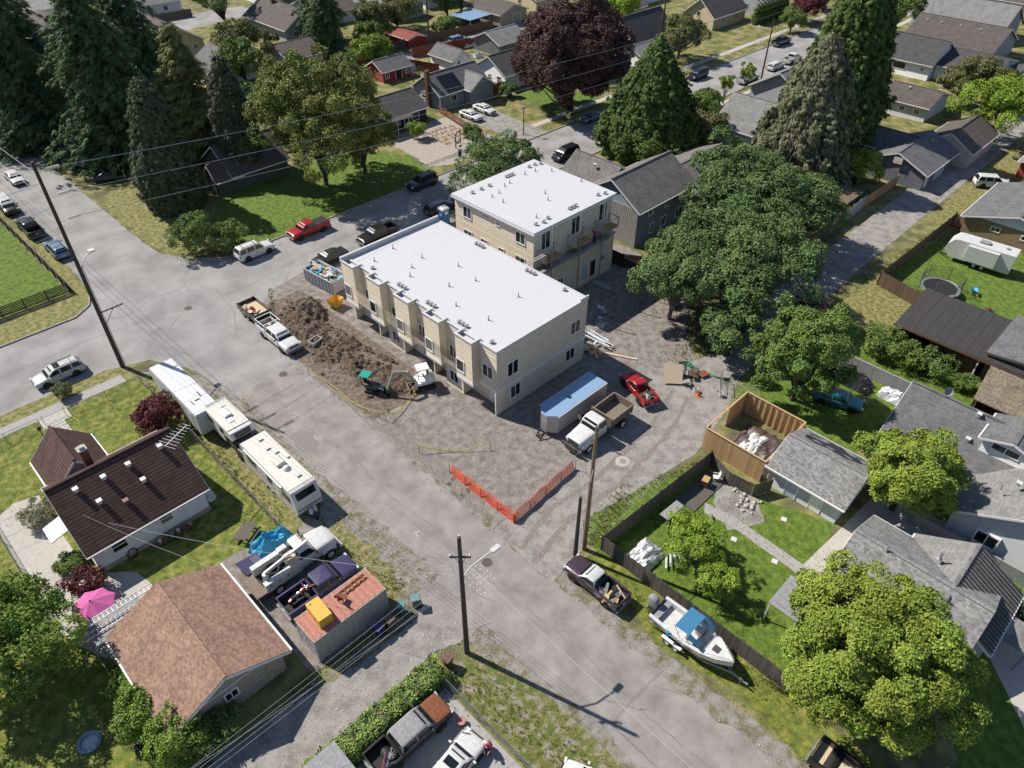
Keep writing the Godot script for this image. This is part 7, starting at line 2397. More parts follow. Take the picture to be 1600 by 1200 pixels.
func bucket_truck(at: Vector3) -> void:
	var t := thing("utility_truck","white bucket truck with folded boom and open tool beds","truck",at,EAST)
	var w := 1.15
	part(t,"chassis",mb().box(V(-0.4,0.75,0),V(6.4,0.25,0.9)),M.black_trim)
	part(t,"hood",mb().loft([ring_at(1.5,0.7,1.8,1.05),ring_at(2.5,0.7,1.72,1.02),ring_at(3.2,0.72,1.6,0.95),ring_at(3.35,0.85,1.35,0.85)]),M.paint_white)
	part(t,"fender",mb().loft([ring_at(1.9,0.65,1.2,w),ring_at(2.4,0.7,1.4,w),ring_at(3.1,0.6,1.2,w)]),M.paint_white)
	part(t,"cab",mb().loft([ring_at(0.1,0.7,1.75,1.05),ring_at(1.5,0.7,1.78,1.05)]),M.paint_white)
	cabin(t,{"xd": 0.1,"xc": 0.2,"xb": 1.1,"xa": 1.55,"yb": 1.75,"yr": 2.5,"wb": 1.0,"wr": 0.88,"posts": []},M.paint_white,"cab_roof")
	for k in 5:
		part(t,"roof_lamp",mb().box(V(1.0,2.53,-0.6 + k * 0.3),V(0.1,0.06,0.06)),M.yellow)
	for s in [-1,1]:
		wheel(t,V(2.5,0.48,s * (w - 0.08)),0.48,0.28,"white_rim")
		wheel(t,V(-2.0,0.48,s * (w - 0.06)),0.48,0.28,"white_rim")
		part(t,"headlight",mb().box(V(3.3,1.15,s * 0.75),V(0.1,0.2,0.25)),M.lens)
		part(t,"mirror",mb().box(V(1.4,2.0,s * 1.3),V(0.08,0.35,0.2)),M.black_trim)
		part(t,"tool_bin",mb().bb(-2.9,0.85,s * 0.75,-0.7,1.75,s * 1.18),M.paint_white)
		part(t,"tool_bin",mb().bb(-0.68,0.85,s * 0.75,0.05,1.9,s * 1.18),M.paint_white)
		for k in 3:
			part(t,"bin_latch",mb().box(V(-2.5 + k * 0.7,1.4,s * 1.19),V(0.12,0.14,0.02)),M.machine_dark)
	part(t,"bed_floor",mb().bb(-2.9,0.88,-0.75,0.05,0.95,0.75),M.bed_liner)
	part(t,"rear_deck",mb().bb(-3.75,0.8,-1.15,-2.9,1.0,1.15),M.rust_grey)
	part(t,"cable_coil",mb().ring(V(-1.6,1.1,-0.15),UPV,0.5,0.12,18,6).ring(V(-1.6,1.28,-0.15),UPV,0.42,0.1,18,6),M.black_rubber)
	part(t,"boom_base",mb().cyl(V(-2.5,1.0,0.5),V(-2.5,2.2,0.5),0.25,0.2,12),M.paint_white)
	part(t,"boom",mb().bar(V(-2.5,2.25,0.5),V(1.2,2.75,0.5),0.2,0.22),M.paint_white)
	part(t,"boom",mb().bar(V(-2.5,2.45,0.62),V(-0.4,2.8,0.62),0.12,0.12),M.rv_white)
	part(t,"bucket",mb().bb(-0.75,1.92,0.25,-0.05,2.6,0.95),M.lumber)
	part(t,"tool_box",mb().box(V(-0.35,1.3,-0.3),V(0.6,0.6,0.7)),M.block_wall)
	part(t,"bumper",mb().box(V(3.5,0.62,0),V(0.2,0.25,2.3)),M.paint_white)

func boat(at: Vector3) -> void:
	var t := thing("motor_boat","white motor boat with blue canvas top and silver outboard on its trailer","boat",at,SOUTH)
	# hull: stations from stern to bow
	var rows := []
	for e in [[-3.0,1.12,0.75,0.35],[-1.5,1.18,0.7,0.35],[0.0,1.2,0.7,0.33],[1.2,1.05,0.74,0.28],[2.2,0.72,0.85,0.18],[2.9,0.32,1.0,0.08],[3.2,0.06,1.15,0.02]]:
		var top := 1.6 + 0.06 * maxf(0.0,e[0])
		rows.append([V(e[0],e[2],0),V(e[0],e[2] + 0.1,-e[3]),V(e[0],e[2] + 0.28,-e[1] * 0.85),V(e[0],top - 0.12,-e[1]),V(e[0],top,-e[1]),V(e[0],top,e[1]),V(e[0],top - 0.12,e[1]),V(e[0],e[2] + 0.28,e[1] * 0.85),V(e[0],e[2] + 0.1,e[3])])
	var hull := mb()
	for i in rows.size() - 1:
		for j in 9:
			if j == 4:
				continue
			var k := (j + 1) % 9
			hull.quad(rows[i][j],rows[i + 1][j],rows[i + 1][k],rows[i][k])
	for j in range(1,8):
		hull.tri(rows[0][0],rows[0][j],rows[0][j + 1])
	part(t,"hull",hull,M.paint_white)
	# decks round an open cockpit
	var deck := mb()
	var pts := [[-3.0,1.1],[-2.6,1.12],[-1.5,1.16],[0.0,1.18],[1.2,1.03]]
	for i in pts.size() - 1:
		for s in [-1.0,1.0]:
			var a := V(pts[i][0],1.6 + 0.06 * maxf(0,pts[i][0]),s * pts[i][1])
			var b := V(pts[i + 1][0],1.6 + 0.06 * maxf(0,pts[i + 1][0]),s * pts[i + 1][1])
			var c := b - V(0,0,s * 0.24)
			var d := a - V(0,0,s * 0.24)
			deck.quad(a,b,c,d)
			deck.quad(d,c,c - V(0,0.6,0),d - V(0,0.6,0))
	deck.quad(V(1.2,1.67,-1.03),V(1.2,1.67,1.03),V(2.2,1.75,0.7),V(2.2,1.75,-0.7))
	deck.quad(V(2.2,1.75,-0.7),V(2.2,1.75,0.7),V(3.18,1.79,0.06),V(3.18,1.79,-0.06))
	part(t,"deck",deck,M.paint_white)
	part(t,"bow_hatch",mb().box(V(1.85,1.75,0),V(0.5,0.04,0.5)),M.machine_dark)
	part(t,"cockpit_floor",mb().bb(-2.95,1.02,-0.92,1.2,1.06,0.92),M.rv_white)
	part(t,"stern_bench",mb().bb(-2.9,1.06,-0.9,-2.4,1.4,0.9),M.block_wall)
	for s in [-1,1]:
		part(t,"seat",mb().box(V(0.2,1.35,s * 0.55),V(0.5,0.5,0.5)).box(V(-0.08,1.75,s * 0.55),V(0.1,0.4,0.5)),M.white_plastic)
	part(t,"windscreen",pane_mesh(V(1.25,1.66,0.95),V(1.25,1.66,-0.95),V(0.85,2.15,-0.85),V(0.85,2.15,0.85),0.02),M.screen_glass)
	var top := mb()
	slab(top,V(-1.0,2.55,-1.0),V(-1.0,2.55,1.0),V(0.15,2.62,1.0),V(0.15,2.62,-1.0),0.03)
	part(t,"canvas_top",top,M.boat_blue)
	var flap := mb()
	for s in [-1,1]:
		slab(flap,V(0.17,2.6,s * 0.98 - 0.16),V(0.17,2.6,s * 0.98 + 0.16),V(1.0,2.1,s * 0.86 + 0.16),V(1.0,2.1,s * 0.86 - 0.16),0.03)
	part(t,"canvas_flap",flap,M.boat_blue)
	var frame := mb()
	for s in [-1,1]:
		frame.bar(V(-0.3,1.6,s * 1.1),V(-1.0,2.52,s * 1.0),0.03,0.03).bar(V(-0.3,1.6,s * 1.1),V(0.15,2.6,s * 1.0),0.03,0.03)
	frame.bar(V(3.15,1.85,0),V(1.6,1.95,0.85),0.025,0.025).bar(V(3.15,1.85,0),V(1.6,1.95,-0.85),0.025,0.025)
	part(t,"canopy_frame",frame,M.chrome)
	var ob := part(t,"outboard",mb().loft([ring_at(-3.75,1.45,2.15,0.2),ring_at(-3.55,1.35,2.3,0.28),ring_at(-3.15,1.35,2.2,0.27),ring_at(-3.0,1.45,1.95,0.18)]),M.block_wall)
	part(ob,"outboard_leg",mb().box(V(-3.4,0.95,0),V(0.3,0.9,0.14)).box(V(-3.45,0.6,0),V(0.6,0.12,0.12)),M.machine_dark)
	part(ob,"propeller",mb().cyl(V(-3.76,0.6,0),V(-3.72,0.6,0),0.18,0.18,10),M.steel)
	part(t,"fender_float",mb().cyl(V(-1.2,1.3,1.3),V(-1.2,1.75,1.25),0.1,0.1,8),M.blue_tarp)
	part(t,"hull_stripe",mb().bar(V(-3.0,1.42,1.135),V(0.6,1.44,1.17),0.02,0.1),M.black_trim)
	# its trailer moves with it
	var tr := thing("boat_trailer","grey trailer carrying the white motor boat","trailer",at,SOUTH,"trailers and campers")
	var fr := mb()
	for s in [-1,1]:
		fr.bar(V(-3.0,0.6,s * 0.8),V(1.4,0.6,s * 0.7),0.08,0.12).bar(V(1.4,0.6,s * 0.7),V(3.4,0.58,0),0.08,0.12)
		fr.box(V(-0.6,0.72,s * 0.45),V(4.0,0.1,0.12))
	fr.bar(V(3.4,0.58,0),V(4.5,0.56,0),0.1,0.1)
	part(tr,"frame",fr,M.galvanised)
	part(tr,"jockey_wheel",mb().cyl(V(4.0,0.0,0.05),V(4.0,0.9,0.05),0.04,0.04,6),M.steel)
	axle(tr,[-1.2,-0.5],1.2,0.32)
	part(tr,"mudguard",mb().box(V(-0.85,0.68,-1.15),V(1.6,0.05,0.24)).box(V(-0.85,0.68,1.15),V(1.6,0.05,0.24)),M.white_trim)

func tracks(t: Node3D,L: float,w: float,h: float,wide: float) -> void:
	for s in [-1,1]:
		var clean := PackedVector2Array()
		for k in 8:
			clean.append(W(-L / 2 + h / 2 + cos(PI / 2 + PI * k / 7.0) * h / 2,h / 2 + sin(PI / 2 + PI * k / 7.0) * h / 2))
		for k in 8:
			clean.append(W(L / 2 - h / 2 + cos(-PI / 2 + PI * k / 7.0) * h / 2,h / 2 + sin(-PI / 2 + PI * k / 7.0) * h / 2))
		part(t,"track",mb().side_prism(clean,s * w - wide / 2,s * w + wide / 2),M.black_rubber)

func excavator(at: Vector3,yaw: float) -> void:
	var t := thing("excavator","white mini excavator digging in front of the townhouse bays","excavator",at,yaw)
	tracks(t,2.2,0.75,0.5,0.35)
	part(t,"undercarriage",mb().box(V(0,0.4,0),V(1.2,0.3,1.2)),M.machine_dark)
	part(t,"house",mb().loft([ring_at(-1.1,0.75,1.35,0.75,0.3),ring_at(-0.7,0.65,1.55,0.85,0.3),ring_at(0.1,0.62,1.2,0.85),ring_at(0.8,0.62,0.85,0.75)]),M.machine_white)
	part(t,"canopy",mb().box(V(-0.05,2.35,0.05),V(1.25,0.12,1.1)),M.machine_white)
	var pil := mb()
	for e in [[-0.6,-0.45],[-0.6,0.5],[0.5,-0.45],[0.5,0.5]]:
		pil.box(V(e[0],1.7,e[1] + 0.03),V(0.08,1.3,0.08))
	part(t,"canopy_post",pil,M.machine_white)
	part(t,"seat",mb().box(V(-0.3,1.25,0.05),V(0.5,0.2,0.5)).box(V(-0.52,1.6,0.05),V(0.12,0.6,0.5)),M.black_trim)
	part(t,"boom",mb().bar(V(0.8,0.95,-0.1),V(1.6,2.3,-0.1),0.22,0.3).bar(V(1.6,2.3,-0.1),V(2.9,2.65,-0.1),0.2,0.28),M.galvanised)
	part(t,"dipper",mb().bar(V(2.75,2.75,-0.1),V(3.5,1.0,-0.1),0.16,0.24),M.galvanised)
	part(t,"bucket",mb().side_prism(PackedVector2Array([W(3.3,1.0),W(3.7,0.95),W(3.75,0.5),W(3.4,0.3),W(3.05,0.45)]),-0.35,0.15),M.machine_dark)
	part(t,"blade",mb().box(V(1.55,0.3,0),V(0.08,0.4,1.7)).bar(V(0.6,0.35,0.5),V(1.5,0.3,0.5),0.08,0.1).bar(V(0.6,0.35,-0.5),V(1.5,0.3,-0.5),0.08,0.1),M.rust_grey)

func mini_loader(at: Vector3,yaw: float) -> void:
	var t := thing("mini_loader","small dark green tracked loader with turquoise canopy on the dug earth","loader",at,yaw)
	tracks(t,1.5,0.45,0.4,0.25)
	part(t,"body",mb().loft([ring_at(-0.8,0.4,1.0,0.4),ring_at(0.0,0.4,1.05,0.45),ring_at(0.5,0.4,0.85,0.4)]),M.paint_green)
	part(t,"canopy",mb().box(V(-0.75,2.0,0),V(1.0,0.1,1.0)),M.teal)
	part(t,"canopy_post",mb().box(V(-1.1,1.4,0.4),V(0.05,1.2,0.05)).box(V(-1.1,1.4,-0.4),V(0.05,1.2,0.05)).box(V(-0.4,1.4,0.4),V(0.05,1.2,0.05)).box(V(-0.4,1.4,-0.4),V(0.05,1.2,0.05)),M.machine_dark)
	part(t,"arm",mb().bar(V(0.2,1.0,0.3),V(1.3,0.8,0.3),0.1,0.14).bar(V(0.2,1.0,-0.3),V(1.3,0.8,-0.3),0.1,0.14),M.teal_plastic)
	part(t,"bucket",mb().side_prism(PackedVector2Array([W(1.2,0.85),W(1.3,0.2),W(1.8,0.15),W(1.35,0.3)]),-0.5,0.5),M.paint_green)
	part(t,"seat",mb().box(V(-0.7,1.1,0),V(0.4,0.15,0.4)).box(V(-0.9,1.35,0),V(0.1,0.4,0.4)),M.black_trim)

func motorcycle(t: Node3D,m: Material) -> void:
	for x in [-0.7,0.75]:
		var w := part(t,"wheel",mb().ring(V(x,0.32,0),V(0,0,1),0.26,0.06,18,6),M.tyre)
		part(w,"rim",mb().cyl(V(x,0.32,-0.03),V(x,0.32,0.03),0.2,0.2,14),M.chrome)
	part(t,"frame",mb().bar(V(-0.7,0.34,0),V(0.0,0.42,0),0.14,0.1).bar(V(0.0,0.42,0),V(0.5,0.85,0),0.1,0.12),M.black_trim)
	part(t,"engine",mb().box(V(0.0,0.42,0),V(0.45,0.35,0.35)).cyl(V(-0.1,0.5,-0.05),V(-0.15,0.75,-0.05),0.12,0.12,8),M.chrome)
	part(t,"tank",mb().loft([ring_at(0.0,0.7,0.88,0.12),ring_at(0.25,0.68,0.98,0.17),ring_at(0.5,0.72,0.95,0.1)]),m)
	part(t,"seat",mb().loft([ring_at(-0.75,0.66,0.78,0.14),ring_at(-0.3,0.6,0.74,0.17),ring_at(0.02,0.65,0.76,0.12)]),M.black_trim)
	part(t,"fork",mb().bar(V(0.75,0.32,0.1),V(0.5,1.0,0.1),0.05,0.05).bar(V(0.75,0.32,-0.1),V(0.5,1.0,-0.1),0.05,0.05),M.chrome)
	part(t,"handlebar",mb().bar(V(0.42,1.05,-0.4),V(0.42,1.05,0.4),0.035,0.035),M.chrome)
	part(t,"exhaust",mb().cyl(V(0.1,0.3,0.2),V(-0.8,0.34,0.22),0.045,0.06,8),M.chrome)
	part(t,"headlight",mb().cyl(V(0.55,0.9,0),V(0.68,0.88,0),0.08,0.1,10),M.lens)
	part(t,"mudguard",mb().box(V(-0.8,0.66,0),V(0.35,0.05,0.16),0.0,0.3).box(V(0.8,0.66,0),V(0.35,0.05,0.14),0.0,-0.2),m)

func pane_mesh(a: Vector3,b: Vector3,c: Vector3,d: Vector3,thick: float) -> MB:
	var n := (b - a).cross(d - a).normalized() * thick
	var g := mb()
	g.quad(a,b,c,d)
	g.quad(d - n,c - n,b - n,a - n)
	for e in [[a,b],[b,c],[c,d],[d,a]]:
		g.quad(e[0],e[0] - n,e[1] - n,e[1])
	return g

func trees() -> void:
	var G := "tall conifers of the north corner"
	conifer("fir_tree","tall dark drooping fir at the top corner, nearest the street edge",V(26.5,0,-137),29,8.6,M.needle_dark,{"group": G,"base": 1.0,"gap": 0.55,"boughs": 7})
	conifer("fir_tree","tallest dark fir with long shaggy boughs behind the parked black car",V(34.5,0,-121),29,9.4,M.needle_dark,{"group": G,"base": 1.2,"gap": 0.5,"boughs": 8})
	conifer("fir_tree","dark fir between the two tallest firs",V(43.5,0,-130),27,8.0,M.needle_dark,{"group": G,"gap": 0.55})
	conifer("fir_tree","smaller dark fir behind the tall corner fir",V(33.0,0,-150),26,7.5,M.needle_dark,{"group": G,"gap": 0.6})
	cedar("cypress_tree","dense dark grey green cypress column in front of the small green house",V(33.0,0,-99.8),17.5,4.3,M.needle_grey_dark,{"group": G,"n": 7000,"taper": 0.55,"spray": 0.6})
	conifer("larch_tree","feathery yellow green conifer behind the cypress column",V(42.5,0,-110),21,5.0,M.needle_gold,{"group": G,"base": 2.0,"gap": 0.5,"droop": 0.6,"dense": 5.0})
	cedar("cypress_tree","dark olive cypress beside the feathery conifer",V(45.0,0,-102.5),17.0,3.8,M.needle_grey_dark,{"group": G,"n": 6500,"taper": 0.6,"spray": 0.6})
	broadleaf("locust_tree","large loose yellow green tree shading the north verge",V(51.5,0,-90.8),18.5,0.6,8.8,M.leaf_locust,{"lobes": 9,"clumps": 130,"per": 44,"leaf": 0.5,"clump": 0.19,"trunk": 0.4})
	broadleaf("locust_tree","smaller branch heavy tree leaning over the green verge",V(58.0,0,-90.0),12.5,0.8,5.2,M.leaf_locust,{"clumps": 60,"per": 36,"leaf": 0.45})
	conifer("spruce_tree","narrow black green spruce at the top edge",V(94.0,0,-156),30,4.6,M.needle_dark,{"gap": 0.6,"boughs": 7})
	conifer("spruce_tree","second narrow black green spruce at the top edge",V(89.0,0,-146),22,4.2,M.needle_dark,{"gap": 0.6})
	broadleaf("copper_beech","huge dark copper leaved tree beside the cross street",V(100.5,0,-86.0),21.0,-0.4,9.8,M.leaf_copper,{"dome": 1,"lobes": 9,"clumps": 190,"per": 54,"leaf": 0.55,"clump": 0.18,"trunk": 0.5})
	cedar("cedar_tree","broad green cone shaped cedar behind the blue grey house",V(96.0,0,-65.4),17.2,9.2,M.needle_green,{"n": 16000,"taper": 0.85,"spray": 0.6})
	cedar("giant_sequoia","towering dense green sequoia at the top right",V(118.8,0,-46.0),29.0,7.6,M.needle_green,{"n": 14000,"taper": 0.6,"spray": 0.75})
	var d := cedar("giant_cedar","grey green cedar with a streak of bare grey branches",V(103.0,0,-43.0),20.5,7.4,M.needle_grey,{"n": 11000,"taper": 0.7,"spray": 0.72,"ragged": 0.5})
	bare_branches(d,20.5,7.8)
	var ok := {"lobes": 9,"clumps": 120,"per": 50,"leaf": 0.44,"clump": 0.2,"trunk": 0.45,"bark": "pale_bark"}
	broadleaf("oak_tree","wide dark green oak over the back lots, the large middle crown",V(66.8,0,-32.6),9.8,0.8,8.4,M.leaf_oak,ok)
	broadleaf("oak_tree","dark green oak crown nearest the alley fence",V(81.5,0,-36.2),10.6,1.2,7.8,M.leaf_oak,ok)
	broadleaf("oak_tree","dark green oak crown reaching towards the townhouse yard",V(59.6,0,-34.8),8.4,1.4,4.6,M.leaf_oak,{"clumps": 50,"per": 46,"leaf": 0.42,"trunk": 0.3,"bark": "pale_bark"})
	broadleaf("oak_tree","low dark oak by the green netting",V(58.6,0,-26.6),5.5,0.8,3.6,M.leaf_oak,{"clumps": 36,"per": 40,"leaf": 0.4,"trunk": 0.25})
	broadleaf("oak_tree","dark oak behind the red brown fence",V(84.0,0,-43.0),11.0,2.0,5.0,M.leaf_oak,{"clumps": 50,"per": 44,"leaf": 0.44})
	broadleaf("maple_tree","upright bright green maple behind the timber enclosure",V(56.9,0,-18.2),11.8,0.4,4.0,M.leaf_maple_deep,{"dome": 1,"clumps": 70,"per": 46,"leaf": 0.36,"clump": 0.23})
	broadleaf("maple_tree","round bright green maple in front of the wide grey roof",V(50.3,0,-5.4),8.2,1.2,3.7,M.leaf_maple,{"dome": 1,"clumps": 80,"per": 46,"leaf": 0.32,"clump": 0.24})
	broadleaf("maple_tree","very large light green maple at the lower right",V(32.0,0,-0.8),11.2,1.2,5.5,M.leaf_maple,{"dome": 1,"clumps": 190,"per": 64,"leaf": 0.3,"clump": 0.165,"trunk": 0.4})
	broadleaf("apple_tree","small bright green tree by the silver tarp",V(34.0,0,-14.6),3.8,0.8,2.1,M.leaf_bright,{"full": 1,"clumps": 30,"per": 36,"leaf": 0.24,"clump": 0.32,"trunk": 0.09})
	broadleaf("apple_tree","small bright green tree lower on the fenced lawn",V(32.6,0,-11.4),2.9,0.6,1.5,M.leaf_bright,{"full": 1,"clumps": 24,"per": 32,"leaf": 0.22,"clump": 0.34,"trunk": 0.08})
	broadleaf("street_tree","leafy dark green tree behind the three storey block",V(66.5,0,-69.2),8.4,0.6,5.8,M.leaf_oak,{"clumps": 60,"per": 44,"leaf": 0.42})
	broadleaf("yard_tree","leafy green tree at the lower left edge",V(-6.5,0,-41.0),7.0,0.8,4.6,M.leaf_shrub_bright,{"clumps": 60,"per": 48,"leaf": 0.34,"clump": 0.25})
	broadleaf("yard_tree","bright yellow green tree at the alley's far end",V(141.0,0,-27.8),10.5,1.4,6.0,M.leaf_bright,{"clumps": 60,"per": 44,"leaf": 0.5})
	broadleaf("yard_tree","round olive tree behind the small cottage",V(153.5,0,-37.4),8.6,1.8,4.6,M.leaf_olive,{"clumps": 40,"per": 40,"leaf": 0.5})
	broadleaf("yard_tree","round green tree by the far corner road",V(190.0,0,-66.0),9.0,1.8,5.0,M.leaf_shrub,{"clumps": 36,"per": 36,"leaf": 0.6})
	broadleaf("yard_tree","olive tree beside the chain link lawn past the copper tree",V(140.0,0,-90.5),8.4,1.6,5.2,M.leaf_olive,{"clumps": 44,"per": 40,"leaf": 0.5})
	var far := 0
	for e in [[111,-150,8,4.6,"leaf_olive","olive yard tree behind the red roofed shed"],[104,-150,7,4.0,"leaf_olive","second olive yard tree near the red roofed shed"],[126.6,-150,8,4.4,"leaf_shrub","green yard tree beside the blue carport"],[118,-140,3,2.6,"leaf_shrub","low round bush by the plank fence"],[88.8,-129,7,3.4,"leaf_maple","light green tree in front of the red shed"],[98,-141,6,3.6,"leaf_shrub","green tree at the end of the plank fence"],[133.0,-152,10,5.0,"leaf_olive","wide olive tree near the top edge"],[57,-112,9,5.0,"leaf_oak","shaded broad tree behind the loose yellow green tree"],[63,-116,10,5.4,"leaf_locust","yellow green tree behind the black bungalow"],[30,-160,12,5.5,"leaf_olive","green tree behind the corner firs"],[84,-182,12,6,"leaf_oak","dark tree beside the far parking lot"],[72,-150,9,5,"leaf_olive","olive tree behind the cream gabled house"],[66,-140,8,4.6,"leaf_shrub","green tree below the cream gabled house"],[52,-146,11,5,"leaf_oak","dark tree beside the feathery conifer"],[14,-150,12,6,"leaf_oak","dark tree at the extreme top corner"],[8,-140,8,5,"leaf_shrub","bright tree at the left frame edge"],[146,-112,9,5,"leaf_bright","bright tree behind the steep white gable"],[118,-98,9,5,"leaf_copper","second copper tree beside the large one"],[176,-84.0,5,2.6,"leaf_shrub","small tree on the corner lawn"],[200,-88,7,4,"leaf_shrub","green tree on the lawn at the top edge"],[186,-86,6,3.4,"leaf_red","dark red small tree at the top edge"],[112,-96.5,4,2.4,"leaf_bright","small yellow green tree on the green lawn"],[160,-34,6,3.6,"leaf_olive","brownish tree by the far sheds"],[108,-36,5,2.8,"leaf_maple","bright bush beside the dark garage"],[128,-50,6,4,"leaf_shrub","green bush behind the white flared roof house"],[116,-68,4,3,"leaf_shrub","round green bush in front of the white flared roof house"],[92,-62,5,4,"leaf_shrub","light green bush at the cedar's foot"],[104.5,-60,5,3,"leaf_olive","bush between the cedar and the white house"]]:
		broadleaf("yard_tree",e[5],V(e[0],0,e[1]),e[2],0.12 * e[2],e[3],M[e[4]],{"clumps": 34,"per": 36,"leaf": 0.55,"clump": 0.3})
		far += 1
	for e in [[123.5,-68.6,"nearer"],[132.8,-70.0,"farther"]]:
		broadleaf("street_sapling","young street tree on the dry verge, the " + e[2] + " of two",V(e[0],0,e[1]),5.0,1.6,1.5,M.leaf_maple,{"full": 1,"clumps": 16,"per": 26,"leaf": 0.32,"trunk": 0.07,"group": "young street trees"})
	for k in 9:
		cedar("clipped_cypress","narrow clipped cypress in the row before the blue cottage",V(176.5 + k * 1.6,0,-93.4),4.6,0.9,M.needle_green,{"n": 260,"taper": 0.35,"spray": 0.6,"group": "clipped cypress row"})
	# shrubs
	shrub("rhododendron","large leafy shrub on the corner verge behind the white station wagon",V(29.4,0,-85.6),4.6,2.6,M.leaf_shrub,{"clumps": 34,"leaf": 0.34})
	shrub("rhododendron","lower leafy shrub beside the large corner shrub",V(32.6,0,-84.0),3.0,2.2,M.leaf_shrub,{"clumps": 26,"leaf": 0.34})
	shrub("red_maple_shrub","round dark red shrub beside the white box trailer",V(11.2,0,-57.6),3.0,1.75,M.leaf_red,{"clumps": 34,"leaf": 0.26,"per": 34})
	shrub("red_maple_shrub","dark red shrub at the bungalow patio corner",V(-0.2,0,-44.2),1.7,1.3,M.leaf_red,{"leaf": 0.24})
	shrub("flowering_shrub","creamy white flowering shrub by the bungalow side path",V(-0.6,0,-54.0),1.6,1.3,M.leaf_pale,{"leaf": 0.2})
	shrub("garden_shrub","grey green shrub beside the white awning",V(-0.4,0,-47.4),1.0,1.0,M.leaf_shrub,{"leaf": 0.2})
	shrub("street_shrub","small feathery shrub on the near verge",V(6.6,0,-68.6),1.3,0.9,M.leaf_olive,{"leaf": 0.2})
	shrub("garage_vine","bright vine climbing the garage side, upper part",V(-1.5,0,-34.2),2.4,1.1,M.leaf_shrub_bright,{"leaf": 0.24})
	shrub("garage_vine","bright vine climbing the garage side, middle part",V(-1.4,0,-31.6),2.8,1.4,M.leaf_shrub_bright,{"leaf": 0.26,"clumps": 26})
	shrub("garage_vine","bright bush at the garage's lowest corner",V(-0.6,0,-28.4),3.0,1.7,M.leaf_shrub_bright,{"leaf": 0.28,"clumps": 30})
	shrub("garage_vine","dark bush along the shaded garage gable",V(1.8,0,-27.6),1.8,1.5,M.leaf_oak,{"leaf": 0.26})
	shrub("privet_shrub","dark rounded shrub in the shaded yard behind the concrete wall",V(70.5,0,-15.0),2.6,2.4,M.leaf_shrub,{"leaf": 0.34})
	shrub("privet_shrub","long green shrub under the brown carport eave",V(71.0,0,-11.0),2.0,2.2,M.leaf_shrub,{"leaf": 0.34})
	shrub("rose_shrub","low green shrub by the mossy shed",V(70.4,0,-7.0),1.5,1.0,M.leaf_shrub,{"leaf": 0.2})
	shrub("yew_shrub","small clipped conifer at the corner of the low house",V(46.6,0,3.6),2.6,1.1,M.needle_green,{"leaf": 0.26,"clumps": 26})
	shrub("elder_shrub","dark leaved bush at the alley corner beside the upright maple",V(66.4,0,-22.6),4.4,2.4,M.leaf_copper,{"leaf": 0.34,"clumps": 26})
	shrub("garden_shrub","young yellow green shrub in front of the black bungalow",V(72.6,0,-95.2),2.6,1.4,M.leaf_bright,{"leaf": 0.3})
	shrub("garden_shrub","round dark shrub beside the grey bungalow porch",V(97.4,0,-99.0),2.2,1.6,M.leaf_oak,{"leaf": 0.34})
	shrub("garden_shrub","green shrub beside the red rail fence",V(79.4,0,-89.2),1.8,1.5,M.leaf_shrub,{"leaf": 0.3})
	shrub("garden_shrub","clipped round shrub on the corner lawn behind the black fence",V(5.0,0,-95),2.6,2.4,M.leaf_oak,{"leaf": 0.34})
	for k in 34:
		var x := 74.2 + (k % 7) * 0.95 + rng.randf_range(-0.2,0.2)
		var z := -95.6 + (k / 7) * 1.4 + rng.randf_range(-0.2,0.2)
		grass_clump("ornamental_grass","tan tuft of dry ornamental grass in the gravel front yard",V(x,0,z),"dry tufts in the gravel yard")
	tufts()

func bare_branches(t: Node3D,h: float,R: float) -> void:
	var r := RandomNumberGenerator.new()
	r.seed = 99
	var w := mb()
	for k in 170:
		var y := r.randf_range(h * 0.4,h * 0.99)
		var a := deg_to_rad(r.randf_range(105,195))
		var out := V(cos(a),0,sin(a))
		var rr := R * pow(1.0 - (y / h),0.75)
		var len := rr * r.randf_range(1.1,1.4) + 0.6
		var p := [V(0,y,0) + out * rr * 0.4]
		for j in 5:
			var s := (j + 1) / 5.0
			p.append(V(0,y,0) + out.rotated(UPV,r.randf_range(-0.12,0.12)) * lerpf(rr * 0.4,len,s) + V(0,-s * s * len * 0.55 + (0.3 if s > 0.7 else 0.0),0))
		w.tube(p,0.085,4,0.02)
		for j in range(2,5):
			var q: Vector3 = p[j]
			w.tube([q,q + out.rotated(UPV,r.randf_range(-1.2,1.2)) * 0.8 + V(0,r.randf_range(-0.5,0.1),0)],0.025,3,0.01)
	part(t,"bare_branches",w,M.dead_wood)

func grass_clump(called: String,label: String,at: Vector3,group: String) -> void:
	var t := thing(called,label,"grass tuft",at,rng.randf() * TAU,group)
	if not LEAF.has("tuft_mesh"):
		var r := RandomNumberGenerator.new()
		r.seed = 5
		var b := MB.new()
		for k in 46:
			var a := r.randf() * TAU
			var d := V(cos(a),0,sin(a))
			var s := V(-d.z,0,d.x) * 0.02
			var l := r.randf_range(0.4,0.8)
			b.tri(d * 0.04 - s,d * 0.04 + s,d * l + V(0,r.randf_range(0.15,0.55),0))
		LEAF["tuft_mesh"] = b.mesh()
	part(t,"blades",LEAF["tuft_mesh"],M.dry_blade)

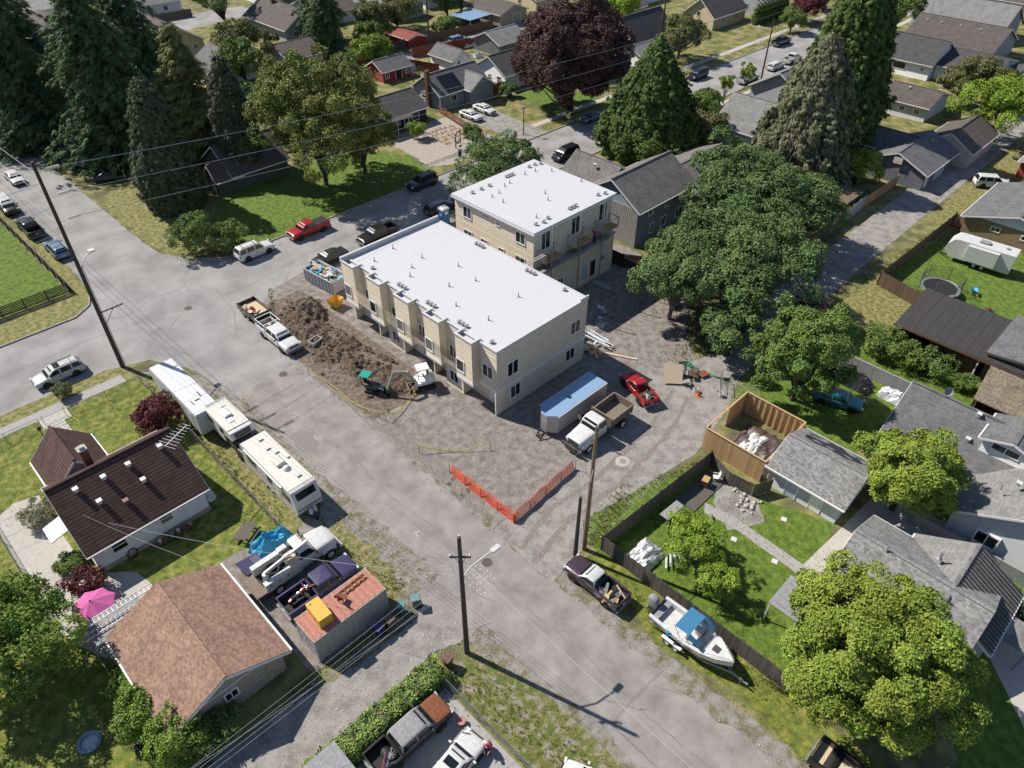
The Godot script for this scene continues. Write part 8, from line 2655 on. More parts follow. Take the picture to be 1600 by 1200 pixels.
func tufts() -> void:
	# rank grass along verges and fence feet
	var t := thing("long_grass","rank grass along verges, fence feet and lawn edges","grass")
	t.set_meta("kind","stuff")
	var r := RandomNumberGenerator.new()
	r.seed = 12
	var places := []
	var tints := []
	var b := MB.new()
	for k in 16:
		var a := r.randf() * TAU
		var d := V(cos(a),0,sin(a))
		var s := V(-d.z,0,d.x) * 0.035
		b.tri(d * 0.05 - s,d * 0.05 + s,d * r.randf_range(0.15,0.5) + V(0,r.randf_range(0.3,1.0),0))
	var mesh := b.mesh()
	var bands := [[29.6,-20.6,36,-22.4,0.9,420],[36,-21.8,43.4,-19.8,0.7,160],[27.8,-19,29.2,-3,0.8,420],[15,-20,16.5,-6,1.4,420],[13.2,-64,13.6,-40,0.5,260],[14.6,-35,16.4,-28,0.9,200],[13.0,-38,13.2,-65,0.2,160],[-4,-38,-2,-28,0.5,200],[30.4,-19.2,43,-18.4,0.3,200],[30.2,-19,30.2,-4,0.3,220],[54,-24,66,-24,1.2,260],[64,-30.6,96,-31,0.5,300],[70,-23.6,100,-22,0.6,300],[66,-20,72,-4,2.0,500],[31,-71.6,27,-64,0.3,130],[34,-83,64,-83,1.5,600],[28,-86,34,-92,2.5,400],[54,-30,60,-29,1.6,260],[6,-27,13,-26.6,0.4,160],[60,-38,70,-30,3.0,400]]
	for e in [[-6,12.6,-66,-55,2600],[10.4,12.6,-55,-39,900],[-6,-3.6,-56,-44,500],[30.2,43,-18.4,-4,4200],[-9,-2,-37,-28,1400],[84,103,-20,-4,1500],[14.2,18,-20,-4,1300],[26.6,29.6,-19,-2,1200],[34,64,-98,-82,2200],[-10,13,-118,-88,1500],[56,72,-23,-10,1500]]:
		for k in e[4]:
			var g := r.randf_range(0.6,1.35)
			places.append(Transform3D(Basis(UPV,r.randf() * TAU).scaled(V(1,0.45,1) * r.randf_range(0.08,0.2)),V(r.randf_range(e[0],e[1]),0.02,r.randf_range(e[2],e[3]))))
			tints.append(Color(g * r.randf_range(0.9,1.6),g,g * r.randf_range(0.8,1.4)))
	for e in bands:
		for k in e[5]:
			var s := r.randf()
			var p := V(lerpf(e[0],e[2],s) + r.randfn(0,e[4] * 0.6),0.0,lerpf(e[1],e[3],s) + r.randfn(0,e[4] * 0.6))
			var g := r.randf_range(0.6,1.3)
			places.append(Transform3D(Basis(UPV,r.randf() * TAU).scaled(V(1,r.randf_range(0.5,1.0),1) * r.randf_range(0.15,0.42)),p))
			tints.append(Color(g * r.randf_range(0.9,1.5),g,g))
	swarm(t,"blades",mesh,M.grass_blade,places,tints).set_meta("kind","stuff")

func wire_run(label: String,a: Vector3,b: Vector3,sag: float,r := 0.012,group := "overhead wires") -> void:
	var p := []
	for i in 21:
		var s := i / 20.0
		p.append(a.lerp(b,s) - V(0,sag * 4.0 * s * (1.0 - s),0) - a)
	var t := thing("overhead_wire",label,"wire",a,0.0,group)
	part(t,"cable",mb().tube(p,r,4),M.wire_alu)

func pole(label: String,at: Vector3,h: float,r: float,m: String) -> Node3D:
	var t := thing("utility_pole",label,"utility pole",at,0.0,"utility poles")
	part(t,"shaft",mb().cyl(V(0,-0.3,0),V(0,h,0),r,r * 0.62,12),M[m])
	return t

func crossarm(t: Node3D,y: float,half: float,dir: Vector3,n: int) -> void:
	var arm := part(t,"crossarm",mb().bar(V(0,y,0) - dir * half,V(0,y,0) + dir * half,0.1,0.12),M.pole_wood)
	part(t,"arm_brace",mb().bar(V(0,y - 0.9,0),V(0,y,0) + dir * half * 0.55,0.04,0.04).bar(V(0,y - 0.9,0),V(0,y,0) - dir * half * 0.55,0.04,0.04),M.steel)
	for i in n:
		var p := V(0,y + 0.06,0) + dir * lerpf(-half * 0.92,half * 0.92,float(i) / maxf(1,n - 1))
		part(t,"insulator",mb().lathe([W(0.03,0.0),W(0.03,0.08),W(0.08,0.1),W(0.08,0.15),W(0.04,0.2),W(0.0,0.22)],p,8),M.white_plastic)

func street_lamp_arm(t: Node3D,y: float,dir: Vector3,reach: float) -> void:
	part(t,"lamp_arm",mb().tube([V(0,y - 0.8,0),V(0,y - 0.2,0) + dir * reach * 0.35,V(0,y,0) + dir * reach],0.06,6),M.rv_white)
	part(t,"lamp_head",mb().box(V(0,y,0) + dir * (reach + 0.25),V(0.28 + absf(dir.x) * 0.4,0.16,0.28 + absf(dir.z) * 0.4)),M.rv_white)

func details() -> void:
	# poles
	var a := pole("very tall dark pole with long insulators at the street corner",V(12.5,0,-69.2),22.0,0.23,"pole_wood")
	for y in [21.0,18.7,16.4]:
		part(a,"long_insulator",mb().bar(V(0.1,y,0),V(0.8,y + 0.1,0),0.06,0.06),M.steel)
		for k in 8:
			part(a,"insulator_disc",mb().cyl(V(0.85 + k * 0.13,y + 0.1,0),V(0.92 + k * 0.13,y + 0.11,0),0.13,0.13,10),M.rv_roof)
	part(a,"crossarm",mb().bar(V(0,6.7,0),V(2.3,6.75,0),0.1,0.12),M.pole_wood)
	part(a,"arm_brace",mb().bar(V(0.1,5.2,0),V(1.3,6.65,0),0.05,0.05),M.pole_wood)
	street_lamp_arm(a,12.2,V(0.75,0,-0.66).normalized(),2.2)
	part(a,"cable_riser",mb().bar(V(0.28,0.2,0.1),V(0.24,12.0,0.1),0.06,0.06),M.galvanised)
	var c := pole("dark street pole with curved lamp arm beside the main street",V(16.45,0,-20.8),12.9,0.2,"pole_wood")
	street_lamp_arm(c,9.6,V(1,0,0.1).normalized(),2.4)
	crossarm(c,11.0,0.65,V(0.7,0,0.7),2)
	part(c,"pole_cap",mb().cyl(V(0,12.9,0),V(0,13.1,0),0.06,0.06,8),M.rv_roof)
	var n := pole("new tan wooden pole at the mouth of the gravel drive",V(28.95,0,-20.85),13.2,0.2,"new_pole")
	part(n,"service_head",mb().cyl(V(0,13.2,0),V(0,13.3,0),0.14,0.14,10),M.machine_dark)
	part(n,"stay_arm",mb().bar(V(0.1,9.4,0),V(-0.8,8.9,0.5),0.05,0.05),M.galvanised)
	pole("short blackened pole stub beside the new tan pole",V(28.0,0,-20.95),6.9,0.19,"pole_wood")
	var f := pole("grey pole on the verge far up the cross street",V(137.4,0,-69.2),12.0,0.18,"pole_wood")
	street_lamp_arm(f,10.4,V(-0.3,0,-0.95),2.2)
	var g := pole("tall pole beyond the steep white gable",V(139.5,0,-95.0),16.0,0.2,"pole_wood")
	crossarm(g,15.2,1.1,V(0.7,0,-0.7),3)
	var h := pole("grey pole behind the red roofed shed at the top",V(108.0,0,-134.6),15.0,0.2,"pole_wood")
	crossarm(h,14.2,1.0,V(0,0,1),3)
	var q := pole("short service pole at the end of the red rail fence",V(86.4,0,-84.0),4.6,0.1,"pole_wood")
	crossarm(q,4.4,0.7,V(1,0,0),0)
	# wires
	var names := ["topmost","second","third"]
	for k in 3:
		var y: float = [21.1,18.8,16.5][k]
		wire_run("overhead wire from the tall corner pole along the cross street, " + names[k],V(14.3,y,-69.2),V(262,y + 1.0,-69.8),6.6,0.02)
		wire_run("overhead wire from the tall corner pole up the north road, " + names[k],V(12.3,y,-69.4),V(12.0,y,-190),2.5,0.02)
		wire_run("overhead wire from the tall corner pole away along the near verge, " + names[k],V(12.3,y - 1.0,-69.2),V(-70,y,-69.2),2.0,0.018)
	for k in 4:
		wire_run("overhead wire along the main street between the two dark poles, " + ["first","second","third","fourth"][k],V(12.9 + k * 0.5,6.85,-69.2),V(16.0 + k * 0.28,10.9 - k * 0.25,-20.8),1.1,0.009)
		wire_run("overhead wire along the lower alley, " + ["first","second","third","fourth"][k] + " of four",V(16.4,11.0 - k * 0.7,-20.8),V(-40,10.4 - k * 0.7,-22.6 - k * 0.35),1.0,0.011)
	wire_run("overhead wire crossing from the dark street pole to the new tan pole",V(16.5,11.2,-20.8),V(28.9,12.6,-20.85),0.4,0.014)
	wire_run("overhead wire continuing down the main street",V(16.5,10.8,-20.8),V(17.0,10.6,40),0.9,0.016)
	wire_run("service wire from the bungalow roof to the garage",V(1.9,4.8,-46.9),V(6.8,3.4,-36.8),0.3,0.012)
	wire_run("service wire from the bungalow across to the street pole",V(3.0,4.2,-45.4),V(16.3,9.2,-20.9),0.7,0.012)
	wire_run("overhead wire above the alley past the container",V(-20,4.5,-27.0),V(16.4,8.0,-21.0),0.8,0.012)
	# building site
	dumpster(V(36.4,0,-67.8))
	var tub := thing("yellow_tub","yellow steel tipping tub at the corner of the dark earth heap","tub",V(34.4,0,-63.0),0.2)
	part(tub,"shell",mb().loft([[V(-0.5,0.15,-0.45),V(-0.5,0.15,0.45),V(0.5,0.15,0.45),V(0.5,0.15,-0.45)],[V(-0.8,1.1,-0.65),V(-0.8,1.1,0.65),V(0.8,1.1,0.65),V(0.8,1.1,-0.65)]],false),M.yellow)
	part(tub,"inside",mb().box(V(0,0.35,0),V(1.0,0.05,0.9)),M.yellow)
	part(tub,"skid",mb().box(V(0,0.07,-0.3),V(1.2,0.14,0.12)).box(V(0,0.07,0.3),V(1.2,0.14,0.12)),M.machine_dark)
	toilet(V(56.3,0,-69.5))
	site_fence()
	for e in [[V(25.4,0,-54.6),V(26.6,0,-44.4),"beside the dug earth"],[V(26.8,0,-43.6),V(33.0,0,-45.0),"in front of the excavator"],[V(26.4,0,-38.2),V(31.2,0,-34.0),"behind the orange netting"]]:
		var tp := thing("barrier_tape","yellow barrier tape strung " + e[2],"tape",e[0],0.0,"yellow barrier tapes")
		var d: Vector3 = e[1] - e[0]
		var pts := []
		for i in 9:
			var s := i / 8.0
			pts.append(d * s + V(0.25 * sin(s * 6.0),0.75 - 0.6 * sin(PI * s),0.25 * sin(s * 5.0)))
		var b := mb()
		for i in 8:
			b.bar(pts[i],pts[i + 1],0.02,0.09)
		part(tp,"ribbon",b,M.yellow_tape)
		for s in [0.0,1.0]:
			part(tp,"stake",mb().box(d * s + V(0,0.4,0),V(0.04,0.9,0.04)),M.fence_grey)
	# lumber and rubbish between the blocks
	for k in 16:
		var t := thing("metal_flashing","pale length of flashing in the stack between the two blocks","flashing",V(50.6 + rng.randf_range(-0.5,0.6),0.05 + 0.045 * k,-38.4 + rng.randf_range(-0.6,0.6)),NORTH + rng.randf_range(-0.12,0.12),"stacked flashings between the blocks")
		part(t,"strip",mb().box(Vector3.ZERO,V(4.2 + rng.randf_range(-0.8,0.5),0.035,0.16)),M.pale_metal)
	var n2 := 0
	for e in [[48.6,0.5,-38.6,3.0,0.45],[50.2,0.08,-34.6,4.2,-1.1],[48.9,0.2,-36.6,2.2,0.9],[49.6,0.1,-37.0,1.8,0.2]]:
		part(thing("timber_beam","pale timber beam by the townhouse back corner, " + ["propped up","lying towards the oak","short and skewed","shortest"][n2],"timber",V(e[0],e[1],e[2]),e[4],"loose beams behind the row"),"beam",mb().box(Vector3.ZERO,V(e[3],0.12,0.24)),M.lumber)
		n2 += 1
	var sc := thing("scrap_heap","jumble of pale offcuts beside the townhouse back corner","rubbish heap",V(48.6,0,-37.2))
	heap(sc,"offcut",V(0,0.1,0),V(0.8,0.5,0.8),["lumber","rv_white","new_wood_c"],14)
	var sc2 := thing("scrap_heap","jumble of offcuts between the blocks by the portable toilet","rubbish heap",V(49.4,0,-63.6))
	heap(sc2,"offcut",V(0,0.1,0),V(1.3,0.6,1.6),["lumber","rv_white","new_wood_c","new_wood"],26)
	var sc3 := thing("scrap_heap","scattered boards on the shaded dirt behind the blocks","rubbish heap",V(54.4,0,-40.6))
	heap(sc3,"offcut",V(0,0.02,0),V(1.6,0.08,1.4),["sheathing","rv_white","fence_grey"],9)
	part(thing("concrete_step","grey concrete step slab in front of the shaded doors","step",V(59.4,0,-44.4)),"slab",mb().box(V(0,0.15,0),V(0.7,0.3,2.6)),M.old_concrete)
	part(thing("plywood_sheet","pale plywood sheet leaning on the rubbish by the green netting","plywood",V(51.0,0.9,-28.2),0.4),"sheet",mb().box(Vector3.ZERO,V(2.0,0.03,1.9),0.3,0.75),M.lumber)
	var rb := thing("scrap_heap","dark rubbish pile behind the plywood sheet","rubbish heap",V(52.6,0,-27.4))
	heap(rb,"rubbish",V(0,0.1,0),V(1.3,0.6,1.2),["fence_brown","machine_dark","rust","block_wall"],18)
	var gn := thing("green_netting","green debris netting along the edge of the rubbish pile","netting",V(54.2,0,-28.6))
	var gb := mb()
	var prev := []
	for i in 15:
		var s := i / 14.0
		var p := V(s * 1.2 - 0.6 + 0.2 * sin(s * 9.0),0,s * 5.2 - 0.6)
		var top := p + V(0.25 * sin(s * 13.0),0.4 + 0.2 * sin(s * 7.0),0)
		if prev.size():
			gb.quad(prev[0],p,top,prev[1])
		prev = [p,top]
	part(gn,"net",gb,M.green_net)
	var panel := thing("mesh_panel","grey wire fence panel at the end of the green netting","fence panel",V(53.6,0,-24.2),0.6)
	var pb := mb()
	for k in 18:
		pb.box(V(-1.1 + k * 0.13,0.75,0),V(0.012,1.5,0.012))
	for y in [0.05,0.75,1.5]:
		pb.box(V(0,y,0),V(2.3,0.04,0.04))
	part(panel,"mesh",pb,M.wire_grey)
	var cn := thing("traffic_cone","small orange traffic cone by the rubbish pile","traffic cone",V(50.9,0,-25.0))
	part(cn,"cone",mb().cyl(V(0,0.04,0),V(0,0.7,0),0.16,0.03,10),M.orange_net)
	part(cn,"base",mb().box(V(0,0.02,0),V(0.4,0.04,0.4)),M.orange_net)
	for e in [[51.2,-25.5,"nearest the orange cone"],[52.4,-23.4,"beside the wire panel"]]:
		var bk := thing("white_bucket","white plastic bucket " + e[2],"bucket",V(e[0],0,e[1]),0.0,"white buckets")
		part(bk,"pail",mb().lathe([W(0.0,0.0),W(0.2,0.0),W(0.26,0.5),W(0.23,0.5),W(0.19,0.06),W(0.0,0.06)],Vector3.ZERO,12),M.white_plastic)
		part(bk,"handle",mb().ring(V(0,0.48,0),V(1,0.4,0).normalized(),0.25,0.012,12,4),M.steel)
	var st := thing("rebar_box","small black open crate on the dug earth by the white pickup","crate",V(28.8,0.3,-58.6),0.2)
	part(st,"tray",mb().bb(-0.6,0,-0.4,0.6,0.08,0.4),M.black_trim)
	part(st,"rim",mb().bb(-0.65,0,-0.45,0.65,0.35,-0.4).bb(-0.65,0,0.4,0.65,0.35,0.45).bb(-0.65,0,-0.4,-0.6,0.35,0.4).bb(0.6,0,-0.4,0.65,0.35,0.4),M.rv_white)
	# utility covers and painted marks on the roads
	for e in [[22.2,-74.6,"in the middle of the crossing"],[23.6,-56.6,"near the white pickup"],[22.6,-25.3,"near the dark street pole"]]:
		part(thing("manhole_cover","dark round manhole cover " + e[2],"manhole cover",V(e[0],0.02,e[1])),"lid",mb().cyl(Vector3.ZERO,V(0,0.012,0),0.42,0.42,20),M.iron)
	var dr := thing("drain_ring","pale concrete drain ring in the gravel drive","drain",V(38.6,0.03,-24.6))
	part(dr,"ring",mb().lathe([W(0.3,0.02),W(0.32,0.05),W(0.62,0.04),W(0.68,0.0)],Vector3.ZERO,22),M.pale_stone)
	part(dr,"lid",mb().cyl(V(0,0,0),V(0,0.025,0),0.3,0.3,18),M.gravel)
	road_marks()
	# loose things on the near verge
	var bk := thing("black_bicycle","black bicycle leaning on the weathered fence","bicycle",V(29.4,0,-4.6),NORTH)
	for x in [-0.5,0.5]:
		part(bk,"wheel",mb().ring(V(x,0.33,0),V(0,0,1),0.31,0.025,18,4),M.tyre)
	part(bk,"frame",mb().bar(V(-0.5,0.33,0),V(0,0.35,0),0.03,0.03).bar(V(0,0.35,0),V(-0.15,0.85,0),0.03,0.03).bar(V(-0.15,0.8,0),V(0.38,0.85,0),0.03,0.03).bar(V(0.38,0.95,0),V(0.5,0.33,0),0.03,0.03).bar(V(0,0.35,0),V(0.38,0.8,0),0.03,0.03),M.black_trim)
	part(bk,"saddle",mb().box(V(-0.17,0.92,0),V(0.25,0.06,0.14)),M.black_trim)
	part(bk,"handlebar",mb().bar(V(0.36,0.98,-0.28),V(0.36,0.98,0.28),0.03,0.03),M.black_trim)
	bin("a",V(130.0,0,-83.4),"navy_plastic","dark blue wheeled bin by the far teal minivan")
	bin("b",V(128.6,0,-83.6),"brown_plastic","brown wheeled bin by the far teal minivan")
	bin("c",V(142.0,0,-41.0),"blue_plastic","bright blue wheeled bin on the cottage porch")
	bin("d",V(72.6,0,-84.6),"black_rubber","dark bin at the edge of the gravel front yard")
	# flag and spare wheel in the rusty-hooded pickup
	var fl := thing("flag","striped flag on a white staff in the black pickup bed","flag",V(7.7,1.0,-18.3),0.5)
	part(fl,"staff",mb().bar(V(0,0,0),V(0.5,1.6,0.3),0.04,0.04),M.rv_white)
	for k in 7:
		var u := k / 7.0
		part(fl,"stripe",mb().box(V(-0.35 + 0.06 * sin(k * 1.7),1.35 - k * 0.12,0.1 - u * 0.15),V(1.1,0.115,0.03),0.2),M.flag_red if k % 2 == 0 else M.rv_white)
	part(fl,"canton",mb().box(V(0.02,1.2,0.12),V(0.45,0.45,0.02),0.2),M.flag_blue)
	var sp := thing("spare_wheel","spoked wheel lying in the black pickup bed","wheel",V(8.3,0.8,-18.7))
	part(sp,"tread",mb().ring(V(0,0.1,0),UPV,0.32,0.07,18,6),M.tyre)
	for k in 8:
		part(sp,"spoke",mb().bar(Vector3.ZERO + V(0,0.1,0),V(cos(TAU * k / 8.0),0,sin(TAU * k / 8.0)) * 0.3 + V(0,0.1,0),0.03,0.03),M.rim)
	var pc := thing("camp_chair","grey folding chair by the chain link fence","chair",V(12.7,0,-16.6),0.6)
	part(pc,"seat",mb().box(V(0,0.4,0),V(0.5,0.04,0.5)),M.block_wall)
	part(pc,"backrest",mb().box(V(-0.25,0.68,0),V(0.04,0.55,0.5),0.0,0.2),M.block_wall)
	for s in [[-0.22,-0.22],[0.22,-0.22],[-0.22,0.22],[0.22,0.22]]:
		part(pc,"leg",mb().box(V(s[0],0.19,s[1]),V(0.03,0.38,0.03)),M.steel)
	var pt := thing("terracotta_pot","round terracotta pot by the white sedan","pot",V(12.9,0,-17.4))
	part(pt,"pot",mb().lathe([W(0.0,0.0),W(0.2,0.0),W(0.3,0.4),W(0.25,0.4),W(0.0,0.34)],Vector3.ZERO,12),M.container_red)
	people()

func dumpster(at: Vector3) -> void:
	var t := thing("waste_skip","pale grey waste skip heaped with rubbish at the site corner","skip",at,0.05)
	var w := 1.15
	var L := 5.2
	t.rotation.y = NORTH + 0.1
	var b := mb()
	b.bb(-L / 2,0.15,-w,L / 2,0.25,w)
	for s in [-1,1]:
		b.bb(-L / 2,0.25,s * w,L / 2,1.75,s * (w - 0.06))
	b.bb(-L / 2,0.25,-w,-L / 2 + 0.06,1.75,w).bb(L / 2 - 0.06,0.25,-w,L / 2,1.75,w)
	part(t,"shell",b,M.skip_grey)
	for k in 9:
		for s in [-1,1]:
			part(t,"rib",mb().bb(-L / 2 + 0.1 + k * 0.62,0.2,s * w,-L / 2 + 0.2 + k * 0.62,1.72,s * (w + 0.08)),M.skip_grey)
	part(t,"rim",mb().bb(-L / 2 - 0.04,1.7,-w - 0.1,L / 2 + 0.04,1.8,-w + 0.02).bb(-L / 2 - 0.04,1.7,w - 0.02,L / 2 + 0.04,1.8,w + 0.1),M.skip_grey)
	var u := thing("skip_rubbish","heap of cardboard, boards and blue wrap filling the pale skip","rubbish heap",at + V(0,1.3,0),NORTH + 0.1)
	heap(u,"rubbish",V(0,0,0),V(2.2,0.6,0.85),["lumber","rv_white","blue_tarp","sheathing","new_wood_c","rv_white"],46)
	part(u,"fill",mb().box(V(0,-0.45,0),V(4.9,1.2,2.1)),M.fence_brown)

func toilet(at: Vector3) -> void:
	var t := thing("portable_toilet","blue portable toilet with pale roof between the two blocks","portable toilet",at)
	part(t,"cabin",mb().box(V(0,1.1,0),V(1.1,2.1,1.1)),M.blue_plastic)
	part(t,"roof",mb().loft([ring_at(-0.6,2.12,2.36,0.6,0.12),ring_at(-0.45,2.12,2.46,0.6,0.2),ring_at(0.45,2.12,2.46,0.6,0.2),ring_at(0.6,2.12,2.36,0.6,0.12)]),M.white_plastic)
	part(t,"door",mb().box(V(-0.56,1.05,0),V(0.03,1.85,0.75)),M.blue_plastic)
	part(t,"vent_panel",mb().box(V(-0.58,1.5,0),V(0.02,0.4,0.4)).box(V(0,1.75,0.56),V(0.5,0.35,0.02)),M.white_plastic)
	part(t,"base",mb().box(V(0,0.06,0),V(1.2,0.12,1.2)),M.machine_dark)

func site_fence() -> void:
	var t := thing("safety_netting","bright orange plastic safety netting on stakes at the front of the dirt lot","barrier",V(26.7,0,-26.6))
	var pts := [V(0,0,-7.8),V(0.1,0,0.1),V(8.2,0,-0.4)]
	for s in 2:
		var a: Vector3 = pts[s]
		var b: Vector3 = pts[s + 1]
		var n := int(a.distance_to(b) / 0.2)
		var g := mb()
		for i in n:
			var u0 := float(i) / n
			var u1 := float(i + 1) / n
			var lean := V(0.35 if s == 0 else 0.0,0,0.0 if s == 0 else -0.35)
			for r in 8:
				var f0 := r / 8.0
				var wob0 := sin(u0 * 23.0 + s) * 0.07
				var wob1 := sin(u1 * 23.0 + s) * 0.07
				var p0 := a.lerp(b,u0) + V(wob0,0,wob0) * f0 + lean * f0 + V(0,f0 * 0.95,0)
				var p1 := a.lerp(b,u1) + V(wob1,0,wob1) * f0 + lean * f0 + V(0,f0 * 0.95,0)
				g.bar(p0,p1,0.02,0.085)
			g.bar(a.lerp(b,u0),a.lerp(b,u0) + lean + V(0,0.95,0),0.03,0.02)
		part(t,"net",g,M.orange_net)
		for i in 5:
			part(t,"stake",mb().box(a.lerp(b,i / 4.0) + V(0,0.55,0),V(0.04,1.15,0.04)),M.fence_grey)

func road_marks() -> void:
	# utility locators' spray marks, tar-sealed cracks
	var r := RandomNumberGenerator.new()
	r.seed = 21
	var sp := mb()
	for k in 34:
		var p := V(20.3 + (k % 6) * 0.36 + r.randf_range(-0.1,0.1),0.0215,-25.6 + (k / 6) * 0.42 + r.randf_range(-0.1,0.1))
		sp.box(p,V(r.randf_range(0.08,0.22),0.003,0.05),r.randf() * TAU)
	sp.box(V(20.6,0.0215,-31.4),V(0.5,0.003,0.05)).box(V(20.4,0.0215,-31.2),V(0.05,0.003,0.4))
	struct("paint_marking",sp,M.road_paint)
	var tar := mb()
	var runs := [[[26.5,-83.0],[24.5,-80.5],[24.0,-78.2],[22.6,-75.4],[21.0,-74.0],[19.0,-72.4]],[[22.2,-74.0],[30,-74.2],[40,-75.6],[60,-76.0],[90,-76.1]],[[22.0,-75.2],[12,-76.4],[0,-76.0],[-20,-76.2]],[[20.4,-60],[21.2,-55],[21.0,-48],[21.8,-42],[21.4,-36],[22.0,-30],[21.6,-24],[22.2,-16],[21.8,-8],[22.4,4]],[[14,-79],[17,-78],[20,-79.5],[24,-79]],[[33,-71.6],[36,-75],[38,-81]],[[16,-72],[18.4,-66],[19.6,-60]],[[23.5,-66],[25.5,-70],[26.4,-76]],[[20.6,-12],[22.4,-9],[23.8,-10.2],[24.6,-8.4]],[[19.6,-29.4],[20.4,-27.0],[19.9,-24.6],[20.6,-22.2]]]
	for run in runs:
		for i in run.size() - 1:
			var a := V(run[i][0],0.0205,run[i][1])
			var b := V(run[i + 1][0],0.0205,run[i + 1][1])
			var n := maxi(2,int(a.distance_to(b) / 0.5))
			var last := a
			for k in n:
				var p := a.lerp(b,float(k + 1) / n) + V(r.randf_range(-0.1,0.1),0,r.randf_range(-0.1,0.1))
				if r.randf() < 0.9:
					var d := (p - last).normalized()
					var s := V(-d.z,0,d.x) * r.randf_range(0.02,0.05)
					tar.quad(last - s,last + s,p + s,p - s)
				last = p
	struct("crack_sealing",tar,M.tar)
	# worn patches in the main road
	var n := 0
	for e in [[19.9,-46.6,1.2,2.0]]:
		var pts := []
		for k in 14:
			var a := -TAU * k / 14.0
			pts.append([e[0] + cos(a) * e[2] * r.randf_range(0.6,1.1),e[1] + sin(a) * e[3] * r.randf_range(0.6,1.1)])
		sheet("road_patch",pts,0.0195 + 0.0002 * n,M.patch,0.3,0.15)
		n += 1

# ---------- people ----------
func body_mesh(bones: Array,cell: float) -> ArrayMesh:
	# one skin over tapered bones: smooth-joined distances meshed as surface nets
	var lo := V(1e9,1e9,1e9)
	var hi := -lo
	for b in bones:
		for k in 2:
			lo = lo.min(b[k] - Vector3.ONE * (b[2 + k] + 0.06))
			hi = hi.max(b[k] + Vector3.ONE * (b[2 + k] + 0.06))
	var n := Vector3i(((hi - lo) / cell).ceil()) + Vector3i(2,2,2)
	var f := PackedFloat32Array()
	f.resize(n.x * n.y * n.z)
	for z in n.z:
		for y in n.y:
			for x in n.x:
				var p := lo + V(x,y,z) * cell
				var d := 9.0
				for b in bones:
					var ab: Vector3 = b[1] - b[0]
					var t: float = clampf((p - b[0]).dot(ab) / maxf(ab.length_squared(),1e-8),0.0,1.0)
					var e: float = p.distance_to(b[0] + ab * t) - lerpf(b[2],b[3],t)
					var k: float = minf(0.035,0.7 * minf(b[2],b[3]))
					var h := clampf(0.5 + 0.5 * (d - e) / k,0.0,1.0)
					d = lerpf(d,e,h) - k * h * (1.0 - h)
				f[(z * n.y + y) * n.x + x] = d
	var idx := {}
	var verts := PackedVector3Array()
	var tris := PackedInt32Array()
	for z in n.z - 1:
		for y in n.y - 1:
			for x in n.x - 1:
				var c := Vector3.ZERO
				var m := 0
				for e in [[0,0,0,1,0,0],[0,1,0,1,1,0],[0,0,1,1,0,1],[0,1,1,1,1,1],[0,0,0,0,1,0],[1,0,0,1,1,0],[0,0,1,0,1,1],[1,0,1,1,1,1],[0,0,0,0,0,1],[1,0,0,1,0,1],[0,1,0,0,1,1],[1,1,0,1,1,1]]:
					var a: float = f[((z + e[2]) * n.y + y + e[1]) * n.x + x + e[0]]
					var b: float = f[((z + e[5]) * n.y + y + e[4]) * n.x + x + e[3]]
					if (a < 0.0) != (b < 0.0):
						c += V(e[0],e[1],e[2]).lerp(V(e[3],e[4],e[5]),a / (a - b))
						m += 1
				if m:
					idx[Vector3i(x,y,z)] = verts.size()
					verts.append(lo + (V(x,y,z) + c / m) * cell)
	for key in idx:
		var x: int = key.x; var y: int = key.y; var z: int = key.z
		var here: bool = f[(z * n.y + y) * n.x + x] < 0.0
		for e in [[Vector3i(1,0,0),Vector3i(0,-1,0),Vector3i(0,0,-1)],[Vector3i(0,1,0),Vector3i(0,0,-1),Vector3i(-1,0,0)],[Vector3i(0,0,1),Vector3i(-1,0,0),Vector3i(0,-1,0)]]:
			var q: Vector3i = key + e[0]
			if (f[(q.z * n.y + q.y) * n.x + q.x] < 0.0) == here:
				continue
			var k := [key,key + e[1],key + e[1] + e[2],key + e[2]]
			if not (idx.has(k[1]) and idx.has(k[2]) and idx.has(k[3])):
				continue
			if here:
				tris.append_array([idx[k[0]],idx[k[2]],idx[k[1]],idx[k[0]],idx[k[3]],idx[k[2]]])
			else:
				tris.append_array([idx[k[0]],idx[k[1]],idx[k[2]],idx[k[0]],idx[k[2]],idx[k[3]]])
	var st := SurfaceTool.new()
	st.begin(Mesh.PRIMITIVE_TRIANGLES)
	st.set_smooth_group(0)
	for i in tris:
		st.add_vertex(verts[i])
	st.index()
	st.generate_normals()
	return st.commit()

func hand(bones: Array,w: Vector3,dir: Vector3,side: Vector3) -> void:
	var nrm := dir.cross(side)
	bones.append([w,w + dir * 0.08,0.028,0.032])
	for k in 4:
		var root := w + dir * 0.08 + side * (0.03 - 0.02 * k)
		var l: float = [0.07,0.08,0.075,0.06][k]
		bones.append([root,root + dir * l * 0.6 + nrm * 0.01,0.011,0.01])
		bones.append([root + dir * l * 0.6 + nrm * 0.01,root + dir * l + nrm * 0.035,0.01,0.008])
	bones.append([w + dir * 0.03 + side * 0.025,w + dir * 0.07 + side * 0.06,0.013,0.01])

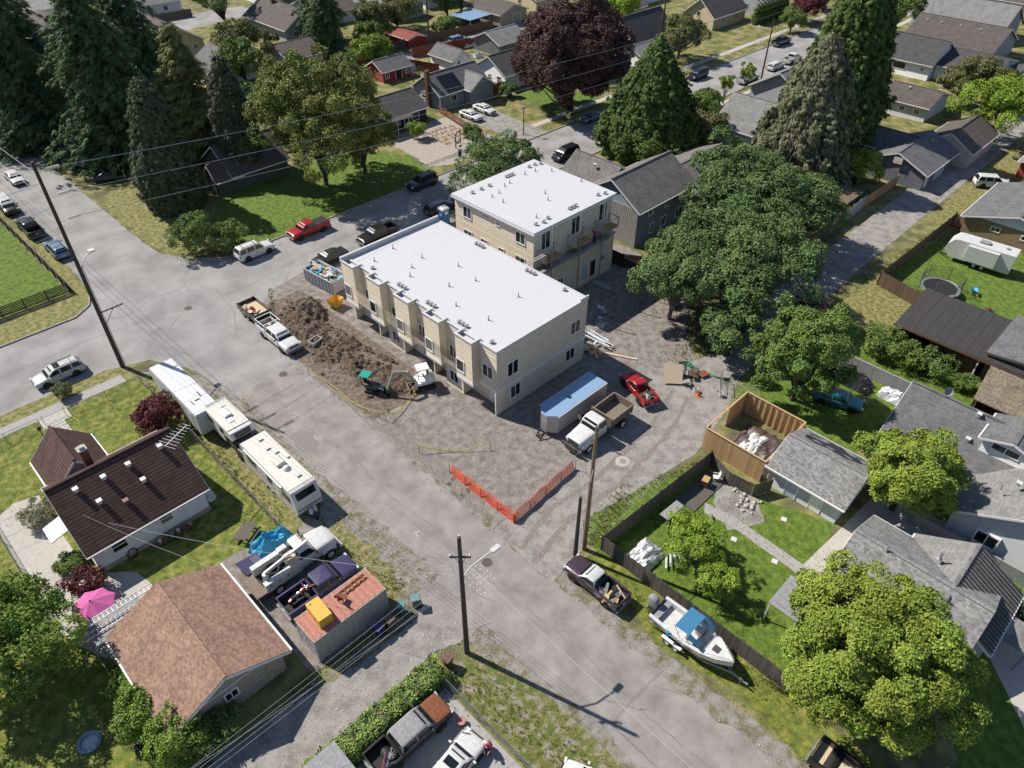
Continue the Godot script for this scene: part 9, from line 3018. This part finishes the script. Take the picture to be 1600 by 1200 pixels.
func people() -> void:
	# siding worker on the scaffold platform, reaching up to the wall (faces -z)
	var t := thing("person","person in red top and dark trousers reaching up at the balcony wall","person",V(58.9,5.5,-45.72))
	var skin := []
	for s in [-1,1]:
		skin.append([V(s * 0.1,0.95,0),V(s * 0.13,0.5,0.02),0.095,0.062])
		skin.append([V(s * 0.13,0.5,0.02),V(s * 0.14,0.08,0.04),0.058,0.042])
		skin.append([V(s * 0.14,0.06,0.05),V(s * 0.15,0.045,-0.14),0.046,0.035])
		skin.append([V(s * 0.17,1.42,0),V(s * 0.26,1.6,-0.18),0.058,0.045])
		skin.append([V(s * 0.26,1.6,-0.18),V(s * 0.2,1.86,-0.3),0.042,0.03])
		hand(skin,V(s * 0.2,1.88,-0.3),V(0,0.95,-0.2).normalized(),V(-s,0,0))
	skin.append([V(0,0.98,0),V(0,1.2,0),0.15,0.14])
	skin.append([V(0,1.2,0),V(0,1.4,0),0.14,0.16])
	skin.append([V(0,1.45,0),V(0,1.58,-0.02),0.06,0.055])
	skin.append([V(0,1.64,-0.03),V(0,1.72,-0.02),0.085,0.095])
	skin.append([V(0,1.62,-0.11),V(0,1.65,-0.13),0.015,0.012])
	part(t,"body",body_mesh(skin,0.026),M.skin)
	var shirt := [[V(0,1.0,0),V(0,1.2,0),0.165,0.155],[V(0,1.2,0),V(0,1.4,0),0.155,0.175]]
	var legs := [[V(0,0.93,0),V(0,1.0,0),0.16,0.16]]
	for s in [-1,1]:
		shirt.append([V(s * 0.15,1.42,0),V(s * 0.26,1.6,-0.18),0.075,0.06])
		shirt.append([V(s * 0.26,1.6,-0.18),V(s * 0.21,1.8,-0.28),0.057,0.048])
		legs.append([V(s * 0.1,0.92,0),V(s * 0.13,0.5,0.02),0.115,0.085])
		legs.append([V(s * 0.13,0.5,0.02),V(s * 0.14,0.12,0.04),0.082,0.07])
	part(t,"shirt",body_mesh(shirt,0.03),M.red_cloth)
	part(t,"trousers",body_mesh(legs,0.03),M.jeans)
	part(t,"cap",body_mesh([[V(0,1.74,-0.02),V(0,1.76,0.0),0.105,0.1],[V(0,1.73,-0.1),V(0,1.72,-0.16),0.05,0.03]],0.03),M.hat)
	# person sitting on a stool by the chain-link fence, bent forward (faces -x)
	var u := thing("person","person in a rose shirt sitting bent forward beside the white sedan","person",V(13.1,0,-15.0),0.5)
	skin = []
	shirt = [[V(0.0,0.5,0),V(-0.1,0.75,0),0.165,0.16],[V(-0.1,0.75,0),V(-0.25,0.95,0),0.16,0.165]]
	legs = [[V(0.0,0.48,0),V(0.02,0.5,0),0.165,0.165]]
	for s in [-1,1]:
		skin.append([V(0,0.5,s * 0.1),V(-0.42,0.5,s * 0.15),0.09,0.06])
		skin.append([V(-0.42,0.5,s * 0.15),V(-0.4,0.09,s * 0.15),0.056,0.04])
		skin.append([V(-0.38,0.05,s * 0.15),V(-0.58,0.045,s * 0.17),0.046,0.036])
		skin.append([V(-0.24,0.96,s * 0.18),V(-0.3,0.72,s * 0.24),0.056,0.044])
		skin.append([V(-0.3,0.72,s * 0.24),V(-0.52,0.62,s * 0.14),0.042,0.03])
		hand(skin,V(-0.53,0.615,s * 0.13),V(-0.9,-0.3,-s * 0.3).normalized(),V(0,0.3,s).normalized())
		shirt.append([V(-0.24,0.96,s * 0.16),V(-0.3,0.76,s * 0.24),0.075,0.062])
		legs.append([V(0,0.5,s * 0.1),V(-0.42,0.5,s * 0.15),0.11,0.082])
		legs.append([V(-0.42,0.5,s * 0.15),V(-0.4,0.14,s * 0.15),0.08,0.068])
	skin.append([V(0,0.52,0),V(-0.24,0.94,0),0.14,0.15])
	skin.append([V(-0.27,1.0,0),V(-0.36,1.1,0),0.058,0.055])
	skin.append([V(-0.4,1.14,0),V(-0.44,1.2,0),0.085,0.092])
	skin.append([V(-0.5,1.11,0),V(-0.53,1.1,0),0.015,0.012])
	part(u,"body",body_mesh(skin,0.026),M.skin)
	part(u,"shirt",body_mesh(shirt,0.03),M.rose_cloth)
	part(u,"trousers",body_mesh(legs,0.03),M.jeans)
	part(u,"hair",body_mesh([[V(-0.42,1.2,0),V(-0.36,1.18,0),0.1,0.09]],0.03),M.black_trim)
	var sl := thing("stool","low dark stool under the seated person","stool",V(13.1,0,-15.0))
	part(sl,"seat",mb().cyl(V(0,0.28,0),V(0,0.33,0),0.2,0.2,12),M.machine_dark)
	for k in 3:
		var a := TAU * k / 3.0
		part(sl,"leg",mb().bar(V(cos(a) * 0.1,0.28,sin(a) * 0.1),V(cos(a) * 0.2,0,sin(a) * 0.2),0.03,0.03),M.steel)
